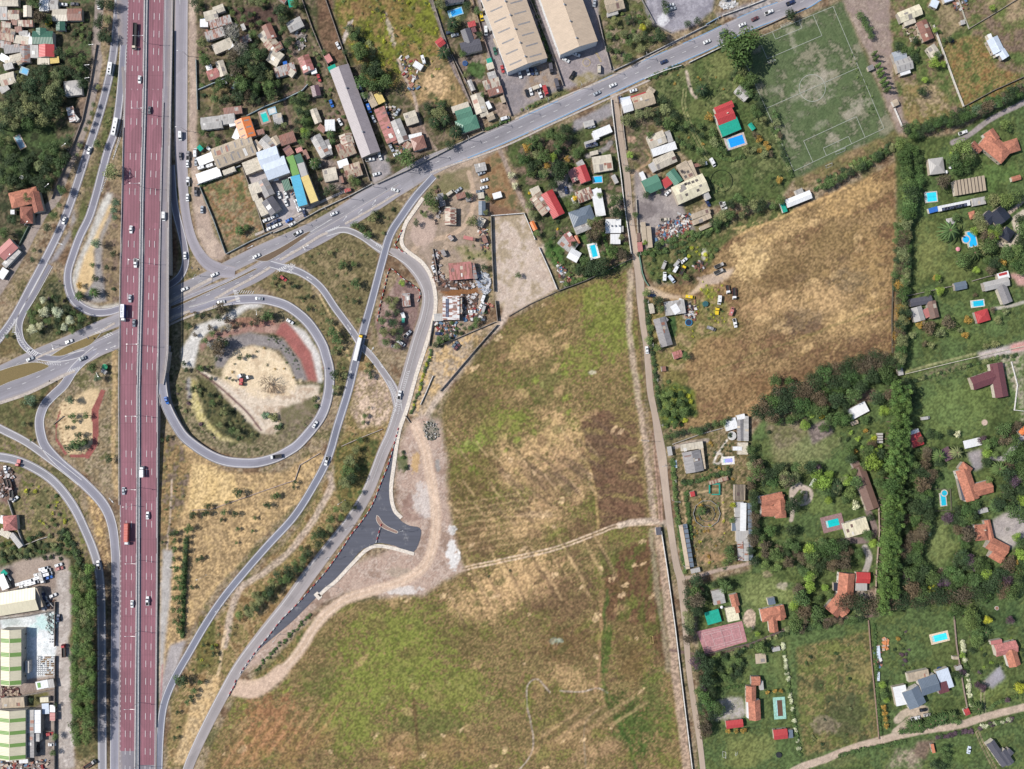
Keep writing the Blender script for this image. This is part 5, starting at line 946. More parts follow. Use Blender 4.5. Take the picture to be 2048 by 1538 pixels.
house|cream and rust yard house|left of the curved earth track|house|901,414,901,450,23,G,r,cream,3.2;890,420,890,440,8,S,r,tan,2.8
shed|cream tilted shed|beside the yard tree|shed|954,440,968,448,18,S,f,cream,2.7
warehouse|rust-streaked scrapyard roof|among heaps of scrap|warehouse|898,544,944,540,34,S,r,pink,4;944,526,951,558,9,S,r,grey,3.8
warehouse|white and red scrapyard roof|carrying four solar panels|warehouse|902,592,902,640,34,S,r,white,4,solar4;868,635,886,634,15,F,f,lgrey,3.4;918,596,918,628,12,S,r,cream,3.8
house|grey and white roadside shack|by the curved dirt road island|house|804,602,820,600,24,F,r,lgrey,2.8;804,590,820,589,6,F,s,grey,2.6
shed|small white and teal huts|under the trees of the dirt road island|hut|804,625,808,636,7,F,s,white,2.4;803,641,809,641,10,F,s,teal,2.4
house|white patchwork farmhouse|beside the round trampoline|house|1330,618,1370,612,28,F,f,lgrey,3.2;1346,610,1356,626,14,F,s,white,3.5;1358,600,1364,602,8,F,s,white,3
shed|cream shed by the lane hedge|above the long grey barn|shed|1298,618,1308,616,20,G,f,cream,2.7
house|long grey barn|beside the dark green lawn strip|house|1318,636,1334,692,24,G,f,grey,3.6;1330,640,1334,636,10,F,f,grey,3
shed|rust-roofed hen house|at the foot of the grey barn|shed|1346,712,1364,706,15,G,r,pink,2.8
shed|tiny brown hut|in the dry field corner|hut|1323,738,1332,737,10,F,r,brown,2.2
house|cream terraced house|at the top above the walled lane|house|1798,36,1842,18,22,G,f,lemon,3.5;1808,46,1830,38,14,F,f,cream,3.1;1830,22,1844,22,10,F,r,rust,3
house|grey and rust barn|beside the boundary wall|house|1842,42,1858,80,22,G,r,rust,3.4
shed|cream shed|against the long white boundary wall|shed|1860,92,1876,116,20,G,f,cream,2.9
house|silver patchwork metal house|behind the tree row|house|1786,116,1812,108,22,G,s,silver,3.4;1792,134,1824,124,26,G,s,lgrey,3.5,sky3;1800,146,1820,140,12,F,s,white,3
house|blue-white modern house|on the meadow at the top right|house|1984,76,1998,104,24,G,s,pblue,3.6;2002,100,2012,116,16,G,s,pblue,3.4;1978,68,1996,112,8,F,s,white,3.1
house|pale blue sheds|at the top edge by the boundary wall|shed|1862,4,1876,10,16,F,s,pblue,2.8;1888,0,1906,-6,12,F,s,pblue,2.8
shed|little grey shed|with a green bin beside the pitch|shed|1736,138,1747,133,10,S,f,grey,2.4
shed|tan hut with a blue side|at the pitch corner|hut|1786,208,1796,203,13,G,f,tan,2.5
shed|small grey field hut|in the dry plot by the fence|hut|1921,46,1930,43,9,S,f,lgrey,2.3
house|great terracotta house|with stepped hips in the upper right|house|1968,276,2014,314,36,H,t,tile,4;1976,262,1990,282,24,G,t,tile,3.8;2006,298,2038,288,26,H,t,tile,3.9
shed|small tiled summerhouse|behind the lime-green tree|shed|1944,286,1962,302,13,G,t,dtile,2.8
house|silver-grey pyramid-roofed house|on the upper right lawn|house|1858,334,1888,330,32,H,s,lgrey,3.6
house|slatted beige pergola building|with dark gaps between roof panels|house|1908,377,1970,366,30,S,s,tan,3.2,slat9
shed|tiny orange-roofed pump house|at the right edge|shed|2023,359,2041,354,10,G,t,tile,2.4
house|long white stable|with one long strip of solar panels|stable|1876,418,1940,405,11,S,s,white,3,solar8;1858,422,1876,417,10,F,c,blue,2.4
shed|pale shed behind a round shrub|beside the long white stable|shed|1945,405,1971,400,15,F,f,lgrey,2.7
house|navy slate mansion|at the end of a curved drive|house|1990,420,2008,444,34,G,s,navy,4.4;1972,442,1986,428,24,G,s,navy,3.9;2006,462,2024,474,24,H,s,navy,4
gazebo|grey pyramid gazebo|on the lawn behind the palms|gazebo|1893,444,1909,441,13,H,s,lgrey,2.6,open
patio|terracotta round patio roof|beside the lime trees|pergola|1938,432,1951,428,15,H,t,tile,2.4,open
house|white and slate farmhouse|with corrugated sections beside the small pool|house|1968,574,2018,562,18,G,s,lgrey,3.8;1996,554,2018,548,14,F,s,white,3.4;2002,570,2016,606,20,G,s,grey,3.7;1998,550,2014,546,5,F,s,red,3.5
shed|blue-grey cube shed|on the lawn between two houses|shed|1909,574,1933,569,16,G,s,slate,2.8
house|white, grey and brown patchwork house|beside the brown hedge|house|1820,606,1864,598,16,G,s,dgrey,3.5;1832,614,1840,642,22,G,s,lgrey,3.6;1862,602,1870,636,18,G,f,brown,3.5;1850,618,1858,634,12,F,s,pink,3.2
shed|scarlet hip-roofed pavilion|below the rectangular pool|pavilion|1952,636,1978,628,24,H,s,red,3.4
house|maroon L-shaped house|on the wide green lawn|house|1944,768,1990,752,26,G,s,maroon,4;1992,726,2004,794,26,G,s,maroon,4.2;1986,742,1996,738,18,F,s,maroon,4.6
shed|small white box shed|at the corner of the tree belt|shed|1796,744,1806,742,15,F,s,lgrey,2.5
shed|white sheet roof in the orchard|beside its dark bush|shed|1700,830,1734,812,22,F,s,white,2.9
shed|little tan garden shed|under the white sheet roof|shed|1703,848,1716,843,8,G,f,tan,2.4
shed|striped white lean-to|against the tall poplar row|shed|1760,866,1760,886,11,S,s,lgrey,2.6,slat4
house|red and white cottage|just east of the poplar row|house|1822,884,1844,876,26,G,s,red,3.5;1820,868,1838,861,9,F,s,white,3.2
house|long brown-roofed house|leaning along the poplar row|house|1716,934,1746,1018,26,G,s,brown,4.1;1706,934,1720,928,14,G,s,brown,3.8
house|white U-shaped terrace roof|beside the oval pool deck|house|1690,1062,1736,1048,30,F,f,lemon,3.2
shed|plum patio roof|between two palms|pergola|1886,912,1902,904,26,F,s,plum,2.8,open
shed|white carport canopy|at the end of the gravel drive|carport|1928,890,1962,882,16,F,s,white,2.8,open
house|terracotta L-shaped villa|with dark solar sheets facing the keyhole pool|house|1924,938,1946,1000,28,G,t,tile,4;1946,982,1984,972,26,G,t,tile,3.9;1936,930,1926,944,24,H,t,tile,3.8;1922,956,1932,1000,14,S,s,dgrey,3.6
shed|slim white storage roof|beside the palm near the driveway|shed|1957,1024,1976,1019,9,F,s,lgrey,2.5
house|terracotta courtyard villa|with angled wings by the gravel court|house|1950,1066,1976,1064,32,H,t,tile,4,chim;1974,1040,1984,1084,12,G,t,tile,3.7;1976,1084,2014,1104,26,G,t,tile,3.8;1982,1104,2006,1118,22,G,t,tile,3.7
house|long terracotta house|with a kinked roof beside the poplars|house|1694,1146,1690,1196,32,G,t,tile,4;1692,1190,1662,1226,32,G,t,tile,3.9;1680,1214,1692,1228,22,G,t,tile,3.8;1712,1155,1740,1156,22,G,s,red,3.4;1712,1174,1734,1174,15,F,s,lgrey,3;1672,1166,1672,1182,9,F,s,navy,3
house|terracotta hip-roofed cottage|beside the planted roundabout|house|1522,1004,1566,994,22,G,t,tile,3.7;1522,1022,1562,1022,22,G,t,tile,3.6;1558,990,1562,1036,22,H,t,tile,3.8;1514,1000,1530,998,14,F,s,lgrey,3.2
house|grey corrugated farm house|with tan annexes at the plot entrance|house|1382,902,1390,944,36,G,f,grey,4;1362,896,1406,889,14,F,f,cream,3.2;1402,896,1407,938,9,S,f,tan,3
gatehouse|pale gatehouse canopy|at the lane entrance of the growers' plot|gate canopy|1338,893,1341,911,9,F,s,lgrey,3,open
shed|white angled canopy|at the top of the growers' plot|canopy|1450,852,1474,845,22,F,s,white,3;1474,836,1490,832,10,F,s,white,3.1
shed|grey ribbed greenhouse|beside the white angled canopy|greenhouse|1480,839,1481,882,12,G,f,grey,3;1492,832,1492,882,10,S,f,lgrey,2.9
house|cream flat-roofed block|with a white porch sheet|house|1476,897,1496,897,24,F,p,cream,3;1466,897,1484,897,8,F,s,white,3.2
shed|thatched arbour|over the teal climbing frame|arbour|1418,966,1456,956,8,F,r,tan,2.4,open
shed|small red hut|in the growers' plot|hut|1384,983,1386,993,9,F,s,red,2.2
shed|slatted brown pergola barn|among the growers' sheds|barn|1468,985,1490,985,32,S,f,tan,3.2,slat8
house|chain of white potting sheds|running down the plot edge|shed|1478,1004,1480,1034,18,F,s,lgrey,3;1487,1006,1486,1062,12,F,s,white,3.2;1476,1036,1480,1060,14,F,s,lgrey,3;1472,1072,1497,1072,22,F,s,lgrey,2.9;1480,1082,1482,1122,11,S,r,lgrey,3;1492,1068,1492,1122,10,S,f,lgrey,3
greenhouse|long glazed greenhouse|along the lane hedge|greenhouse|1370,1048,1384,1134,8,S,s,slate,2.8,slat9;1361,1050,1376,1138,8,S,s,sand,2.6
greenhouse|dark glazed strip|on the east side of the potting sheds|greenhouse|1499,1006,1502,1120,8,S,s,slate,2.8,slat9;1464,1054,1480,1054,16,F,s,slate,2.6
shed|grey shed|at the foot of the long glazed greenhouse|shed|1382,1143,1400,1139,9,F,s,lgrey,2.4
house|whitish flat-roofed outbuilding|above the teal shade net|house|1434,1180,1440,1208,24,F,f,lgrey,3
house|slim terracotta outbuilding|beside the cream terrace roof|house|1466,1188,1472,1212,16,G,t,tile,3
house|cream terrace roof|between teal net and the lawn|house|1462,1214,1468,1242,24,F,p,lemon,2.8;1472,1212,1476,1226,8,F,t,tile,2.8
tarpaulin|large teal shade net|above the clay tennis court|shade net|1412,1238,1440,1230,26,F,c,teal,2.6,open
house|terracotta cross-shaped house|on the bright lawn|house|1522,1232,1570,1222,26,H,t,tile,3.8;1558,1212,1560,1240,20,G,t,tile,3.7;1544,1230,1548,1264,18,G,t,tile,3.6;1536,1204,1550,1201,14,F,s,slate,3.2
house|narrow terracotta house|with white verandas below the orchard|house|1502,1372,1502,1404,20,G,t,tile,3.6;1508,1400,1510,1440,24,G,t,tile,3.8;1502,1362,1520,1362,18,G,t,tile,3.6;1497,1402,1498,1436,8,F,s,white,3;1522,1362,1524,1380,8,F,s,lgrey,3
shed|pink-red shed|beside the three yellow bushes|shed|1452,1450,1486,1446,16,G,s,red,2.9
shed|pink-red garage|with a small grey annex by the flowering hedge|garage|1547,1470,1575,1467,20,G,s,red,3.1;1581,1460,1582,1476,9,F,s,slate,2.6
shed|white potting table shed|at the orchard corner|shed|1545,1300,1560,1297,8,F,s,lgrey,2.3
shed|brown pergola|on the lawn below the small orchard|pergola|1511,1318,1532,1316,20,F,f,tan,2.6,open
house|slate-blue mansion|between white glazed wings at the lower right|house|1820,1378,1836,1412,36,G,s,slate,4.4;1840,1376,1876,1364,34,G,s,slate,4.3;1816,1356,1858,1347,18,F,f,tan,3.4;1798,1372,1806,1410,26,F,s,white,3.3;1878,1362,1902,1354,40,F,s,pblue,3.5;1876,1378,1896,1372,22,F,s,maroon,3.6
house|terracotta villa with two gables|at the lower right edge|house|1990,1302,2034,1292,24,G,t,pink,3.7;2020,1298,2030,1332,24,G,t,tile,3.8;1982,1286,2004,1282,8,F,s,pink,3
shed|red garden hut|beside the palm at the dirt road|hut|1929,1426,1939,1422,13,G,s,red,2.5
house|charcoal house|with stepped gables at the bottom right|house|1980,1484,2012,1530,18,G,s,dgrey,3.7;2004,1502,2022,1528,16,G,s,dgrey,3.6;2014,1500,2024,1510,12,H,s,dgrey,3.2
shed|slim orange shed|at the bottom hedge|shed|1864,1488,1868,1506,6,S,s,orange,2.4
shed|brown roadside shelter|beside the poplar foot|shelter|1736,1206,1748,1205,16,F,f,brown,2.4
shed|two small grey sheds|by the flowering hedge of the slate-blue mansion|shed|1912,1338,1924,1334,9,F,s,lgrey,2.3;1906,1316,1918,1316,6,F,f,tan,2.3
shed|pale blue glazed frames|along the clipped hedge|cold frame|1756,1292,1758,1318,7,F,s,pblue,1;1757,1344,1757,1362,5,F,s,pblue,1
shed|black-roofed guard hut|at the top of the long white lane wall|hut|1312,1063,1322,1062,15,F,s,dgrey,2.4
shed|rusty lean-to roof|behind the white annex of the orange building|shed|512,266,528,262,10,S,r,rust,2.9
shed|grey tin roof|between the rust-roofed row and the lane|shed|590,318,604,322,12,S,f,lgrey,2.8
house|flat pale roof|beside the western white-roofed store|house|446,346,470,337,10,F,f,cream,3;396,292,404,300,9,F,c,teal,2.4
shed|pair of small rust roofs|west of the grey-green gabled shed|shed|608,300,616,318,9,S,r,rust,2.7;596,330,608,326,9,S,f,grey,2.6
house|low grey-roofed house|between the two patched houses and the lane|house|622,330,640,325,15,G,f,lgrey,3
shed|brown lean-to|beside the cream cottage|shed|680,352,684,366,9,S,r,brown,2.6
shed|white tarp shelter|in the factory court|shelter|546,356,556,353,14,F,s,white,3,open
shed|little blue tarpaulin|in the factory court|tarpaulin|533,360,541,358,8,F,c,blue,2.3,open
shed|pale sheds|in a line above the bare lot road wall|shed|897,470,905,480,8,S,r,lgrey,2.5;932,400,944,396,8,S,r,grey,2.4
shed|crooked rust roofs|among scrap by the wreck yard wall|shed|966,470,972,486,9,S,r,rust,2.5;884,500,890,512,8,S,r,grey,2.5
shed|cream lean-to row|behind the cream three-gabled house|shed|1180,308,1196,304,8,S,f,cream,2.6;1226,350,1234,366,8,F,f,lgrey,2.6
house|orange-peaked cottage roof|cut off at the right edge|house|2040,868,2052,856,12,G,t,borange,3
"""
for ln in TBL.strip().split('\n'):
 k_,sh,ex,ca,se=ln.split('|');B(k_,sh,ex,ca,se)
def pool(short,extra,x,y,l,w_,ang,col='#',deck=(206,192,176),dw=3,wc=(60,190,205),round_=None):
 O=W(x,y);r=empty('swimming_pool',O,R(ang));k=S;L,Wd=l*k/2,w_*k/2;d=dw*k
 m=MB();
 for a,b,c,e in((-L-d,-Wd-d,L+d,-Wd),(-L-d,Wd,L+d,Wd+d),(-L-d,-Wd,-L,Wd),(L,-Wd,L+d,Wd)):m.box(a,b,-.1,c,e,.2)
 dk=m.build('coping','concrete',r,C(*deck));m=MB();m.box(-L-.02,-Wd-.02,-.1,L+.02,Wd+.02,.1);m.build('water','water',r,C(*wc,k=.85))
 m=MB();m.tube((L-.5,Wd+.3,.1),(L-.5,Wd-.3,.9),.05,.05);m.tube((L-1.1,Wd+.3,.1),(L-1.1,Wd-.3,.9),.05,.05);m.build('ladder','metal',r,C(210,210,214))
 m=MB();m.box(-L,-Wd,.0,-L+min(1.4,L*.3),Wd,.125);m.build('step','concrete',r,C(170,214,216));m=MB();m.box(-L*.98,-.08,.1,L*.98,.08,.115);m.build('lane_line','concrete',r,tuple(c*.55 for c in C(*wc,k=.85)[:3])+(1,))if L>3.5 else None
 if round_:m=MB();m.cyl(round_[0]*L,round_[1]*Wd,-.1,.19,w_*k*.3,n=18);m.build('coping','concrete',r,C(*deck));m=MB();m.cyl(round_[0]*L,round_[1]*Wd,0,.23,w_*k*.22,n=18);m.build('water','water',r,C(*wc,k=.85))
 tag(r,short+' '+extra,'swimming pool');LAND.append((short,x,y));occ(rect(x,y,l+2*dw,w_+2*dw,-R(ang)))
for a in(('small shallow blue pool','in the upper left village garden',49,142,14,10,-20,0,(170,190,200),2,(90,160,200)),('long faded pool','half drained among dark trees',40,284,26,11,-62,0,(190,170,150),2,(110,150,176)),('teal garden pool','beside the vivid orange roof',529,234,20,12,-72,0,(176,150,136),4,(0,176,165)),('pale square pool','behind the teal garden pool',544,222,14,10,18,0,(150,190,210),2,(190,190,186)),
('blue pool near the top edge','with a paved step',911,25,26,11,18,0,(150,190,210),2,(40,150,215)),('deep blue pool','beside the red and teal pool house',1471,283,34,18,18,0,(200,184,176),4,(20,140,225)),('small blue pool','below the cream three-gabled house',1195,359,18,12,4,0,(190,180,170),1.5,(30,170,225)),('bright teal pool','on white paving near the lane',1187,502,12,24,14,0,(236,236,232),4,(20,180,205)),
('turquoise pool','at the edge of the tree belt',1862,394,22,18,6,0,(200,190,184),2,(40,195,215)),('large L-shaped pool','beside two big palms',1943,478,17,30,12,0,(206,192,176),2,(25,165,225),(-1.3,.1)),('narrow turquoise pool','above the scarlet pavilion',1955,607,24,11,7,0,(216,206,196),2,(20,170,200)),('oval-deck pool','with dark paving beside the long brown roof',1665,1046,26,14,14,0,(150,118,116),9,(0,176,176)),
('keyhole pool','on the lawn of the terracotta villa',1886,999,11,24,6,0,(206,192,176),1.5,(20,165,190),(.7,1.05)),('light blue covered pool','on the lower right lawn',1879,1275,30,13,14,0,(226,204,176),4,(50,205,225)),('brown-water pool','inside a teal painted deck',1559,1416,12,32,4,0,(150,196,180),6,(92,66,50)),('lavender spa pool','in the growers\' plot',1456,921,18,8,4,0,(236,230,220),4,(150,150,205)),('pale blue trough','beside the grey corrugated farm house',1349,928,8,14,4,0,(200,200,200),1,(180,210,222))):pool(*a)
# ---------------------------------------------------------------- vehicles (x forward)
def wheels(r,xs,y,rad=.33,w_=.22):
 for x in xs:
  for s_ in(-1,1):
   m=MB();i=len(m.v);n_=10
   for yy in(s_*y-w_/2,s_*y+w_/2):
    for k in range(n_):a=k*2*math.pi/n_;m.v.append((x+rad*math.cos(a),yy,rad+rad*math.sin(a)))
   for k in range(n_):m.f.append((k,(k+1)%n_,n_+(k+1)%n_,n_+k));m.var.append(.5)
   m.f.append(tuple(range(n_))[::-1]);m.f.append(tuple(range(n_,2*n_)));m.var+=[.5,.5];m.build('wheel','rubber',r)
def hull(m,secs):
 i=len(m.v)
 for x,hw,z0,z1,ht in secs:m.v+=[(x,-hw,z0),(x,-hw,(z0+z1)/2),(x,-ht,z1),(x,ht,z1),(x,hw,(z0+z1)/2),(x,hw,z0)]
 for k in range(len(secs)-1):
  for j in range(6):a=i+k*6+j;b=i+k*6+(j+1)%6;m.f.append((a,a+6,b+6,b));m.var.append(.5)
 m.f.append(tuple(i+j for j in range(6)));m.var.append(.5);m.f.append(tuple(i+(len(secs)-1)*6+j for j in range(6))[::-1]);m.var.append(.5)
def q4(r,name,mat,a,b,hw0,hw1):
 m=MB();m.face([(a[0],-hw0,a[1]),(a[0],hw0,a[1]),(b[0],hw1,b[1]),(b[0],-hw1,b[1])]);m.face([(a[0],-hw0,a[1]),(b[0],-hw1,b[1]),(b[0],hw1,b[1]),(a[0],hw0,a[1])])if 0 else None;return m.build(name,mat,r)
def lights(r,x,y,z,xr=None):
 for s_ in(-1,1):m=MB();m.box(x-.06,s_*y-.18,z-.09,x+.06,s_*y+.18,z+.09);m.build('headlight','lens',r)
def mk_car():
 r=empty('car',(0,0,0));m=MB();hull(m,[(-2.15,.78,.3,.85,.7),(-2.05,.88,.22,.95,.8),(-1.2,.9,.2,1.0,.82),(1.0,.9,.2,.98,.8),(1.9,.86,.24,.82,.72),(2.15,.7,.3,.68,.6)])
 hull(m,[(-1.55,.72,.9,1.0,.66),(-1.05,.74,.9,1.42,.6),(.25,.74,.9,1.45,.6),(.98,.74,.9,.98,.66)]);m.build('body','paint',r)
 q4(r,'windscreen','glass',(.94,1.03),(.28,1.47),.66,.57);q4(r,'rear_window','glass',(-1.07,1.45),(-1.52,1.04),.57,.64)
 for s_ in(-1,1):m=MB();m.face([(-1.1,s_*.765,1.0),(.8,s_*.765,1.0),(.3,s_*.67,1.38),(-1.0,s_*.67,1.38)][::s_]);m.build('side_window','glass',r)
 wheels(r,(-1.35,1.3),.82);lights(r,2.08,.55,.62);return r
def mk_pickup():
 r=empty('pickup_truck',(0,0,0));m=MB();hull(m,[(-.55,.9,.3,1.05,.86),(1.5,.92,.3,1.05,.84),(2.4,.88,.32,.92,.76),(2.6,.76,.36,.8,.66)]);hull(m,[(-.5,.8,1.0,1.7,.7),(.75,.8,1.0,1.72,.68),(1.4,.8,1.0,1.06,.74)])
 m.box(-2.6,-.9,.4,-.5,.9,.62);m.box(-2.6,-.9,.6,-.5,-.78,1.08);m.box(-2.6,.78,.6,-.5,.9,1.08);m.box(-2.6,-.9,.6,-2.5,.9,1.08);m.build('body','paint',r);m=MB();m.box(-2.48,-.77,.62,-.56,.77,.66);m.build('load_bed','rubber',r)
 q4(r,'windscreen','glass',(1.37,1.1),(.78,1.74),.74,.65);wheels(r,(-1.7,1.75),.84,.38);lights(r,2.54,.6,.75);return r
def mk_van():
 r=empty('van',(0,0,0));m=MB();hull(m,[(-2.5,.88,.3,1.95,.8),(-2.4,.92,.25,2.1,.84),(1.2,.92,.25,2.12,.82),(2.0,.92,.28,1.15,.82),(2.5,.84,.3,.95,.74)]);m.build('body','paint',r)
 q4(r,'windscreen','glass',(1.98,1.22),(1.28,2.06),.8,.76);wheels(r,(-1.6,1.6),.84,.36);lights(r,2.46,.6,.75);m=MB();m.box(-1.2,-.35,2.1,-.4,.35,2.18);m.build('roof_hatch','paint',r,C(190,190,190));return r
def mk_bus(L=10.,name='bus'):
 r=empty(name,(0,0,0));h=L/2;m=MB();hull(m,[(-h,1.15,.4,2.9,1.05),(-h+.15,1.22,.35,3.0,1.12),(h-.6,1.22,.35,3.0,1.12),(h,1.12,.4,2.5,1.0)]);m.build('body','paint',r);q4(r,'windscreen','glass',(h+.01,1.5),(h-.45,2.93),1.05,1.05)
 for s_ in(-1,1):m=MB();m.box(-h+.5,s_*1.23-.02,1.5,h-.8,s_*1.23+.02,2.3);m.build('side_window','glass',r)
 for x in(-h*.5,h*.15,h*.6):m=MB();m.box(x-.5,-.4,2.98,x+.5,.4,3.12);m.build('roof_hatch','glass' if x>0 else 'paint',r,C(200,200,200))
 wheels(r,(-h*.6,h*.6),1.05,.48,.3);lights(r,h-.02,.8,.8);return r
def mk_truck(L,load,boxc,name='truck',cabc='white',h=2.6):
 """load: box, bed, container, flat"""
 r=empty(name,(0,0,0));cab0=L/2-2.1;m=MB();hull(m,[(cab0,1.15,.7,2.7,1.05),(cab0+1.4,1.2,.6,2.75,1.05),(cab0+2.0,1.15,.6,1.7,1.05),(cab0+2.1,1.1,.6,1.5,1.0)]);c=m.build('cab','paint',r,PAL[cabc]if isinstance(cabc,str)else cabc)
 q4(r,'windscreen','glass',(cab0+2.02,1.78),(cab0+1.45,2.72),1.02,.98)
 m=MB();m.box(-L/2,-.5,.6,cab0+.3,.5,.95);m.build('chassis','rubber',r);b0=cab0-.35;bc=PAL[boxc]if isinstance(boxc,str)else boxc
 m=MB()
 if load=='box':m.box(-L/2,-1.22,1.0,b0,1.22,1.0+h);bo=m.build('cargo_box','sheet',r,bc)
 elif load=='bed':
  m.box(-L/2,-1.2,1.0,b0,1.2,1.15)
  for a in((-L/2,-1.2,b0,-1.1),(-L/2,1.1,b0,1.2),(-L/2,-1.2,-L/2+.1,1.2),(b0-.1,-1.2,b0,1.2)):m.box(a[0],a[1],1.1,a[2],a[3],1.9)
  m.build('load_bed','paint',r,bc);m=MB();m.box(-L/2+.12,-1.08,1.16,b0-.12,1.08,1.3);m.build('load_floor','rubber',r)
 else:m.box(-L/2,-1.2,1.0,b0,1.2,1.2);m.build('load_bed','paint',r,bc)
 xs=[cab0+1.2]+[-L/2+1.2+1.2*k for k in range(2 if L>8 else 1)]+([-L/2+3.6]if L>13 else[]);wheels(r,xs,1.0,.48,.3);lights(r,L/2-.02,.8,.85);return r
PROTO={}
def V(kind,x,y,ang,color,where,z=0,cname=None,sc_=1.0):
 """ang: heading in degrees, counter-clockwise from the photo's right"""
 mk={'car':mk_car,'pickup':mk_pickup,'van':mk_van,'bus':mk_bus,'minibus':lambda:mk_bus(7.,'minibus')}
 if kind in mk:
  if kind not in PROTO:r=PROTO[kind]=mk[kind]()
  else:r=copy_tree(PROTO[kind]);r.scale=(1,1,1)
  for ch in r.children:
   if ch.name.startswith('body'):ch.color=PAL[color]if isinstance(color,str)else color
 else:r=kind
 hc=1.0;p=W(x,y,z+hc);r.location=(p.x,p.y,z+.02+(.1 if z==0 else .04));r.rotation_euler[2]=R(ang);r.scale=(1.24*sc_,)*3 if isinstance(kind,str)else(1.08*sc_,)*3
 cn=cname or{'white':'white','silver':'silver','black':'black','grey':'grey','lgrey':'light grey','red':'red','blue':'blue','dblue':'dark blue','dgrey':'dark grey','byellow':'bright yellow','dgreen':'dark green','teal':'teal','cream':'cream','slate':'slate-blue','pink':'pink','maroon':'maroon','pblue':'pale blue','tan':'tan','rust':'rusty'}.get(color,'pale')
 noun={'car':'car','pickup':'pickup truck','van':'van','bus':'bus','minibus':'minibus'}.get(kind if isinstance(kind,str)else '',None)
 tag(r,(f'{cn} {noun} ' if noun else(cn or '')+' ')+where,{'pickup truck':'pickup truck'}.get(noun,noun or 'truck'),'vehicles on the roads' if 'driving' in where else 'parked vehicles',(x,y))
 r['_rel']=1;return r
W8,SI,GR,BK,RD,BL,DB,DG='white','silver','lgrey','black','red','blue','dblue','dgrey'
for k,x,y,a,c in(('car',279,159,-93,W8),('car',299,220,87,DG),('car',262,459,-92,W8),('pickup',271,526,-92,W8),('car',260,597,-92,SI),('car',268,646,-92,'slate'),('car',247,982,-91,SI),('car',295,1031,89,W8),('car',264,1208,-91,W8),('pickup',295,1202,90,W8),('van',328,433,-91,W8)):
 V(k,x,y,a,c,('driving south' if a<0 else 'driving north')+' on the motorway',zd(y))
V(mk_truck(17.5,'bed',C(70,66,66),'semi_trailer_truck',C(216,204,180)),270,73,-92,None,'driving south at the top of the motorway',zd(73)+.05,'long dark open-bed truck with cream cab',.98)
t=V(mk_truck(11.5,'box',C(232,234,240),'box_truck','white',2.9),248,626,-91,None,'driving south over the viaduct',zd(626),'white box truck with dark blue side and roof lettering',.95)
bx=[c for c in t.children if c.name.startswith('cargo_box')][0];text('DB 9953',-1.4,-.15,180,1.5,C(40,50,90),'paint',3.93,parent=bx,xs=1.25);m=MB();m.box(-5.75,1.2,1.1,3.3,1.26,3.8);m.build('side_panel','paint',bx,C(40,70,150))
V(mk_truck(7.5,'box','white','box_truck','white',2.0),285,943,90,None,'driving north on the motorway',zd(943),'small white box truck',.95)
V(mk_truck(14.5,'box',C(206,96,80),'container_truck','white',2.7),255,1068,-91,None,'driving south on the motorway',zd(1068),'white-cabbed truck with long red container',.98)
V(mk_truck(17.5,'box','white','semi_trailer_truck',C(244,200,20),2.9),717,695,77,None,'driving up the diagonal road',0,'yellow-cabbed truck with long white trailer',1)
V('minibus',222,139,-98,W8,'driving down the western ramp');V('bus',232,255,-101,W8,'driving down the inner ramp',cname='long white')
for k,x,y,a,c,w_ in(('car',178,301,-110,W8,'the western ramp'),('car',128,441,-108,W8,'the western ramp'),('car',138,683,22,W8,'the avenue west of the viaduct'),('car',60,718,25,SI,'the zebra crossing at the slip road'),('car',165,717,-155,'slate','the southern carriageway west of the viaduct'),('van',361,272,-90,W8,'the service road'),('car',361,312,-90,DG,'the service road'),('car',370,511,92,W8,'the turning loop'),
('car',429,549,25,W8,'the avenue'),('car',513,512,27,W8,'the avenue'),('pickup',595,466,28,W8,'the avenue'),('car',668,427,24,W8,'the avenue'),('car',442,604,-168,W8,'the loop ramp entrance'),('car',518,597,176,SI,'the loop ramp'),('car',630,849,58,W8,'the loop ramp'),('pickup',653,922,-105,W8,'the diagonal road'),('pickup',197,1130,98,W8,'the western street'),('pickup',799,790,80,W8,'the relief road'),
('car',790,380,-18,W8,'the avenue junction'),('car',1194,186,27,SI,'the avenue'),('car',1226,170,24,W8,'the avenue'),('car',1328,123,22,'dblue','the avenue'),('car',1414,83,24,W8,'the avenue'),('car',1447,66,22,'dblue','the avenue'),('car',1485,49,24,W8,'the avenue'),('car',1510,37,26,'maroon','the avenue'),('pickup',1538,24,24,W8,'the avenue'),('pickup',1581,5,24,'dblue','the avenue'),('car',1294,700,96,W8,'the country lane')):
 V(k,x,y,a,c,'driving on '+w_)
V('car',333,801,-68,BL,'driving on the western rise of the loop ramp',3.9)
V('car',369,578,22,W8,'with red bonnet driving on the avenue beside the viaduct')
V(mk_truck(7.5,'bed',C(120,116,118),'flatbed_truck','white'),552,913,-172,None,'driving round the loop ramp',0,'white truck with grey open bed')
P_='parked '
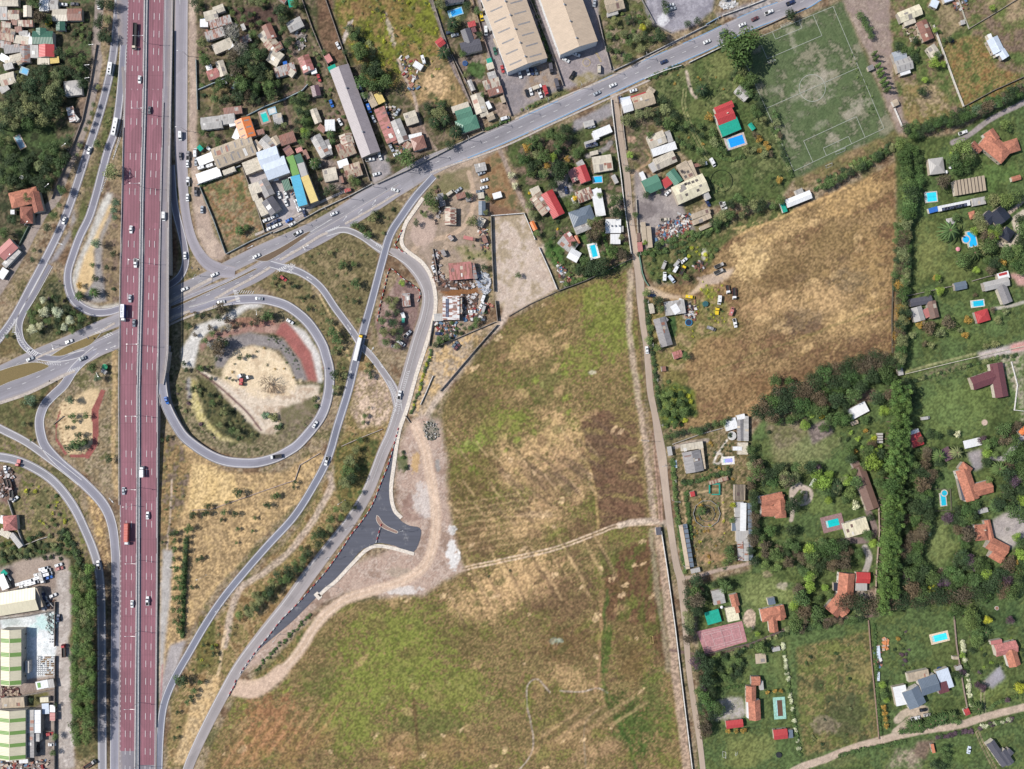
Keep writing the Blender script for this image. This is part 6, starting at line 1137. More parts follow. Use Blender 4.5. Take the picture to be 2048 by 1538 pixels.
for k,x,y,a,c,w_ in(('pickup',376,311,90,'grey','on the service road verge'),('van',391,306,90,W8,'by the white canopy wall'),('car',392,324,90,SI,'by the white canopy wall'),('car',375,327,90,W8,'on the service road verge'),('pickup',376,363,90,W8,'on the service road verge'),('pickup',392,383,-90,DG,'beside the vacant lot'),('car',375,395,90,W8,'on the service road verge'),('car',404,419,88,SI,'beside the vacant lot fence'),
('van',405,335,20,W8,'in the open carport'),('van',423,331,20,W8,'in the open carport'),('car',420,299,-38,W8,'in the service road yard'),('pickup',445,166,10,W8,'in the meadow'),('car',469,170,65,W8,'in the meadow'),('car',680,244,-60,W8,'beside the bright white roof'),('pickup',740,319,10,W8,'on the forecourt of the two-tone shed'),('car',760,313,-72,W8,'on the forecourt of the two-tone shed'),('car',753,348,18,W8,'on the forecourt of the two-tone shed'),('car',638,156,-72,RD,'on the earth drive'),('car',663,207,-70,BL,'on the grass by the dirt track'),
('van',721,177,-65,'dblue','along the two-tone shed'),('van',728,195,-65,GR,'along the two-tone shed'),('van',738,217,-72,BL,'along the two-tone shed'),('car',747,238,-65,SI,'along the two-tone shed'),('car',783,296,-62,SI,'behind the rust strip house'),('car',676,91,-62,W8,'at the edge of the weed field'),('car',795,224,60,SI,'beside the weed field'),('car',794,308,20,W8,'by the rust strip house'),
('car',127,9,0,W8,'on the top left village lane'),('car',149,8,0,DG,'on the top left village lane'),('car',198,11,90,W8,'on the gravel street'),('car',900,65,8,'dblue','in the walled lane'),('car',910,70,15,'silver','in the walled lane'),('van',963,33,-78,'byellow','beside the western warehouse'),('van',972,62,-88,W8,'beside the western warehouse'),('car',990,102,-76,'dgreen','beside the western warehouse'),('car',1005,138,-76,RD,'beside the western warehouse'),('car',1013,141,-70,'slate','beside the western warehouse'),
('car',1040,149,-76,W8,'in the warehouse front yard'),('car',1056,143,-72,W8,'in the warehouse front yard'),('car',1064,143,-72,'dblue','in the warehouse front yard'),('car',1072,142,-72,'slate','in the warehouse front yard'),('car',1054,186,-72,BK,'in the warehouse front yard'),('car',1062,183,-76,W8,'in the warehouse front yard'),('pickup',1080,187,-70,W8,'in the warehouse front yard'),('car',1132,120,-28,W8,'in front of the eastern warehouse'),('car',1153,109,-20,W8,'in front of the eastern warehouse'),('pickup',1145,150,60,BK,'in front of the eastern warehouse'),('van',1198,138,90,'cream','in front of the eastern warehouse'),('van',1010,237,18,W8,'by the avenue hedge'),
('car',1341,10,15,W8,'under a tree in the gravel lot'),('car',1344,17,15,SI,'under a tree in the gravel lot'),('car',1189,6,82,SI,'at the top of the warehouse yard'),('car',1267,181,17,W8,'in front of the white and tan roadside house'),('car',1241,200,-78,'dblue','in front of the white and tan roadside house'),('car',963,346,22,SI,'on the dry plot'),('car',969,360,18,W8,'on the dry plot'),('car',968,375,14,W8,'on the dry plot'),('car',960,383,4,'slate','on the dry plot'),('car',917,380,40,SI,'among the wrecks'),('van',901,386,35,'cream','among the wrecks'),
('car',1188,290,15,W8,'beside the solar-roofed shed'),('car',1183,253,10,SI,'in the walled forecourt'),('car',1132,380,100,'dblue','in a hedge on the driveway'),('car',1148,402,-65,W8,'by the yellow flowering bush'),('car',1336,385,45,W8,'in the gravel yard'),('car',1353,375,30,'maroon','between the green and tan roofs'),('pickup',1330,439,5,'cream','by the scrap heap'),('van',1425,325,-60,W8,'on the park lawn'),('car',1450,411,-70,W8,'by the hedge'),('pickup',1444,412,-70,GR,'by the hedge'),('car',1416,406,-60,'dblue','by the big cream hall'),
('van',1329,553,86,W8,'on the track beside the weeds'),('van',1352,537,60,W8,'on the track beside the weeds'),('van',1328,530,68,GR,'on the track beside the weeds'),('van',1343,558,-50,'pblue','on the track beside the weeds'),('van',1380,594,-8,'byellow','on the sandy turning area'),('car',1303,591,0,'dblue','under a bush by the lane'),('van',1354,526,50,GR,'on the track beside the weeds'),('car',1368,521,40,W8,'on the track beside the weeds'),
('van',1439,600,-95,W8,'in the straw field'),('van',1463,623,70,'pink','in the straw field'),('pickup',1470,646,-78,W8,'in the straw field'),('van',1422,657,-20,'grey','in the straw field'),('pickup',815,668,45,W8,'on the dirt road island'),('van',802,686,-35,W8,'on the dirt road island'),('car',790,693,-10,GR,'on the dirt road island'),('car',763,660,76,BK,'on the dirt road island'),('car',910,689,50,'slate','wrecked on dry grass'),('car',914,694,50,'maroon','wrecked on dry grass'),('car',878,667,0,'dblue','wrecked beside the scrap'),('car',867,538,-68,W8,'in the roadside scrap'),
('van',967,595,70,W8,'in the scrapyard'),('car',963,610,60,W8,'in the scrapyard'),('van',968,616,72,GR,'in the scrapyard'),('car',944,623,0,W8,'in the scrapyard'),('car',567,557,-38,RD,'on the grass by the zebra crossing'),('car',580,643,-32,W8,'on the white stones inside the loop'),('car',1847,1420,8,BK,'in front of the slate-blue mansion'),('pickup',1831,1436,12,W8,'in front of the slate-blue mansion'),('car',1854,1430,10,GR,'in front of the slate-blue mansion'),('car',1938,1500,78,'pblue','on the bottom lawn'),('van',1850,836,8,GR,'beside the poplar row'),('van',1626,965,60,W8,'beside the planted roundabout'),('pickup',1926,265,20,W8,'under the lane trees'),
('car',117,1236,90,'dblue','in the gravel street by the works yard'),('car',106,1191,25,W8,'in the works yard'),('car',117,1130,18,W8,'in the upper works yard'),('car',119,1137,14,'pink','in the upper works yard'),('car',98,1155,18,BL,'in the upper works yard'),('car',104,1489,0,W8,'by the yard wall trees'),('car',75,1497,90,BK,'beside the southern warehouse'),('car',100,1468,10,RD,'by the yard wall trees'),('car',30,998,40,W8,'at the breaker yard'),('car',11,939,-80,W8,'at the breaker yard'),('van',88,1194,-75,'dblue','beside the workshop end'),('pickup',85,1198,10,W8,'beside the workshop end'),
('car',609,427,-72,'dblue','outside the factory gate'),('car',585,448,28,W8,'outside the car yard wall'),('car',578,440,28,BL,'in the fenced car yard')):
 V(k,x,y,a,c,P_+w_)
n_=0
for x,y,a,c in((533,440,22,W8),(549,433,24,W8),(540,449,22,'dblue'),(553,442,24,'dblue'),(541,456,22,W8),(555,450,22,W8),(558,390,-72,W8),(572,389,-70,W8),(572,405,-72,W8),(595,400,24,W8),(598,407,24,SI),(600,413,24,W8),(602,419,24,W8),(594,392,24,DG)):V('car',x,y,a,c,P_+'in the fenced car yard')
for x,y in((45,1166),(53,1163),(61,1161),(69,1158),(77,1155),(52,1169),(61,1167),(69,1165),(82,1148),(93,1141),(96,1148),(88,1137),(75,1149),(46,1172),(38,1168)):V('van' if(x+y)%3 else 'car',x,y,14+(x*7%5),W8,P_+'in the van row of the works yard')
for x,y,a,L,ld,bc,cc,nm,lb,h in((1102,138,-80,7,'box','dgrey',C(60,60,66),'box_truck','dark box truck parked at the warehouse yard wall',2),(1114,170,-76,8,'box','dgrey',C(70,70,76),'box_truck','dark box truck parked by the yard gate',2),(1075,175,20,7,'box','cream','white','box_truck','cream box truck parked in the warehouse front yard',1.8),(1091,182,-70,7,'box','red','red','container_truck','red container truck parked in the warehouse front yard',1.8),(967,15,-74,7,'bed','tan','cream','tipper_truck','tan tipper truck beside the western warehouse',2),
(1006,120,-72,9,'flat','dgrey',C(80,80,90),'flatbed_truck','dark flatbed truck along the western warehouse',2),(1365,540,62,7,'bed','brown','byellow','tipper_truck','tipper truck with yellow cab on the weeds',2),(1438,531,24,7,'bed','lgrey','lgrey','tipper_truck','upper grey tipper truck on the pale track',2),(1437,543,24,7,'bed','lgrey','lgrey','tipper_truck','lower grey tipper truck on the pale track',2),(1455,579,-80,6,'bed','rust','white','tipper_truck','rusty tipper truck in the straw field',2),(1468,587,-88,8,'bed','maroon','white','tipper_truck','maroon tipper truck with white cab in the straw field',2),
(128,1301,92,9,'bed','rust','red','tipper_truck','red-cabbed truck in the gravel street by the white yard',2),(85,1155,-75,8,'box','lgrey','white','box_truck','grey box truck at the end of the van row',2),(48,1178,6,8,'bed','lgrey','lgrey','flatbed_truck','grey flatbed truck above the cream workshop',2),(489,757,20,8,'bed','dgrey','white','crane_truck','grey works truck beside the bare tree',2),(483,764,-95,5,'box','red','red','generator_trailer','red equipment trailer beside the bare tree',1.0),(480,752,30,4,'flat','lgrey','white','works_truck','small white works truck beside the bare tree',2),
(21,970,-72,8,'bed','rust','maroon','tipper_truck','rusty wrecked truck at the breaker yard',2),(14,968,-72,8,'bed','brown','maroon','tipper_truck','brown wrecked truck at the breaker yard edge',2),(24,990,-85,8,'bed','grey','dgrey','tipper_truck','dark wrecked truck at the breaker yard',2),(37,926,-100,5,'flat','red','red','excavator','small red digger beside the breaker yard',2),(180,1528,33,9,'bed','pink','lgrey','tipper_truck','pink-bedded truck at the bottom street corner',2),(1434,622,85,5,'flat','byellow','byellow','digger','yellow digger in the weeds',2),(940,477,-12,9,'flat','pink','brown','flatbed_truck','pinkish flatbed trailer on the wreck yard',2),(1399,330,14,11,'box','rust','white','box_truck','long rust-streaked trailer on the park lawn edge',2)):
 o=V(mk_truck(L,ld,bc,nm,cc,h),x,y,a,None,'',0,lb,.95)
r=empty('caravan',W(847,121,1));r.rotation_euler[2]=R(-72);m=MB();hull(m,[(-3,1.1,.5,2.4,1.0),(-2.6,1.15,.4,2.6,1.0),(2.4,1.15,.4,2.6,1.0),(3,1.1,.5,2.2,.9)]);m.build('body','paint',r,PAL['white']);m=MB();m.box(-.5,-.4,2.6,.5,.4,2.75);m.build('roof_hatch','glass',r);wheels(r,(0,),1.1,.32);tag(r,'white caravan parked beside a white hut on the dry plot','caravan')
# ---------------------------------------------------------------- trees and shrubs
def sphere_pts(n,rr):
 out=[]
 for i in range(n):z=1-2*(i+.5)/n;a=i*2.39996+rr.random();q=math.sqrt(max(1-z*z,0));out.append(Vector((q*math.cos(a),q*math.sin(a),z)))
 return out
def crown_mesh(name,seed,lobes,nq,size,flat=.8,cone=0,tilt=.6,spread=.62):
 rr=random.Random(seed);m=MB();L_=[]
 for i in range(lobes):
  a=i*2.399+rr.uniform(-.4,.4);d=spread*math.sqrt((i+.4)/lobes);z=rr.uniform(-.35,.45)*flat if not cone else-1+2.0*i/lobes
  if cone:d*=(1-(z+1)/2.15)
  rad=rr.uniform(.3,.48)*(1 if not cone else(1.15-(z+1)*.42));L_.append((Vector((d*math.cos(a),d*math.sin(a),z)),rad,rr.random()))
 for c,rad,vv in L_:
  for p in sphere_pts(max(nq//lobes,8),rr):
   if p.z<-.45:continue
   q=c+p*rad*rr.uniform(.72,1.12);s_=size*rr.uniform(.6,1.35);nn=(p+Vector((rr.uniform(-1,1),rr.uniform(-1,1),rr.uniform(-.3,1)))*tilt).normalized();u=nn.orthogonal().normalized();v=nn.cross(u);a=rr.random()*6.28;u,v=u*math.cos(a)+v*math.sin(a),v*math.cos(a)-u*math.sin(a)
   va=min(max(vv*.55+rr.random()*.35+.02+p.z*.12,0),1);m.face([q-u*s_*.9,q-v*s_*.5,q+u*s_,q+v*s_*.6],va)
 return m.mesh(name,'leaf',True)
def trunk_mesh(h,r0,limbs=4,seed=1):
 rr=random.Random(seed);m=MB();m.tube((0,0,-.2),(0,0,h),r0,r0*.55,7)
 for k in range(limbs):a=k*6.28/limbs+rr.random();m.tube((0,0,h*.75),(math.cos(a)*h*.45,math.sin(a)*h*.45,h*1.25),r0*.45,r0*.15,5)
 return m.mesh('trunk','bark')
CR={'broad':[crown_mesh('crown',s_,13,900,.1,.75)for s_ in(1,2,3,4)],'euc':[crown_mesh('crown',s_,22,800,.085,.6,tilt=1.3,spread=.75)for s_ in(11,12)],'con':[crown_mesh('crown',s_,14,700,.1,cone=1,spread=.55)for s_ in(21,22)],'pop':[crown_mesh('crown',s_,10,1000,.085,1.1,spread=.74)for s_ in(31,32,33)],'shr':[crown_mesh('foliage',s_,7,300,.15,.6,spread=.55)for s_ in(41,42,43)],'fruit':[crown_mesh('crown',s_,8,420,.13,.6)for s_ in(51,52)]}
TR=trunk_mesh(1.0,.09,4,3)
def palm_meshes(seed):
 rr=random.Random(seed);m=MB();n_=34
 for k in range(n_):
  a=k*2.399+rr.uniform(-.1,.1);up=.75-1.1*(k/n_);L=rr.uniform(.85,1.05);d=Vector((math.cos(a),math.sin(a),0));s_=Vector((-d.y,d.x,0));prev=None;vv=rr.uniform(.3,.9)
  for i in range(7):
   t=i/6;p=d*(t*L)+Vector((0,0,up*t-.75*t*t));wd=.075*math.sin(math.pi*(.12+.82*t))+.01;c=(p+s_*wd-Vector((0,0,wd*.5)),p,p-s_*wd-Vector((0,0,wd*.5)))
   if prev:m.face([prev[0],c[0],c[1],prev[1]],vv);m.face([prev[1],c[1],c[2],prev[2]],vv*.7)
   prev=c
 return m.mesh('fronds','leaf',True)
PM=[palm_meshes(s_)for s_ in(1,2)];PT=MB();PT.cyl(0,0,-.3,1,.07,.055,9);PT.cyl(0,0,.96,1.03,.075,.1,9);PT=PT.mesh('trunk','bark')
TC=dict(dk=(58,76,46),g=(84,106,58),mg=(104,124,66),lg=(132,158,62),ye=(176,178,50),br=(100,88,68),ol=(124,130,84),gy=(140,136,126),pu=(92,72,84),yl=(238,196,30),bl=(104,128,96),au=(168,134,60),wh=(206,208,170),po=(98,126,62),pd=(76,102,52))
TN=dict(dk='dark green',g='green',mg='mid-green',lg='lime-green',ye='yellow-green',br='brownish',ol='olive',gy='greyish',pu='purple-leaved',yl='yellow-flowering',bl='blue-green',au='golden',wh='white-flowering',po='glossy green',pd='deep green')
KN=dict(broad=('broadleaf_tree','broadleaf tree','tree'),euc=('feathery_tree','feathery tree','tree'),con=('conifer','conifer','tree'),pop=('poplar','poplar','tree'),shr=('shrub','shrub','shrub'),fruit=('small_tree','round tree','tree'),palm=('palm_tree','palm tree','palm'))
KG=dict(broad='broadleaf trees',euc='feathery trees',con='conifers',pop='tall poplars',shr='shrubs',fruit='small round trees',palm='palm trees')
NT={}
TREES=[]
def T(kind,x,y,r_,c,check=False,h=None):
 """crown centre px, crown radius px, colour key; built later, largest first"""
 if check and not free(x,y,min(r_*.5,4)):return
 TREES.append((kind,x,y,r_,c,h))
KCAP={}
def kindname(kind,c):
 if kind!='broad':return KN[kind]
 return{'dk':('dark_evergreen_tree','evergreen tree','tree'),'pd':('dark_evergreen_tree','evergreen tree','tree'),'lg':('bright_leaved_tree','bright-leaved tree','tree'),'ye':('bright_leaved_tree','bright-leaved tree','tree'),'pu':('purple_leaved_tree','plum tree','tree'),'ol':('grey_green_tree','dusty-leaved tree','tree'),'br':('grey_green_tree','dusty-leaved tree','tree'),'bl':('grey_green_tree','dusty-leaved tree','tree'),'wh':('blossoming_tree','blossoming tree','tree')}.get(c,KN['broad'])
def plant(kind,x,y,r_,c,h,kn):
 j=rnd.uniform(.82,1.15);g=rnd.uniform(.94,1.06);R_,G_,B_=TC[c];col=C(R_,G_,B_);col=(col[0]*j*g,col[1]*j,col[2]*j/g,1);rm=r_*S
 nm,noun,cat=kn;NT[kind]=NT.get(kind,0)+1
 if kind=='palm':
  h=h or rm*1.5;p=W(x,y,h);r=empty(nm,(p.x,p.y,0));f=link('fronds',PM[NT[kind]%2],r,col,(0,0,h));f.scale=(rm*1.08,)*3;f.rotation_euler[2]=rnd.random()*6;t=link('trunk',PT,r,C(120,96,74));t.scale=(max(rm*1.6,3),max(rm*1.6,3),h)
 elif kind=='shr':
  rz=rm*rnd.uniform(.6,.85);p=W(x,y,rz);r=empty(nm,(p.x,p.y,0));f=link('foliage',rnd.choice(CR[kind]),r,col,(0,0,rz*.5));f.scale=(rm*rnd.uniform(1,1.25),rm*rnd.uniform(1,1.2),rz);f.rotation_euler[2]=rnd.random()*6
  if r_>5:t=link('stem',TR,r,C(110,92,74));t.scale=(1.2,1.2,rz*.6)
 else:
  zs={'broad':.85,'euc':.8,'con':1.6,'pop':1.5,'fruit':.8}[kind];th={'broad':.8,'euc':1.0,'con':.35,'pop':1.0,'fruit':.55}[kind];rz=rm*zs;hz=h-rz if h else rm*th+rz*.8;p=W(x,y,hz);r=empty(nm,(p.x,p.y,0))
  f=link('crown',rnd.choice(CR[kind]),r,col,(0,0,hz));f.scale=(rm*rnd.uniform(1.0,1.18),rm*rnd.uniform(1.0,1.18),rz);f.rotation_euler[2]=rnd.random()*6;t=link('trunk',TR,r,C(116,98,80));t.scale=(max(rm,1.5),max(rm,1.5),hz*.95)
 sz='' if kind=='palm' and 8<r_<14 else('tiny' if r_<3 else 'small' if r_<5.5 else 'medium' if r_<9.5 else 'large' if r_<16 else 'huge')
 tag(r,f'{sz} {TN[c]} {noun}'.strip(),cat,noun+'s',(x,y));r['_veg']=1
def many(kind,s_,c,check=False):
 a=[float(q)for q in s_.replace(',',' ').split()]
 for x,y,r_ in zip(a[::3],a[1::3],a[2::3]):T(kind,x,y,r_,c if isinstance(c,str)else rnd.choice(c),check)
def scatter(kind,P,n,r0,r1,cs,check=True,gap=.75):
 P=pts(P);xs=[p[0]for p in P];ys=[p[1]for p in P];done=[];k=0;tries=0
 while k<n and tries<n*30:
  tries+=1;x,y,r_=rnd.uniform(min(xs),max(xs)),rnd.uniform(min(ys),max(ys)),rnd.uniform(r0,r1)
  if not inpoly(np.array(x),np.array(y),P)or(check and not free(x,y,r_*.55)):continue
  if any((x-a)**2+(y-b)**2<((r_+c)*gap)**2 for a,b,c in done):continue
  done.append((x,y,r_));T(kind,x,y,r_,rnd.choice(cs));k+=1
def belt(kind,P,step,r0,r1,cs,jit=3,check=False,h=None):
 P=pts(P);F=frame([(x,y,0)for x,y in smooth(P,6)]);L=0;global T;keep=T;got=[]
 if kind=='shr':T=lambda k_,x,y,r_,c,ch=False,h=None:got.append((k_,x,y,r_,c,h))if not ch or free(x,y,min(r_*.5,4))else None
 for(p,nn,l),(q,_,l2)in zip(F,F[1:]):
  while L<l2:
   t=(L-l)/max(l2-l,1e-5);c=p.lerp(q,t);r_=rnd.uniform(r0,r1);T(kind,c.x+rnd.uniform(-jit,jit),c.y+rnd.uniform(-jit,jit),r_,rnd.choice(cs),check,h);L+=step*rnd.uniform(.8,1.2)
 T=keep
 if got:HEDGES.append((got,P))
HEDGES=[]
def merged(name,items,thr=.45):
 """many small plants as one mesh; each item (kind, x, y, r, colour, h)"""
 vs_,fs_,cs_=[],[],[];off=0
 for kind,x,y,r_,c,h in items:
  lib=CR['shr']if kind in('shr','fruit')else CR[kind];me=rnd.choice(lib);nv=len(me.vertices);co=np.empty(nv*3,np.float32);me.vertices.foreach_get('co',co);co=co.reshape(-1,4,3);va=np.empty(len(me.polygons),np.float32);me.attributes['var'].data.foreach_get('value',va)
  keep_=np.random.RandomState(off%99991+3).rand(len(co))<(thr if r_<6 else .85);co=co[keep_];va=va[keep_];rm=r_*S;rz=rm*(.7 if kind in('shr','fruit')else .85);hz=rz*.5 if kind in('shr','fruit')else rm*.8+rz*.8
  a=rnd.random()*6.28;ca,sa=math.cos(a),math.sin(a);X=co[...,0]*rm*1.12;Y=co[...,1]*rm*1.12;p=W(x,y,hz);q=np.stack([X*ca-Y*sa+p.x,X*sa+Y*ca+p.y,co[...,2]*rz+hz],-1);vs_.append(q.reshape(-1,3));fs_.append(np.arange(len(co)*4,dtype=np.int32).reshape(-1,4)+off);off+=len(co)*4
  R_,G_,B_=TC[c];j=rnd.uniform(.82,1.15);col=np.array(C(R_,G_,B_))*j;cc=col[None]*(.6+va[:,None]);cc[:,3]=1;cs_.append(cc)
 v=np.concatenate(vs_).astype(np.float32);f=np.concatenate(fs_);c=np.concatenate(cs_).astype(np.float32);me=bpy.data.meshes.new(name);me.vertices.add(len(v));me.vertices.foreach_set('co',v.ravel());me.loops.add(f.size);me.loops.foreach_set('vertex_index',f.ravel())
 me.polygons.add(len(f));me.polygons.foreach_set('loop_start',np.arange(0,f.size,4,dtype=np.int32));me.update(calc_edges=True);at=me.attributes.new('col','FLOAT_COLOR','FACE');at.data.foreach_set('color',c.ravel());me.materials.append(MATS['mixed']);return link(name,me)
def plant_all():
 groups={}
 for t in TREES:groups.setdefault(kindname(t[0],t[4]),[]).append(t)
 for kn,L_ in groups.items():
  L_.sort(key=lambda t:-t[3]);vis=[t for t in L_ if-14<t[1]<2062 and-14<t[2]<1552]
  for t in vis[:295]:plant(*t,kn)
  rest=vis[295:];print(kn[0],len(vis))
  if rest:o=merged({'shrub':'undergrowth'}.get(kn[0],'thicket'),rest);o['kind']='stuff';tag(o,{'shrub':'low green undergrowth of small bushes scattered through gardens and verges'}.get(kn[0],'small crowded '+kn[1]+'s filling the gaps between larger trees'),'undergrowth')
 for got,P in HEDGES:
  o=merged('hedge',[(k_,x,y,r_*1.25,c,h)for k_,x,y,r_,c,h in got],1.0);cs_=[g[4]for g in got];c=max(set(cs_),key=cs_.count);mx,my=sum(p[0]for p in P)/len(P),sum(p[1]for p in P)/len(P);L_=math.hypot(P[0][0]-P[-1][0],P[0][1]-P[-1][1]);tag(o,('long' if L_>120 else 'short')+f' {TN[c]} hedge','hedge','hedges',(mx,my));o['_veg']=1
belt('pop',"1795,772 1792,830 1787,900 1782,960 1776,1030 1772,1100 1768,1160 1766,1225",13,11,16,['po','po','pd'],3,h=21)
belt('pop',"1812,782 1808,850 1803,920 1798,990 1792,1060 1788,1130 1784,1200",13,10.5,15,['po','po','pd'],3,h=19)
belt('broad',"1805,285 1812,340 1815,400 1812,430",14,12,17,['g','pd','mg'],4);belt('broad',"1828,300 1836,350 1830,400",18,9,14,['g','pd'],4)
belt('euc',"1808,430 1806,500 1802,560 1800,620 1796,680 1796,730",13,9,12,['br','ol','br','au'],4);belt('euc',"1818,425 1812,500 1808,600",22,6,9,['ol','g','br'],3)
belt('euc',"1512,828 1560,808 1600,785 1650,760 1700,738 1760,722",10,12,17,['br','dk','br','dk'],6);belt('euc',"1530,800 1580,780 1640,745 1700,725 1750,712 1780,730",12,10,15,['br','dk','dk'],5);belt('broad',"1560,845 1610,830 1660,790 1720,760 1770,752 1785,765",15,10,15,['dk','g','pd'],6)
belt('broad',"152,1135 155,1200 154,1270 152,1340 150,1400 152,1460 158,1500",14,9,13,['g','mg','po'],4,h=13);belt('broad',"176,1140 180,1210 178,1280 180,1350 178,1420 176,1490",15,10,14,['po','mg','g'],4,h=14);belt('broad',"164,1150 167,1240 166,1330 163,1430",20,9,12,['mg','ol','po'],4,h=14)
belt('euc',"1690,1200 1740,1215 1800,1200 1840,1205 1880,1195 1920,1190 1960,1180",12,13,19,['br','dk','dk','dk'],7);belt('broad',"1800,1150 1850,1165 1900,1160 1960,1150 2010,1165 2045,1150",20,10,15,['dk','pd','g','pu'],8);belt('broad',"1930,1230 1945,1260 1955,1285 1945,1215",13,11,16,['g','mg'],5)
belt('broad',"1815,760 1830,820",16,9,13,['pd','dk'],4);belt('broad',"1830,925 1845,960 1840,1000 1850,1050 1825,1090 1820,1130",17,10,16,['dk','pd','g','br'],8);belt('euc',"1815,950 1818,1000 1812,1060 1808,1120 1815,1180",17,8,12,['br','dk','dk'],4)
belt('broad',"1560,405 1520,412 1480,425 1450,440 1420,445",15,8,12,['dk','g','ol'],6);belt('shr',"1280,508 1320,505 1350,492 1400,470 1440,455 1460,440",8,4,7,['g','dk','pd'],3);belt('shr',"1300,498 1340,480 1370,470 1420,462",9,5,8,['g','mg'],3)
belt('shr',"1636,376 1660,362 1700,342 1760,312 1790,295",9,5,9,['pd','g','ol'],4);belt('shr',"1640,362 1670,348 1720,322 1780,290",11,4,7,['g','dk','mg'],3);belt('broad',"1810,262 1850,250 1890,235 1930,222",14,8,12,['dk','g','pd'],5);belt('broad',"1905,250 1940,230 1985,205 2020,190 2045,178",15,8,13,['dk','bl','g','br'],6);belt('shr',"1930,218 1980,200 2048,170",9,4,7,['pd','g'],3)
belt('con',"1750,105 1757,125 1765,150 1772,170 1782,185",11,7,9,['pd','g','po'],2);belt('broad',"1720,28 1730,45 1738,60 1745,72",13,7,10,['g','pd'],3);belt('broad',"1800,95 1822,105 1830,120",12,8,11,['g','dk'],3)
belt('broad',"1500,190 1520,205 1512,225 1530,250",14,7,11,['g','dk','ol'],4);belt('fruit',"1510,270 1530,285 1540,310 1510,300 1488,298",12,6,9,['br','ol','au'],3);belt('shr',"1435,308 1450,318 1470,318 1490,310",7,4,5,['g','mg'],1)
belt('broad',"1500,900 1506,940 1505,990 1510,1060 1505,1110 1515,1130",17,8,12,['dk','g','br','ol'],4);belt('broad',"1520,940 1545,950 1560,930 1575,960 1600,955",15,10,15,['g','ol','mg','dk'],5);belt('broad',"1590,930 1620,940 1640,955 1655,985 1680,975 1690,955",16,9,15,['dk','g','lg','ol'],6)
belt('broad',"1510,1080 1550,1105 1580,1095 1610,1110 1640,1090 1680,1095 1700,1110",15,9,14,['br','g','ol','lg','dk'],6);belt('broad',"1600,1130 1620,1160 1610,1190 1590,1210 1600,1230",14,8,13,['dk','g','ol','lg'],5);belt('broad',"1373,1170 1376,1200 1380,1230 1376,1260 1384,1290",14,9,13,['br','dk','ol'],5)
belt('broad',"1395,1320 1400,1350 1405,1380 1412,1410 1410,1440 1415,1470",15,10,14,['br','dk','pu','dk'],4);belt('fruit',"1425,1320 1450,1310 1475,1320 1450,1345 1430,1360 1470,1350 1480,1335",13,6,9,['g','dk','mg'],3);belt('shr',"1420,1378 1450,1376 1490,1370",6,3,4,['g','pd'],1)
belt('shr',"1430,1318 1470,1306 1505,1290 1550,1272 1580,1264",8,4,6,['ol','g','dk'],3);belt('broad',"1590,1262 1620,1250 1650,1248 1690,1240 1730,1235",15,8,11,['dk','g','br'],4);belt('shr',"1566,1290 1572,1330 1578,1370 1583,1410 1590,1450 1600,1510",6,3.5,5,['mg','wh','g'],1.5);belt('shr',"1748,1250 1751,1300 1754,1360 1757,1420 1762,1470",5,3.5,4.5,['pd','g'],.8)
belt('shr',"1924,1285 1932,1330 1938,1380 1943,1415",6,4,6,['wh','g','wh'],1.5);belt('palm',"1825,1448 1850,1450 1880,1440 1910,1432",12,9,12,['g','pd'],3);belt('shr',"1805,1462 1840,1458 1880,1448 1920,1440",8,5,7,['pd','g'],3);belt('shr',"1875,1475 1910,1468 1945,1460",6,4,5.5,['pu','pu','dk'],2);belt('shr',"1960,1455 2000,1445 2048,1430",6,4,6,['pu','g','wh'],2);belt('shr',"1680,1512 1720,1500 1780,1488 1810,1482",6,3.5,5,['g','pd'],1.5);belt('fruit',"1768,1415 1770,1430 1772,1445 1773,1458",12,5.5,6.5,['au'],.5);belt('broad',"1764,1370 1768,1395 1776,1400",10,7,9,['lg','mg','g'],2)
belt('broad',"1888,1500 1895,1520 1880,1538 1870,1525",12,8,11,['g','dk'],4)
belt('broad',"1812,300 1818,360 1820,410 1812,440",12,12,16,['dk','pd','g'],5);belt('broad',"1812,440 1810,500 1808,560 1804,620 1801,680 1800,735",11,10,14,['dk','ol','br','pd'],5);belt('broad',"1796,450 1794,520 1792,580",16,8,11,['dk','g','ol'],3);belt('broad',"1830,272 1870,250 1910,240 1950,226",12,10,14,['dk','pd','dk'],4);belt('broad',"1960,222 2000,200 2045,182",13,9,13,['dk','pd','br'],4);belt('broad',"1645,374 1680,356 1720,334 1780,300",14,7,10,['pd','dk','g'],3);belt('broad',"172,1140 174,1240 172,1340 172,1440",15,10,13,['dk','pd'],5)
# open lawns stay free of scattered trees
for x,y,rx,ry in((1530,1185,42,40),(1882,1092,34,42),(1655,1012,36,22),(1580,905,62,36),(1590,850,40,20),(1660,1175,22,20),(1550,1085,18,12),(1905,830,80,70),(1945,950,60,40),(1885,1000,26,30),(1980,1240,60,40),(1880,1290,70,50),(1860,500,50,70),(1725,985,10,10),(1618,895,60,26),(2010,350,50,40),(1990,1380,46,40),(1640,1045,46,26)):occ([(x+rx*math.cos(k*.6),y+ry*math.sin(k*.6))for k in range(11)])
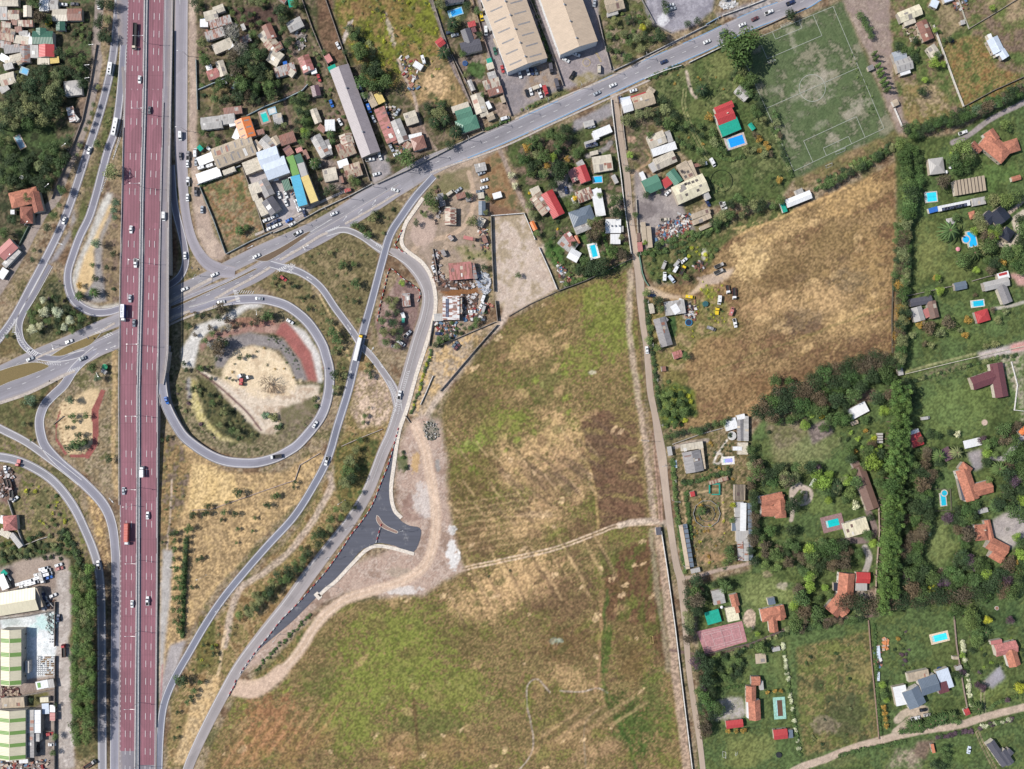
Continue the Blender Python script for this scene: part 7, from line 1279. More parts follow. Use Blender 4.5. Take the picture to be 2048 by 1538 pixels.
# ---- left-hand village woods
scatter('broad',"0,160 40,150 90,120 130,160 120,230 60,260 0,250",44,9,17,['dk','dk','pd','ol'],gap=.5);scatter('broad',"0,250 40,330 90,290 140,280 130,330 90,380 60,385 0,380",34,8,15,['g','dk','dk','ol'],gap=.6);scatter('broad',"110,90 175,95 180,130 160,155 110,150",12,7,11,['dk','g'],gap=.7);scatter('broad',"200,0 230,0 226,60 205,90 195,60",8,9,13,['dk','ol','dk'],gap=.6)
scatter('shr',"0,40 180,30 180,90 100,60 0,60",26,3,7,['g','dk','mg']);many('fruit',"94,44 8 205,76 10",['dk']);T('fruit',96,43,8,'yl');many('broad',"197,175 6 188,210 6 184,227 6 178,245 6 172,259 6 195,288 9 161,291 6 155,310 5 118,410 6 108,430 8 96,455 9 68,500 5 66,520 7 165,168 12 8,465 12 10,250 10 55,395 9 25,440 12 85,370 13 125,380 11",['dk','g','ol'])
T('broad',223,345,17,'ol');many('broad',"193,487 11 232,405 9 228,420 8 230,435 7 213,535 6",['g','bl','dk']);many('fruit',"227,508 8 185,530 6 191,557 8",['dk','g']);T('fruit',159,571,7,'au');T('shr',226,578,5,'dk');many('palm',"157,592 10 186,585 11",'g')
scatter('broad',"60,605 110,590 140,620 175,640 150,665 100,650 60,660 48,640",20,7,12,['g','dk','mg','wh']);scatter('shr',"50,610 120,560 190,650 60,680",24,3,6,['dk','g','pu']);many('broad',"14,672 6 185,735 12 195,755 9 140,800 10 60,800 12 48,808 10 48,848 6",['ol','bl','g']);many('fruit',"145,832 8 172,831 8 150,842 6 135,855 6 157,870 9 150,890 13 140,895 12 163,885 12 172,882 8 218,918 9 62,880 4",['g','dk','g'])
scatter('shr',"0,1090 60,1070 120,1060 150,1090 160,1120 60,1115 0,1130",36,5,9,['g','dk','pd','ol']);belt('shr',"125,1060 140,1080 150,1100 160,1130 175,1130",7,5,8,['dk','g'],4);scatter('shr',"50,960 110,990 150,1050 80,1060 50,1000",22,3,6,['ol','ye','g']);many('broad',"110,1473 8 106,1505 7 111,1410 5 63,1400 6",['dk','g'])
# ---- village between service road and weed field
scatter('broad',"460,60 520,90 550,120 560,170 500,200 470,160 460,110",26,8,14,['dk','dk','g','ol'],gap=.8);T('euc',463,66,16,'gy');T('euc',480,98,14,'gy');many('broad',"404,85 12 457,155 9 506,68 10 495,120 16 510,110 13 560,20 13 565,40 12 575,88 8 540,178 10 505,145 9 490,130 11 388,5 10 395,20 8 590,8 10 700,60 8 706,75 10 716,60 9 715,95 12 745,150 12 733,138 14 720,110 10 690,105 7 755,20 6 730,190 8 760,175 9",['dk','g','dk','ol'])
scatter('shr',"398,0 600,0 640,100 640,170 560,180 520,200 470,240 400,230",100,3,7,['g','dk','ol','mg']);scatter('broad',"460,0 560,0 600,100 560,190 470,225 410,215",24,6,10,['dk','g','ol'],gap=.9);scatter('broad',"580,190 620,190 645,300 600,300",9,6,9,['dk','g'],gap=.9)
many('broad',"595,200 9 600,225 8 608,240 9 612,270 10 603,190 10 435,280 7 425,270 7 405,265 7 437,290 6 408,290 6",['dk','g']);T('broad',610,265,10,'lg');many('palm',"629,325 12 661,268 9 665,282 7 720,114 8 478,461 10 492,455 7",'g');scatter('shr',"640,120 700,130 740,300 720,380 640,390 600,260",34,3,6,['g','ol','dk','mg']);many('broad',"665,375 10 655,385 9 703,358 9 712,365 10 552,253 8 568,250 7 648,105 6 775,320 6",['g','dk','ol']);belt('shr',"402,372 440,353 480,338",6,3,4,['g','pd'],1)
scatter('shr',"665,0 860,0 895,110 860,180 760,170 700,100",90,2.5,5,['ye','ye','g','mg','ol']);belt('shr',"700,60 740,100 760,160 770,200",10,5,8,['dk','g','ol'],6)
T('broad',812,316,20,'g');many('palm',"888,104 14 882,212 11 890,238 12 868,243 12 912,262 14 905,45 13 862,220 9",'dk');many('broad',"855,213 10 875,225 12 885,225 10 870,250 9 900,290 10 880,8 12 935,10 9 960,70 8 925,108 8 965,190 6 932,150 7 955,22 8 915,42 10 903,60 8",['dk','g','ol']);scatter('shr',"860,190 900,200 915,280 900,300 870,270",16,3,6,['g','dk']);belt('shr',"972,258 990,252 1020,238",5,3,4.5,['pd','g'],1);belt('shr',"1045,218 1080,205 1120,185",7,2.5,4,['g','ol'],2);belt('shr',"1065,0 1080,50 1095,100 1105,140",7,4,6,['dk','pd'],2)
scatter('broad',"1210,40 1290,30 1330,70 1240,130 1220,120",16,6,11,['dk','g','ol'],gap=.8);T('broad',1285,55,8,'ye');T('broad',1320,70,15,'dk');many('broad',"1330,8 9 1332,22 8 1375,48 8 1395,42 8",['dk','g']);scatter('shr',"1200,20 1290,0 1330,80 1230,130",26,3,6,['g','ol','mg'])
# ---- south of the avenue
scatter('broad',"1040,285 1070,270 1100,330 1110,370 1080,360 1050,320",10,7,12,['g','dk','au','ol'],gap=.8);many('palm',"1063,288 13 1112,298 13",'g');T('broad',1120,338,20,'dk');many('broad',"1130,258 12 1137,275 9 1100,268 9 1152,310 9 1160,300 8",['g','dk']);T('broad',1105,315,10,'lg');T('fruit',1135,318,7,'au');many('fruit',"1023,350 8 1030,372 8",'wh');T('fruit',1150,397,6,'yl');T('shr',1115,458,3.5,'yl');T('shr',1059,386,4,'yl')
scatter('shr',"1040,270 1140,250 1170,320 1110,380 1070,360",36,3,6,['g','mg','ol','dk']);scatter('shr',"1110,400 1250,380 1260,500 1120,560 1090,470",34,3,7,['g','dk','mg']);many('broad',"1058,410 9 1065,430 10 1073,467 8 1150,410 10 1197,440 10 1235,425 12 1243,475 7 1190,480 8 1225,510 9 1180,445 8 1148,488 7 1095,490 6 1110,372 6 1205,460 6 1160,540 10 1215,520 8 1200,390 7",['g','dk','mg','ol']);belt('shr',"1196,420 1205,460 1212,490 1220,515",5,3,4.5,['pd','po'],1);belt('shr',"1130,570 1170,556 1215,540 1260,522",7,4,6,['dk','g','mg'],2);scatter('shr',"1105,480 1120,470 1160,560 1130,575",16,3,6,['g','ol'])
many('broad',"862,400 16 868,415 12 850,430 7 833,447 7 945,442 13 938,390 8 972,425 6 968,535 8 890,395 6 1036,550 7 975,398 7",['g','ol','dk']);scatter('shr',"840,340 880,350 860,420 830,440",10,3,6,['ol','g']);scatter('shr',"870,645 960,630 980,610 940,660 880,690",20,4,7,['g','dk']);many('broad',"880,680 10 895,675 8 870,690 7 955,640 8 950,650 7",['g','dk'])
belt('shr',"862,702 850,740 835,790 820,830",6,3,4.5,['g','ye','pd'],1.5);scatter('broad',"775,600 800,590 805,690 770,700 760,660",16,7,12,['g','dk','ol'],gap=.75);T('broad',804,566,8,'lg')
scatter('shr',"930,500 980,430 980,540 930,530",10,2.5,4.5,['g','ol'])
# ---- park, pitch surroundings
T('broad',1476,95,34,'pd');T('broad',1458,82,24,'g');T('broad',1497,78,24,'g');T('broad',1482,118,24,'pd');many('broad',"1478,160 12 1502,158 14 1490,170 11 1582,30 13 1470,148 9",['g','mg','dk']);T('palm',1404,178,13,'dk');scatter('broad',"1300,180 1330,190 1350,230 1345,250 1290,240 1240,250",12,8,14,['ol','g','dk'],gap=.8);scatter('broad',"1340,250 1400,220 1410,300 1370,310",9,6,10,['g','dk','ol']);belt('shr',"1300,155 1340,140 1365,130",7,4,6,['g','dk'],3);many('fruit',"1418,235 9 1425,265 10 1428,285 11 1440,295 9 1450,303 8 1559,360 8 1478,185 7 1550,228 9 1555,245 8 1560,270 7",['br','au','g','ol']);scatter('shr',"1320,160 1500,110 1440,300 1380,330 1340,240",44,2.5,5,['g','dk','au','mg']);scatter('shr',"1370,330 1380,390 1570,380 1560,340 1500,400",16,3,5,['g','dk'])
many('broad',"1255,338 7 1292,390 8 1318,384 6 1260,310 8 1270,430 7 1290,485 6 1316,492 7 1300,270 8",['lg','g','dk']);belt('broad',"1405,330 1430,440 1470,400 1500,410 1540,402",19,8,12,['dk','g','ol'],6,True);belt('shr',"1545,250 1565,300 1580,340 1590,360",8,4,7,['g','dk','ol'],3);scatter('shr',"1690,60 1720,130 1760,230 1740,240 1700,120",24,2,4,['g','mg']);many('broad',"1845,182 11 1868,125 12 1875,110 9 1886,128 7 1830,80 8 1850,160 7 1900,78 7 1985,15 7 1888,80 6 1870,60 6",['g','dk','lg']);scatter('shr',"1790,40 1880,60 1900,120 1830,100",16,3,6,['g','ol'])
# ---- field edge plots
many('broad',"1293,585 9 1315,602 11 1321,618 9 1372,712 9 1315,695 8 1301,655 8 1298,680 9 1372,555 8",['g','dk','mg']);belt('shr',"1292,600 1298,650 1304,700 1312,760 1318,820",6,4,6,['dk','g'],2);scatter('shr',"1290,505 1330,500 1400,490 1440,470 1430,520 1310,570",44,3,7,['g','dk','ye','mg']);scatter('shr',"1400,560 1450,570 1450,650 1400,640 1380,690",30,2.5,4.5,['ye','g','ye']);scatter('broad',"1318,780 1380,790 1370,840 1330,860",10,7,12,['g','pd','mg']);scatter('shr',"1320,760 1385,770 1380,850 1330,870",24,4,7,['g','ye','pd']);belt('broad',"1330,875 1360,868 1400,858 1440,845 1460,835",13,6,10,['g','dk'],3)
belt('shr',"1345,920 1350,980 1356,1040 1364,1100 1372,1145",5,4,6,['pd','g','mg'],1.5);belt('shr',"1372,985 1376,1020 1380,1060 1384,1080",6,4,6,['pd','g'],1.5);belt('shr',"1365,965 1400,962 1430,950 1460,945",6,4,7,['g','dk','pd'],2);scatter('shr',"1360,890 1460,880 1470,960 1380,950",26,2.5,5,['g','au','dk']);scatter('shr',"1385,1000 1450,990 1460,1140 1390,1130",44,2.5,5,['g','ol','ye','au']);many('broad',"1458,1100 11 1462,1115 12 1450,1125 8 1466,1010 7 1465,1040 7",['ye','mg','g']);T('palm',1405,1022,10,'g');T('fruit',1402,1012,6,'au');T('palm',1505,960,11,'g')
many('broad',"1450,1172 14 1442,1162 10 1430,1170 8 1410,1190 8 1395,1175 8 1460,870 6 1400,865 7",['ol','br','dk','g']);many('broad',"1380,1255 10 1383,1215 11 1400,1180 9",['br','dk'])
# ---- estates
many('palm',"1901,460 20 1950,505 15 1972,495 14 1880,912 14 1915,905 13 2000,938 16 1996,1012 14 1675,972 14 1609,1238 13 1957,1418 13 1972,1265 11 1655,1228 0.1".replace('1655,1228 0.1',''),['g','ol','dk','g']);many('broad',"1918,275 1 ".replace('1918,275 1 ','')+"1922,295 20 1935,310 16 1910,312 12 2010,248 11 2018,258 7 1925,520 16 1955,435 12 1962,452 13 1985,470 14 1948,462 10 1996,460 12 2032,500 14 2028,520 12 2005,535 8 1990,400 14 2012,400 16 2030,395 14 1978,398 9 1912,435 9 1975,520 10 1952,540 8 1875,555 8 1855,585 8 1880,582 10",['lg','g','mg','ol'])
many('fruit',"1858,655 16 1840,650 9 1895,645 16 1880,665 12 1920,660 7 1862,690 8 1850,688 7 1825,670 8 1930,670 8 1995,640 9 1985,620 7 2010,622 8 1935,640 9 1972,692 8 1990,688 9 1870,555 6 1880,562 5 1950,590 5 2005,525 9 1815,635 8",['br','br','ol','au']);belt('shr',"1800,770 1850,755 1900,742 1950,728 2000,715 2040,708",7,3,5,['dk','g','ol'],1.5,True)
belt('euc',"1800,620 1798,650 1796,690 1796,720",12,8,11,['br','au','dk'],3);scatter('shr',"1800,760 2040,700 2040,720 1820,800",12,3,5,['g','dk'],True)
scatter('broad',"1850,900 1900,900 1920,930 1880,960 1840,960",8,8,13,['dk','g','br'],gap=.8);many('broad',"1972,888 12 1974,905 11 1972,925 12 1965,880 10 2020,930 12 2035,920 11 2030,960 14 2040,985 12 2042,1000 12 1978,960 8 1990,910 8 2020,860 12 2035,850 10 2000,865 9",['lg','mg','dk','pu','br']);scatter('broad',"1890,1020 1950,1015 1960,1060 1930,1100 1900,1080 1880,1050",18,7,13,['g','dk','mg','pu'],gap=.8);T('broad',1852,1063,11,'bl');many('broad',"1822,1070 10 1835,1030 12 1850,1005 15 1870,870 9 1860,868 11 1900,865 8 1878,872 7 1840,880 8",['g','dk','br','ol']);T('fruit',1915,868,8,'wh')
belt('broad',"1925,1110 1945,1125 1960,1140 1990,1150 2020,1145 2045,1120",15,9,14,['g','au','pu','dk','lg'],6);belt('broad',"2030,1075 2040,1095 2045,1130",14,10,13,['g','lg'],4);belt('broad',"2000,1180 2030,1185 2048,1175",14,9,13,['dk','pd'],4);many('broad',"2020,1240 9 1925,1310 7 1975,1240 9 1945,1300 8 2040,1375 12 1965,1375 9 1955,1370 8 1918,1350 9 1925,1345 8 1865,1180 11 1905,1350 6 2015,1400 6 1955,1368 6",['dk','g','ye','pu','lg']);many('shr',"1797,1278 6 1805,1310 5 1790,1300 5 1812,1322 5 1808,1345 5 1818,1300 4 1960,1345 5",['g','dk','pu','au']);belt('shr',"1985,1410 2010,1400 2048,1388",6,3.5,5,['g','mg'],1.5)
many('broad',"1648,965 15 1745,925 19 1735,905 14 1712,965 14 1695,960 12 1700,985 13 1660,960 9 1630,970 10 1690,1000 9 1657,1000 9 1750,905 12 1732,930 13 1658,950 10 1706,945 10",['g','lg','mg','g']);T('broad',1632,940,12,'pu');T('fruit',1711,1010,10,'wh');scatter('fruit',"1700,860 1760,850 1760,900 1700,905",10,5,7,['mg','au','g','lg'],True,.9);T('fruit',1644,832,7,'yl');T('fruit',1748,878,7,'ye');T('broad',1768,822,12,'lg');many('broad',"1610,850 11 1625,825 12 1640,805 12 1690,822 9 1700,835 9 1728,840 10 1735,1070 12 1745,1085 10 1740,1035 8",['dk','g','lg']);T('fruit',1607,985,5,'dk')
scatter('broad',"1610,1100 1720,1090 1730,1110 1640,1130 1620,1160",16,8,12,['lg','g','dk','ol'],gap=.8);scatter('shr',"1505,850 1760,800 1750,900 1520,930",12,3,6,['g','dk','ol'],True);many('broad',"1615,1220 13 1600,1200 10 1650,1175 8 1660,1190 9 1720,1220 12 1600,1175 9 1625,1240 9 1545,1138 8 1525,1110 8 1530,1130 10 1555,1135 9 1500,1258 6 1515,1268 6 1575,1258 7",['ol','lg','g','mg']);T('fruit',1571,1020,5,'dk');many('fruit',"1456,1462 6 1473,1462 6 1487,1461 7 1535,1385 5 1550,1382 5 1562,1382 5",'au');T('broad',1437,1425,9,'pd');T('broad',1520,1295,13,'mg');T('broad',1530,1300,10,'mg');scatter('fruit',"1420,1305 1490,1295 1490,1360 1430,1370",9,6,8,['dk','g'],True,.85)
scatter('shr',"1600,1300 1740,1280 1750,1480 1620,1500",20,2.5,5.5,['ol','g','dk']);scatter('shr',"1800,1260 1920,1260 1900,1330 1800,1340",18,2.5,5,['g','dk','pu'],True);scatter('shr',"1960,1240 2048,1240 2048,1400 1960,1400",16,3,6,['g','dk','lg'],True);scatter('broad',"1800,960 1900,1100 1880,1180 1810,1170",9,8,12,['dk','pd','br'],True,.85);scatter('shr',"1810,760 1900,900 1840,940",8,4,6,['dk','g'],True)
for P,n_ in(("1510,900 1560,930 1600,1000 1580,1140 1510,1130",16),("1600,1080 1700,1090 1700,1130 1620,1150",14),("1800,1080 1900,1100 2040,1130 2040,1190 1800,1190",46),("1810,860 1870,900 1870,1060 1815,1100",18),("1960,860 2048,850 2048,1040 1990,1010 1990,930",18),("1630,740 1790,730 1780,800 1640,860",22),("1900,1010 1960,1010 1950,1080 1900,1100",12),("1960,380 2048,380 2048,560 1980,540",16),("1380,1160 1400,1160 1396,1230 1380,1240",5),("1395,1310 1425,1310 1440,1420 1405,1480",12),("1550,760 1640,750 1620,830 1540,850",14),("1850,340 1950,280 2040,330 1960,420",6),("1690,900 1760,880 1770,960 1740,980",8),("1590,1170 1640,1190 1640,1250 1590,1250",7),("1900,1210 1960,1210 1960,1300 1920,1300",8),("960,250 1120,260 1160,320 1100,380 1060,360",8),("0,0 110,0 120,60 60,110 0,60",10),("400,100 540,110 560,190 440,200",14),("700,60 780,140 770,180 720,170",8),("1190,400 1250,380 1255,510 1140,560",10)):
 scatter('broad',P,n_,10,18,['dk','dk','pd','g','br','g'],True,.55)
many('fruit',"440,618 14 390,625 4 438,635 9 455,640 8 477,648 7 515,640 12 535,632 14 458,655 8 445,660 6 420,655 7 390,670 6 430,690 15 445,685 14 435,705 11 410,682 8 425,668 8 395,1 0.1".replace('395,1 0.1',''),['g','dk','br','gy']);T('euc',438,694,15,'br');T('broad',536,630,8,'br')
many('fruit',"368,727 6 373,740 6 402,738 8 433,718 5 416,733 4 423,757 5 453,756 4 466,760 4 550,555 7 560,572 5 575,565 5 592,572 5 610,580 0.1".replace('610,580 0.1','')+"603,595 5 617,593 6 617,617 6 587,573 6 545,568 6 660,505 6 685,530 11 708,528 7 712,568 12 709,602 7 718,640 6 745,435 11 710,450 9 725,455 8 735,470 10 752,425 7 662,645 7 667,665 14 674,680 12 668,705 8 680,695 7 655,640 6 672,775 8 671,787 7 670,750 12 690,750 8 735,742 7 742,752 8 735,730 6",['g','dk','ol'])
for x,y in((395,632),(408,628),(503,647),(380,652),(398,735),(480,715),(497,712)):T('fruit',x,y,6.5,'dk')
for x,y in((513,703),(529,696),(534,730),(550,738),(469,728),(465,744),(568,737),(573,725),(587,755),(460,672)):T('shr',x,y,rnd.uniform(3,4.5),rnd.choice(['dk','g','au']))
for k in range(34):t=rnd.random();x=540+58*t+rnd.uniform(-7,7);y=672+62*t*t+10*t+rnd.uniform(-6,8);T('shr',x,y,rnd.uniform(1.8,3),rnd.choice(['dk','g']))
scatter('shr',"395,760 430,775 500,850 520,880 470,880 420,850 400,810",22,3,6,['g','dk','ol']);many('broad',"420,790 6 448,822 9 440,850 7 465,860 8 505,870 5 390,775 6 385,780 7 400,780 5 425,805 7 475,865 8",['g','dk','ol']);scatter('shr',"345,770 375,760 385,820 440,880 400,870 360,830",18,3,6,['pu','ol','dk']);many('shr',"545,835 12 560,850 6 530,830 10 555,855 8 628,798 9 632,812 7 620,836 4 610,850 4 640,1 0.1".replace('640,1 0.1',''),['ol','g','bl'])
many('fruit',"476,985 11 548,993 8 556,990 7 535,1010 9 454,1004 5 448,1024 7 412,1026 9 415,1012 8 470,1028 8 510,1036 5 385,1030 10 380,1055 9 475,1058 5 443,1040 5 505,1062 4 590,965 6 588,975 5 395,1120 6 403,1115 6 473,1085 4 384,1175 6",['g','dk']);belt('fruit',"375,1060 370,1100 366,1140 362,1180 360,1225 358,1265",14,6,8,['dk','g','pd'],2);belt('shr',"372,1080 370,1130 368,1180 366,1240 364,1275",5,4,5.5,['pd','g'],1);belt('fruit',"352,1062 350,1110 352,1158 350,1200 348,1225 352,1260",21,6,8,['g','pd'],2);many('fruit',"336,875 6 325,880 5 345,1068 8 325,1085 4 345,1095 3 343,1135 4 365,1363 13 355,1358 9 388,1382 7 400,1365 7 375,1405 7 383,1395 8 350,1476 6 355,1425 5 425,1295 6 428,1308 7 408,1290 5 355,1455 3",['g','dk','dk'])
scatter('broad',"560,1140 640,1060 680,1000 700,1020 650,1090 600,1150 560,1180 480,1240 470,1230",22,7,12,['g','ol','dk','mg'],gap=.9);many('broad',"700,920 13 695,940 14 705,955 12 690,965 12 712,900 9 688,955 9 712,935 9 720,880 7 730,832 6 727,845 5 705,868 4 738,815 4 720,985 6 710,1015 5 640,1065 12 628,1072 9 615,1108 12 606,1126 7 580,1150 11 562,1160 9 590,1140 9 540,1180 12 548,1170 10 520,1200 12 530,1190 9 510,1190 8 500,1225 11 512,1215 9 495,1215 7 462,1255 5 460,1270 5 480,1240 5",['g','ol','dk'])
scatter('shr',"690,470 790,410 770,480",8,4,7,['dk','g','ol']);scatter('shr',"540,520 650,480 740,510 720,640 640,540",22,2.5,5,['ol','g','dk']);scatter('shr',"505,560 640,600 700,690 690,770 660,700 600,600",26,2.5,5,['ol','g']);scatter('shr',"330,920 370,1000 350,1060 330,1040",8,2.5,5,['g','ol'],True);scatter('shr',"380,1250 440,1230 440,1340 380,1340",14,3,5,['g','ye','ol'],True);belt('shr',"620,1230 580,1270 540,1310 510,1345",6,2.5,4,['g','pd'],3)
scatter('shr',"218,150 236,100 236,230 200,360 160,440 150,470 190,380",20,2,4,['g','ol'],True);many('shr',"1020,1141 4 977,1153 4 805,915 6 812,935 7 806,905 5",['dk','g'])
plant_all()
# the bare tree inside the loop
def bare(x,y,rm,label,col=(126,104,84)):
 rr=random.Random(int(x));p=W(x,y,4);r=empty('bare_tree',(p.x,p.y,0));m=MB();m.tube((0,0,-.2),(0,0,2.2),.35,.28,7);m.build('trunk','bark',r,C(*col));m=MB()
 def br(p,d,L,rad,dep):
  q=p+d*L;m.tube(p,q,rad,rad*.65,5)
  if dep:
   for k in range(3):dd=(d+Vector((rr.uniform(-.8,.8),rr.uniform(-.8,.8),rr.uniform(-.2,.4)))).normalized();br(p.lerp(q,rr.uniform(.55,1)),dd,L*rr.uniform(.6,.8),rad*.6,dep-1)
 for k in range(9):a=k*.7;br(Vector((0,0,2)),Vector((math.cos(a),math.sin(a),.45)).normalized(),rm*.42,.2,4)
 m.build('branches','bark',r,C(*col));tag(r,label,'tree')
bare(538,768,8.2,'wide leafless brown tree on the sand inside the loop ramp')
bare(462,60,7,'pale leafless grey tree above the shack rooftops',(176,170,164));bare(482,92,6.5,'leafless grey tree beside the grey-brown barn',(170,164,158))
# ---------------------------------------------------------------- walls, fences, poles, court and pitch furniture, heaps
WN=[0]
def wall(P,label,h=2.0,th=.25,color=C(214,208,202),mat='concrete',name='boundary_wall',cat='wall',step=14):
 h*=.75;P=pts(P);mx,my=sum(p[0]for p in P)/len(P),sum(p[1]for p in P)/len(P);O=W(mx,my);r=empty(name,O)
 for a,b in zip(P,P[1:]):
  p,q=W(*a)-O,W(*b)-O;d=(q-p);L=d.length;m=MB();m.box(0,-th/2,-.2,L,th/2,h);m.build('panel',mat,r,color,p,math.atan2(d.y,d.x));m=MB();m.box(-.05,-th/2-.05,h,L+.05,th/2+.05,h+.08);m.build('coping',mat,r,color,p,math.atan2(d.y,d.x))
  n_=max(int(math.hypot(b[0]-a[0],b[1]-a[1])/step),1)
  if n_<=30:
   m0=None
   for k in range(n_):
    c=p.lerp(q,k/n_)
    if m0 is None:m=MB();m.box(-.2,-th/2-.12,-.2,.2,th/2+.12,h+.2);m0=m.build('post',mat,r,color,c,math.atan2(d.y,d.x))
    else:o=m0.copy();COL.objects.link(o);o.location=c
 tag(r,label,cat);return r
WC=C(224,220,216);GC=C(150,140,132);TEALW=C(120,160,160)
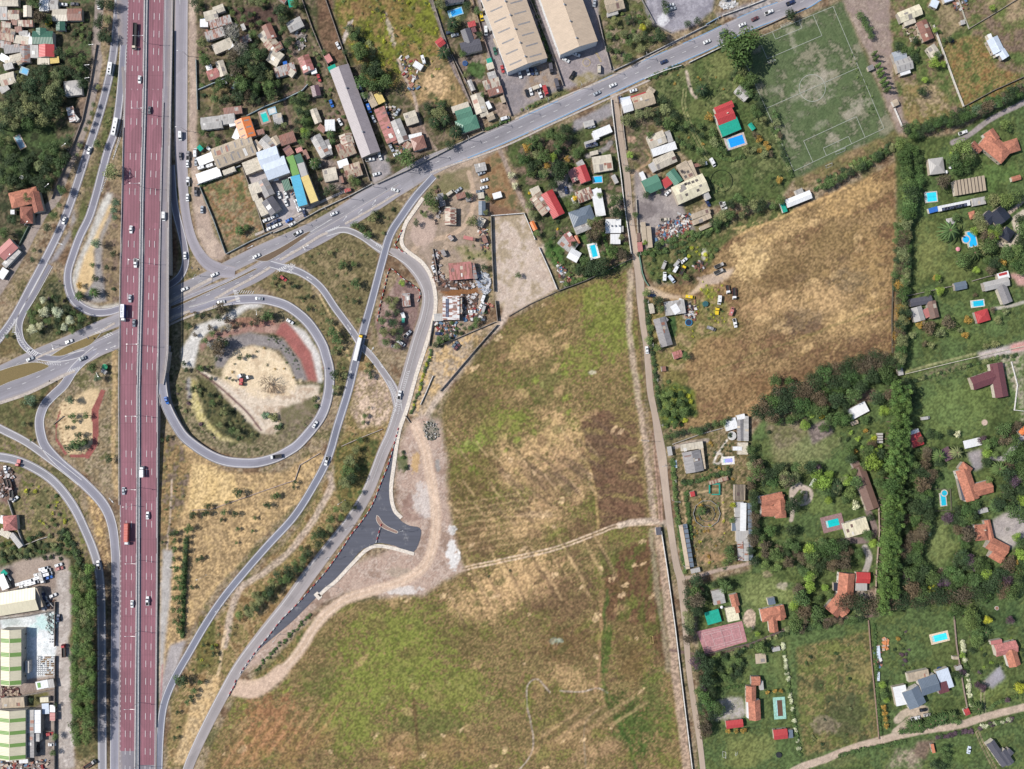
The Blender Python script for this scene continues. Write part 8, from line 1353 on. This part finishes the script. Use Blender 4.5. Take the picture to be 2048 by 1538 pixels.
for P,lb,h,col in(("1322,1062 1334,1138 1350,1255 1364,1372 1385,1545",'long white wall between the earth strip and the country lane',2.4,WC),("983,432 1048,427",'white wall along the top of the bare lot',2.2,WC),("1048,427 1060,455 1070,480",'white wall at the upper right of the bare lot',2.2,WC),("1078,496 1098,540 1114,579",'white wall beside the lawn at the right of the bare lot',2.2,WC),("982,434 984,500 988,583",'tall grey wall casting shade on the bare lot',3.2,GC),("991,602 995,642",'short grey wall below the bare lot entrance',3.2,GC),
("994,650 950,700 910,747 880,782",'long grey wall beside the diagonal dirt track',2.4,GC),("866,752 852,785 841,809",'white stepped wall beside the narrow hedge',1.6,WC),("1018,632 1060,608 1112,584",'low brown wall along the foot of the bare lot',1.2,C(120,110,104)),("1116,582 1170,562 1262,518",'dark boundary wall between gardens and the big field',2.4,C(110,104,100)),("866,498 872,530 876,562",'grey wall of the upper scrapyard',2.4,GC),("866,642 862,668 858,692",'grey wall beside the lower scrap garden',2.2,GC),("872,694 915,676 990,644",'wall along the foot of the scrap garden',2,GC),
("401,375 428,440 452,507",'green-grey fence on the left of the vacant lot',2,C(140,150,150)),("486,336 510,400 530,465",'grey wall on the right of the vacant lot',2,GC),("454,508 500,484 545,464",'long grey wall between vacant lot and avenue',2,C(160,164,166)),("548,466 590,448 640,420 700,392 745,368",'pale roadside wall in front of the cottages',2,C(190,186,182)),("755,368 815,341 880,308 936,279 967,264",'roadside wall from the rust house to the palms',2,C(176,168,160)),
("1228,142 1300,108 1360,78 1412,52",'roadside wall along the overgrown garden',2.2,C(190,186,184)),("1412,50 1440,34",'pale blue curved gate wall of the gravel lot',2,C(140,170,200)),("1445,32 1500,12 1530,0",'white wall along the top road',2,WC),("1290,158 1330,142 1362,132",'curved white wall left of the park gate',2,WC),("1378,126 1440,96 1470,80",'white wall right of the park gate',2,WC),("1482,74 1540,48 1610,16",'brown wall between avenue and pitch',1.8,C(170,150,136)),
("862,-10 884,60 905,120 932,185 966,262",'left wall of the walled lane',2,GC),("905,112 940,180 965,235",'right wall of the walled lane',2,GC),("945,0 962,60 985,130 1022,232",'brown wall at the left of the warehouse yard',2.4,C(150,130,122)),("1060,0 1085,60 1110,125 1126,172",'dividing wall between the two warehouses',2.4,GC),("1195,30 1206,80 1222,140",'right-hand wall of the eastern warehouse yard',2.4,C(170,160,156)),("1283,0 1310,50 1340,66",'fence on the left of the gravel lot',2,C(140,136,130)),
("603,-5 626,60 646,108 672,170 705,260 740,362",'long wall along the dirt track by the two-tone shed',2,C(140,128,120)),("650,-5 676,70 697,132",'wall between brown field and weed field',2,C(140,128,120)),("568,200 605,182 616,170",'pale blue-grey garden wall at the track bend',1.8,C(170,184,190)),("398,180 440,162 490,141",'pale blue-grey wall across the meadow',1.8,C(170,184,190)),("393,120 396,220",'fence along the service road verge',1.8,C(150,160,160)),("495,232 530,214 567,200",'garden wall above the teal pool',1.8,C(150,170,176)),("710,420 0,0".replace('710,420 0,0',"396,370 440,350 482,332"),'pale wall above the vacant lot',2,C(196,204,206)),
("1222,200 1230,270 1240,340 1247,400 1262,508",'white wall along the left of the country lane',2.2,WC),("1240,192 1247,262 1252,300",'hedged wall beside the roadside house',1.8,C(170,160,150)),("1272,400 1276,470 1281,510",'thin wall beside the parked trailers',2,C(180,172,160)),("1278,510 1284,545 1290,562 1297,572",'green curved fence at the sandy turning area',1.8,C(110,150,130)),("1866,52 1890,118 1908,168 1926,214",'thick white boundary wall in the top right',2.2,C(214,208,198)),("1926,214 1985,182 2052,152",'dark boundary wall above the lane trees',2,C(120,114,108)),("1788,218 1796,236 1803,253",'short white wall below the tan hut',2,WC),("1916,0 1930,40 1937,58",'pale fence at the top right lawn',1.4,C(180,176,160)),("1937,58 2000,20 2048,-10",'low stone wall across the top right lawn',1.2,C(150,140,128)),
("112,1204 111,1292",'upper yard wall along the gravel street',2.4,C(140,130,124)),("112,1312 111,1400 111,1540",'lower yard wall along the gravel street',2.4,C(140,130,124)),("86,1182 98,1200 108,1212",'tilted grey wall beside the workshop',2.2,C(180,176,172)),("0,1238 50,1232 110,1220",'wall between workshop and white stone yard',2.4,GC),("0,1398 60,1388 110,1378",'wall above the southern green-striped warehouse',2.2,GC),("194,90 182,165 166,240 140,308 104,398",'long stone wall beside the gravel street',1.6,C(150,134,124)),("84,400 60,450 40,490 0,555",'green fence along the lower gravel street',1.8,C(110,124,110)),("18,1000 34,1050 50,1092",'pale wall beside the pink hip-roofed house',2,C(180,172,166)),("50,1090 80,1078 100,1072",'pale wall at the foot of the scrubby slope',1.8,C(180,172,166)),("10,1140 24,1160",'grey wall above the van row',2,C(190,196,196)),
("1393,1312 1440,1300 1500,1286 1560,1262 1640,1246",'dark wall behind the clay court',2,C(110,96,92)),("1905,1210 1912,1290 1925,1370 1934,1418",'brown fence along the flowering hedge',1.8,C(150,130,120)),("1736,1240 1742,1320 1750,1400 1757,1478",'brown fence beside the clipped hedge',1.6,C(150,124,108)),("1756,1000 1758,1060 1752,1140 1750,1200",'pale fence along the foot of the poplar row',1.8,C(176,156,140)),("1810,748 1900,726 1990,705 2050,692",'long pale fence across the right-hand lawns',1.2,C(196,190,170)),("1944,562 1975,553 1995,549",'grey wall above the slate farmhouse',1.6,GC),("1813,592 1850,584 1905,572",'grey fence above the patchwork house',1.6,GC),("1785,570 1783,640 1784,706",'dark fence at the right of the straw field',1.6,C(90,84,72)),("1866,978 1900,978 1902,1020 1866,1022",'low fence round the keyhole pool',1,C(100,96,80)),
("1345,888 1400,868 1445,856",'pale wall at the top of the growers\' plot',1.8,C(176,168,160)),("2022,724 2034,770 2028,820 2046,822",'white rail fence beside the maroon L-shaped house',1.1,WC),("386,1020 424,1018 520,984 590,960",'concrete drain wall across the dry slope',.8,C(176,156,148)),("590,960 600,930 640,906",'angled concrete drain wall beside the loop ramp',.8,C(176,160,152)),("684,892 720,876 765,858",'concrete drain wall across the triangular verge',.8,C(180,166,158)),("108,848 128,832",'short concrete drain by the small park',.8,C(150,136,124)),("800,1108 0,0".replace('800,1108 0,0',"811,832 820,845"),'small concrete block wall at the hedge foot',1.5,C(176,164,154))):
 wall(P,lb,h,.3,col)
def ring(x,y,rpx,n_,label,color,h=1.2,a0=0,name='round_pen',cat='pen',frac=1.0,th=.1):
 r=empty(name,W(x,y));rad=rpx*S
 for k in range(int(n_*frac)):
  a,b=a0+k*2*math.pi/n_,a0+(k+1)*2*math.pi/n_;p=Vector((rad*math.cos(a),rad*math.sin(a),0));q=Vector((rad*math.cos(b),rad*math.sin(b),0));d=q-p;m=MB();m.box(0,-th/2,h*.35,d.length,th/2,h);m.build('rail','metal',r,color,p,math.atan2(d.y,d.x));m=MB();m.cyl(0,0,-.1,h+.1,.09,n=6);m.build('post','metal',r,color,p)
 tag(r,label,cat);return r
ring(1442,362,22,20,'dark wire ring pen on the park lawn',C(70,84,66),.8);ring(1413,1027,27,10,'white-railed ten-sided pen around palms',C(200,196,188),1,th=.3);ring(1413,1027,17,8,'inner grey rail ring around the pen palms',C(150,146,136),.8,th=.3)
# football pitch
TLc,TRc,BRc,BLc=(1476,92),(1666,13),(1768,257),(1588,342)
def PT_(u,v):return tuple(((TLc[i]*(1-u)+TRc[i]*u)*(1-v)+(BLc[i]*(1-u)+BRc[i]*u)*v)for i in(0,1))
m=MB()
def pl(a,b,w_=.3):bar(m,*PT_(*a),*PT_(*b),w_,.1)
for a,b in(((0,0),(1,0)),((1,0),(1,1)),((0,1),(1,1)),((0,0),(0,1)),((0,.5),(1,.5))):pl(a,b)
for v0,dv in((0,1),(1,-1)):
 for u0,d in((.21,.17),(.36,.06)):pl((u0,v0),(u0,v0+dv*d));pl((1-u0,v0),(1-u0,v0+dv*d));pl((u0,v0+dv*d),(1-u0,v0+dv*d))
for k in range(36):a,b=k*math.pi/18,(k+1)*math.pi/18;pl((.5+.13*math.cos(a),.5+.1*math.sin(a)),(.5+.13*math.cos(b),.5+.1*math.sin(b)),.35)
m.build('pitch_line','marking',bpy.data.objects['football_pitch'],C(184,188,174))
def goal(x,y,ang,label,wid=7.0,color=C(230,230,228)):
 r=empty('goal',W(x,y),R(ang));m=MB();hw=wid/2
 for s_ in(-1,1):m.tube((0,s_*hw,-.1),(0,s_*hw,2.4),.1,.1);m.tube((0,s_*hw,2.4),(-1.6,s_*hw,0),.07,.07)
 m.tube((0,-hw,2.4),(0,hw,2.4),.1,.1);m.tube((-1.6,-hw,.05),(-1.6,hw,.05),.07,.07);m.build('frame','paint',r,color);tag(r,label,'goal')
goal(1571,52,-67+180-180+0,'white goal at the top end of the football pitch');goal(1679,301,113,'white goal at the bottom end of the football pitch');goal(1543,125,-70,'small white training goal beside the shady pitch corner',5);goal(1656,330,113,'small white goal lying in the grass below the pitch',4.5);goal(1305,1278,5,'yellow goal frame in the brown field',5,C(220,200,120));goal(1450,1508,0,'small white goal on the lower lawn',4);goal(1470,1506,180,'second small white goal on the lower lawn by its twin',2)
# tennis court
r=empty('tennis_court',W(1443,1275));P=[(1393,1263),(1484,1242),(1494,1283),(1410,1308)];Q_=[W(*p)-W(1443,1275)for p in P];m=MB();m.prism([(q.x,q.y)for q in Q_][::-1],-.1,.1);m.build('court_surface','concrete',r,C(182,130,132))
def TP(u,v):return tuple((P[0][i]*(1-u)+P[1][i]*u)*(1-v)+(P[3][i]*(1-u)+P[2][i]*u)*v for i in(0,1))
m=MB()
for a,b in(((.1,.12),(.9,.12)),((.1,.88),(.9,.88)),((.1,.12),(.1,.88)),((.9,.12),(.9,.88)),((.5,.1),(.5,.9)),((.28,.22),(.28,.78)),((.72,.22),(.72,.78)),((.28,.5),(.72,.5)),((.1,.22),(.9,.22)),((.1,.78),(.9,.78))):
 x0,y0=TP(*a);x1,y1=TP(*b);p=W(x0,y0)-W(1443,1275);q=W(x1,y1)-W(1443,1275);d=(q-p).normalized();n_=Vector((-d.y,d.x,0))*.13;u=Vector((0,0,.12 if a[0]!=b[0]else .115));m.face((p-n_+u,q-n_+u,q+n_+u,p+n_+u))
m.build('court_line','marking',r,C(204,180,178));m=MB();a=W(*TP(.5,.08))-W(1443,1275);b=W(*TP(.5,.92))-W(1443,1275);m.tube(a+Vector((0,0,.9)),b+Vector((0,0,.9)),.05,.05)
for q in(a,b):m.tube(q,q+Vector((0,0,1)),.06,.06)
m.build('net','metal',r,C(110,110,110));tag(r,'worn pink clay tennis court with faded white lines','tennis court')
# round things
def disc(name,label,cat,x,y,rpx,h,top,rim=None,post=0):
 r=empty(name,W(x,y));rad=rpx*S;m=MB()
 if post:m.cyl(0,0,h-.5,h,rad,.05,12);m.build('canopy','cloth',r,top);m=MB();m.cyl(0,0,-.1,h,.05,n=6);m.build('pole','metal',r,C(180,180,180))
 else:
  m.cyl(0,0,-.1,h,rad*.86,n=20);m.build('surface','cloth',r,top);m=MB();n_=20
  for k in range(n_):
   a,b=k*2*math.pi/n_,(k+1)*2*math.pi/n_;i=len(m.v)
   for rr_ in(rad*.86,rad):m.v+=[(rr_*math.cos(a),rr_*math.sin(a),h+.06),(rr_*math.cos(b),rr_*math.sin(b),h+.06)]
   m.f.append((i,i+2,i+3,i+1));m.var.append(.5);m.v+=[(rad*math.cos(a),rad*math.sin(a),-.1),(rad*math.cos(b),rad*math.sin(b),-.1)];m.f.append((i+2,i+4,i+5,i+3));m.var.append(.5)
  m.build('rim','paint',r,rim or top)
 tag(r,label,cat)
for a in(('trampoline','round trampoline with blue rim beside the white patchwork farmhouse','trampoline',1377,645,7,.9,C(30,50,80),C(60,150,200)),('trampoline','dark teal trampoline on the garden lawn near the bright teal pool','trampoline',1181,479,6,.8,C(20,70,80),C(30,90,90)),('water_tank','round green water tank in the weeds','water tank',1410,608,5.5,1.6,C(40,90,96),C(60,120,120)),('splash_pool','round dark blue splash pool on the terrace of the slate-blue mansion','pool',1879,1339,6,.8,C(40,56,80),C(40,70,120)),('water_tank','large round grey cattle tank in the meadow','water tank',479,190,7,.8,C(90,96,84),C(120,124,116)),('splash_pool','round blue paddling pool beside the walled lane','pool',930,127,5,.6,C(50,80,120),C(40,110,190)),('trampoline','black round trampoline at the bottom lawn','trampoline',1557,1509,5.5,.9,C(36,38,44),C(50,52,60)),
('fountain','small round white fountain in the dark left garden','fountain',44,355,4,.6,C(120,130,130),C(210,206,200)),('fountain','round white-rimmed planter on the right-hand dark lawn','fountain',1993,1216,4,.5,C(150,110,90),C(214,206,200)),('fountain','round stone fountain in the planted roundabout','fountain',1604,984,3,.8,C(120,120,110),C(210,204,200)),('fountain','small round fountain in the gravel court','fountain',2014,1058,4.5,.5,C(130,124,116),C(190,184,176)),('water_tank','black round water tank in the top right plot','water tank',1902,83,3.8,1.5,C(40,44,60),C(50,54,70)),('fountain','round earth-coloured planter on the wide green lawn','planter',1969,845,6,.25,C(206,180,164),C(190,170,150))):disc(*a)
for a in(('parasol','pink parasol on the lawn left of the large pool','parasol',1913,499,4.5,2.4,C(230,150,160),None,1),('parasol','green parasol beside a small grey hut near the link road','parasol',212,734,6,2.6,C(60,170,120),None,1),('parasol','upper white parasol by the lime-green tree','parasol',1925,310,3,2.4,PAL['white'],None,1),('parasol','lower white parasol by the lime-green tree','parasol',1936,315,3,2.4,PAL['white'],None,1),('parasol','right white parasol behind the pyramid-roofed house','parasol',1898,336,3.4,2.4,PAL['white'],None,1),('parasol','lower white parasol behind the pyramid-roofed house','parasol',1890,345,3.4,2.4,PAL['white'],None,1),('parasol','big white octagonal parasol in the growers\' plot','parasol',1462,871,9,3,C(214,210,204),None,1),('parasol','white parasol beside the whitish outbuilding','parasol',1442,1213,3,2.4,PAL['white'],None,1)):disc(*a)
m=empty('hut',W(207,742));section(m,W(207,742),'203,740,212,746,8,G,s,lgrey,2.3',0);tag(m,'small grey hut beside the green parasol near the link road','hut')
# climbing frame
r=empty('climbing_frame',W(1428,978));
for x0,y0,x1,y1 in((-4,-3,-3,4),(3,-4,4,3),(-4,3.2,4,4.2),(-2,-4,3,-3.2)):m=MB();m.box(x0,y0,1.2,x1,y1,1.5);m.build('platform','paint',r,C(40,150,130))
for x0 in(-3.5,3.5):
 for y0 in(-3,3.6):m=MB();m.cyl(x0,y0,-.1,2.2,.1,n=6);m.build('post','paint',r,C(40,140,120))
tag(r,'teal climbing frame below the thatched arbour','play equipment')
# utility poles with crossarms and cables along the avenue
def pole(x,y,ang,label,h=9.5):
 r=empty('utility_pole',W(x,y),R(ang));m=MB();m.cyl(0,0,-.2,h,.17,.11,8);m.build('pole','concrete',r,C(190,186,180));m=MB();m.box(-.09,-1.3,h-.7,.09,1.3,h-.52);m.build('crossarm','concrete',r,C(180,176,170));tag(r,label,'utility pole','utility poles',(x,y));r['_rel']=1
PL=[(548,470),(600,448),(655,421),(702,398),(748,374),(815,344),(876,314),(938,281),(1000,250),(1056,226),(1096,205),(1161,176),(1225,146),(1290,117),(1365,81),(1430,47),(1497,15)]
for i,(x,y)in enumerate(PL):pole(x,y,25,'concrete utility pole on the north side of the avenue')
PL2=[(1230,205),(1237,262),(1246,330),(1254,392),(1260,450),(1294,605),(1303,690),(1312,760),(1322,850),(1348,960),(1356,1050),(1366,1130),(1392,1300),(1402,1400)]
for x,y in PL2:pole(x,y,0,'concrete utility pole beside the country lane',8)
for L_,nm in((PL,'overhead cables strung between the avenue poles'),(PL2[:5],'overhead cables beside the upper country lane')):
 m=MB();h=8.9 if L_ is PL else 7.4
 for(x0,y0),(x1,y1)in zip(L_,L_[1:]):
  a,b=W(x0,y0),W(x1,y1);d=(b-a).normalized();n_=Vector((-d.y,d.x,0))
  for s_ in(-1.1,0,1.1):
   prev=None
   for k in range(5):t=k/4;p=a.lerp(b,t)+n_*s_+Vector((0,0,h-2.4*t*(1-t)));(m.tube(prev,p,.035,.035,3)if prev is not None else None);prev=p
 tag(m.build('overhead_cable','rubber'),nm,'cable')
def barriers(P,step,label,group):
 F=frame([tuple(W(x,y))for x,y in smooth(pts(P),6)]);L=0;k=0;pr={}
 for(p,nn,l),(q,_,l2)in zip(F,F[1:]):
  while L<l2:
   c=p.lerp(q,(L-l)/max(l2-l,1e-5));key=k%2;d=q-p
   if key not in pr:m=MB();m.prism([(-.95,-.3),(.95,-.3),(.95,.3),(-.95,.3)],0,.9,[(-.9,-.12),(.9,-.12),(.9,.12),(-.9,.12)]);o=pr[key]=m.build('plastic_barrier','paint',None,C(214,60,60)if key==0 else C(236,232,230))
   else:o=pr[key].copy();COL.objects.link(o)
   o.location=(c.x,c.y,.14);o.rotation_euler[2]=math.atan2(d.y,d.x);tag(o,('red ' if key==0 else 'white ')+label,'road barrier',group);L+=step;k+=1
barriers("796,858 788,888 776,930 762,965 744,1010 725,1040 703,1068 680,1103 656,1137",2.5,'plastic barrier along the upper edge of the new black asphalt','road barriers along the new asphalt')
barriers("652,1142 627,1171 597,1205 563,1239 536,1273 512,1302 490,1332 478,1350",3.2,'plastic barrier along the tapering end of the new asphalt','road barriers at the asphalt taper')
barriers("803,462 795,480 790,490 800,500 812,507",2.2,'plastic barrier at the relief road bend','road barriers at the bend');barriers("755,640 760,612 770,570 776,545 784,538 805,556 822,568 838,580 840,592 836,602",2.6,'plastic barrier round the dirt road island','road barriers round the island');barriers("471,1362 468,1372 463,1380 456,1394",2.2,'plastic barrier at the dirt turning','road barriers at the dirt turning');barriers("762,1050 757,1068 752,1086",2.4,'plastic barrier across the new black asphalt','road barriers across the asphalt')
# heaps of scrap and rubble: uncountable, one object each
def heap(P,n,cols,label,smax=1.6,hz=1.0):
 P=pts(P);xs=[p[0]for p in P];ys=[p[1]for p in P];m=MB();cs_=[];k=0
 while k<n:
  x,y=rnd.uniform(min(xs),max(xs)),rnd.uniform(min(ys),max(ys))
  if not inpoly(np.array(x),np.array(y),P):continue
  k+=1;p=W(x,y);a=rnd.random()*6.28;l,w_,h=rnd.uniform(.3,smax),rnd.uniform(.2,smax*.6),rnd.uniform(.15,hz);c,s_=math.cos(a),math.sin(a);q=[(p.x+u*c-v*s_,p.y+u*s_+v*c)for u,v in((-l,-w_),(l,-w_),(l,w_),(-l,w_))];m.prism(q,-.05,h,[(X+rnd.uniform(-.3,.3),Y+rnd.uniform(-.3,.3))for X,Y in q]);cc=C(*rnd.choice(cols));cs_+=[cc]*6
 me=m.mesh('scrap_heap','mixed');at=me.attributes.new('col','FLOAT_COLOR','FACE');at.data.foreach_set('color',[v for c in cs_ for v in c]);o=link('scrap_heap',me);o['kind']='stuff';tag(o,label,'scrap heap')
MIX=[(220,216,212),(190,186,184),(120,110,108),(80,74,76),(170,120,100),(140,90,74),(100,130,160),(60,56,60),(200,180,160),(150,60,60)];DKM=[(90,74,68),(60,54,56),(130,90,74),(170,160,156),(110,84,70),(200,196,196)]
for a in(("1315,452 1345,440 1378,446 1385,470 1360,478 1330,485 1312,480",170,MIX,'scrap heap in front of the three stepped tan sheds'),("1352,428 1380,425 1388,445 1375,455 1350,440",50,MIX,'small scrap heap under the big cream hall'),("866,502 882,500 880,545 900,560 880,575 868,560",110,DKM,'rusting scrap heap on the left of the upper scrapyard'),("890,560 945,558 950,576 910,578 885,574",120,DKM,'dark scrap heap below the rust-streaked roof'),("950,545 978,545 982,585 968,586 955,570",110,[(200,200,204),(170,174,180),(110,110,116),(150,160,180)],'silvery scrap heap on the right of the upper scrapyard'),("918,590 955,588 950,612 925,620",110,DKM,'brown scrap heap beside the white and red roof'),("930,615 975,600 985,612 970,640 930,640",100,MIX,'white scrap heap in the lower scrapyard corner'),
("870,646 912,646 914,672 895,678 872,662",90,MIX,'mixed scrap heap in the garden below the scrapyard'),("1110,520 1135,540 1150,555 1130,575 1118,560",70,MIX,'garden clutter beside the bare lot wall'),("90,1225 112,1224 112,1268 100,1272 94,1250",80,[(120,124,120),(190,214,210),(90,90,90),(210,222,220)],'greenish rubble heap in the white stone yard'),("845,842 872,845 880,870 862,884 846,872",90,[(170,160,150),(120,116,104),(200,196,190),(96,100,84)],'rubble heap on the construction ground',.8),("0,942 22,935 28,960 0,975",60,DKM,'dark scrap at the breaker yard'),("0,962 12,960 12,990 0,1000",30,DKM,'scrap beside the wrecked trucks'),
("80,1190 110,1196 110,1215 86,1220 78,1210",70,DKM,'brown scrap beside the cream workshop'),("2,1372 30,1372 40,1385 50,1396 5,1398",70,[(80,50,50),(110,70,64),(180,160,140)],'stacked brown crates below the northern warehouse'),("40,1520 100,1520 95,1540 0,1540 0,1524",70,MIX,'cluttered scrap at the bottom left corner'),("770,205 790,215 800,260 812,300 795,310 785,280",60,MIX,'junk strip behind the rust strip house'),("800,110 835,118 838,180 820,185 805,140",50,MIX,'scattered junk on the dry plot'),("590,62 612,72 608,100 592,96",50,[(200,196,190),(160,150,146),(120,112,106)],'rubble beside the grey-cream house'),
("1366,605 1395,600 1392,640 1372,635",50,MIX,'garden clutter beside the white patchwork farmhouse'),("1415,530 1400,545 1385,535 1400,520",26,DKM,'old timber on the track weeds'),("870,380 880,378 882,420 872,455",36,DKM,'scrap beside the wreck yard house'),("955,455 975,460 976,500 965,505",40,MIX,'white litter along the yard fence'),("1440,12 1475,0 1470,12 1450,18",36,[(220,220,220),(190,188,186)],'white rubble in the gravel lot',1.2),("1745,1290 1760,1290 1765,1330 1750,1340",30,MIX,'garden clutter by the clipped hedge'),("1765,1275 1776,1275 1776,1300 1764,1300",24,[(214,140,90),(200,170,150)],'stack of orange bricks on the lawn'),("1905,0 1940,0 1935,22 1910,20",26,MIX,'litter on the top right plot'),
("400,40 470,30 470,60 410,70",30,MIX,'junk around the cream house at the service road'),("1800,55 1835,52 1850,75 1825,85",40,[(200,190,170),(160,140,120)],'rubble below the cream terraced house'),("560,370 590,360 600,380 590,396",24,MIX,'parts stacked in the factory yard'),("1480,1010 1490,1010 1500,1060 1470,1060",20,MIX,'clutter between the potting sheds')):heap(*a)
# bulk bags and pallets in the stone yard
k=0;pr={}
for i in range(9):
 for j in range(9):
  x,y=77+i*4.1,1314+j*4.3
  if rnd.random()<.14:continue
  key=0 if(i<2 or rnd.random()<.6)else 1
  if key not in pr:m=MB();m.prism([(-.5,-.5),(.5,-.5),(.5,.5),(-.5,.5)],0,1.05,[(-.42,-.42),(.42,-.42),(.42,.42),(-.42,.42)]);o=pr[key]=m.build('bulk_bag' if key==0 else 'pallet_stack','cloth',None,PAL['white']if key==0 else C(170,140,110))
  else:o=pr[key].copy();COL.objects.link(o)
  o.location=W(x,y);o.rotation_euler[2]=rnd.uniform(-.2,.2);tag(o,'white bulk bag standing in rows in the stone yard' if key==0 else 'brown loaded pallet among white bags in the stone yard','bulk bag' if key==0 else 'pallet','bags and pallets in the stone yard' if key==0 else 'pallets in the stone yard')
for x,y in((100,1279),(104,1279),(108,1280),(100,1284),(104,1284),(108,1285)):o=pr[0].copy();COL.objects.link(o);o.location=W(x,y);tag(o,'white bulk bag in the small group above the yard gate','bulk bag','bags above the yard gate')
# forklift-like loaders beside the warehouse are small: tanks
for x,y,c,lb in((47,1310,'lgrey','upper grey silo tank beside the northern green-striped warehouse'),(47,1320,'lgrey','lower grey silo tank beside the northern green-striped warehouse'),(1450,0,'white','white tank in the gravel lot')):r=empty('storage_tank',W(x,y));m=MB();m.cyl(0,0,-.1,3.2,1.3,n=14);m.build('tank','metal',r,PAL[c]);m=MB();m.cyl(0,0,3.2,3.7,1.3,.2,n=14);m.build('lid','metal',r,PAL[c]);tag(r,lb,'storage tank')
# overhead sign gantry post and billboard
def sign(x,y,ang,label,col,w_=3,h=4):
 r=empty('road_sign',W(x,y),R(ang));m=MB();m.cyl(0,0,-.1,h,.08,n=6);m.build('post','metal',r,C(180,180,184));m=MB();m.box(-.06,-w_/2,h-1.2,.06,w_/2,h);m.build('sign_plate','paint',r,col);tag(r,label,'road sign')
sign(388,537,20,'small blue road sign at the turning loop tip',C(40,90,170),1.6);sign(181,676,20,'small blue road sign on the grass median',C(40,90,170),1.6);sign(104,762,0,'dark road sign beside the southern carriageway',C(50,50,56),1.2);sign(649,736,0,'orange-red road sign inside the loop ramp',C(200,90,60),1.4)
# ---------------------------------------------------------------- labels: each one singles out its thing
def direction(dx,dy):
 a=math.degrees(math.atan2(-dy,dx))%360;return['right of','above and right of','above','above and left of','left of','below and left of','below','below and right of'][int((a+22.5)//45)%8]
NUM=['first','second','third','fourth','fifth','sixth','seventh','eighth','ninth','tenth','eleventh','twelfth','thirteenth','fourteenth','fifteenth']
MARKS=[(s_,x,y)for s_,x,y in LAND if len(s_.split())<=5]+[('loop ramp sand garden',520,720),('black asphalt island',775,1045),('relief road bend',765,905),('motorway gore',250,180),('teardrop sand garden',170,540),('red-paved garden',160,850),('avenue junction',820,370),('bare lot',1030,520),('football pitch',1640,180),('growers\' plot pen',1412,1030),('planted roundabout',1602,985),('clay tennis court',1442,1275),('main dirt turning',500,1375),('straw field corner',1700,700),('viaduct',300,620),('green rough paddock',1670,1380),('weed field',780,80),('bottom dirt road',1800,1470),('triangular island',680,560),('olive embankment',520,1000),('poplar row',1790,1000)]
base={}
for it in THINGS:
 o,lab,x,y=it
 if o.get('_veg')or 'lamp' in lab:
  s_,lx,ly=min(MARKS,key=lambda t:math.hypot(t[1]-x,t[2]-y));d=math.hypot(lx-x,ly-y);it[1]=f'{lab} {direction(x - lx, y - ly) if d > 9 else "beside"} the {s_}'
 base.setdefault(it[1],[]).append(it)
for lab,L_ in base.items():
 if len(L_)>1:
  xs=[t[2]for t in L_];ys=[t[3]for t in L_];hor=max(xs)-min(xs)>=max(ys)-min(ys);L_.sort(key=lambda t:t[2]if hor else t[3]);n_=len(L_);e=('left','right')if hor else('top','bottom')
  for k,t in enumerate(L_):
   if n_==2:w_=('left-hand' if k==0 else 'right-hand')if hor else('upper' if k==0 else 'lower');new=f'{w_} {lab}'
   elif k<(n_+1)//2:new=f'{lab}, '+(f'{e[0]}most' if k==0 else f'{NUM[min(k, 14)]} from the {e[0]}')
   else:q=n_-1-k;new=f'{lab}, '+(f'{e[1]}most' if q==0 else f'{NUM[min(q, 14)]} from the {e[1]}')
   t[1]=new.replace('topmost','topmost')
allw={}
for o,lab,x,y in THINGS:
 w_=' '.join(lab.split());ws=w_.split()
 if len(ws)>16:w_=w_.replace(' and ','-',1)if len(ws)<=18 else ' '.join(ws[:16])
 o['label']=w_;allw.setdefault(w_,[]).append(o)
for o in bpy.data.objects:
 for k in('_rel','_veg','used'):
  if k in o:del o[k]
labs={}
for o in bpy.data.objects:
 if o.parent is None and 'label' in o:labs.setdefault(o['label'],[]).append(o.name)
for k,v in labs.items():
 if len(v)>1:print('DUP',k,len(v))
 if not 4<=len(k.split())<=16:print('LEN',k)
print('objects',len(bpy.data.objects))
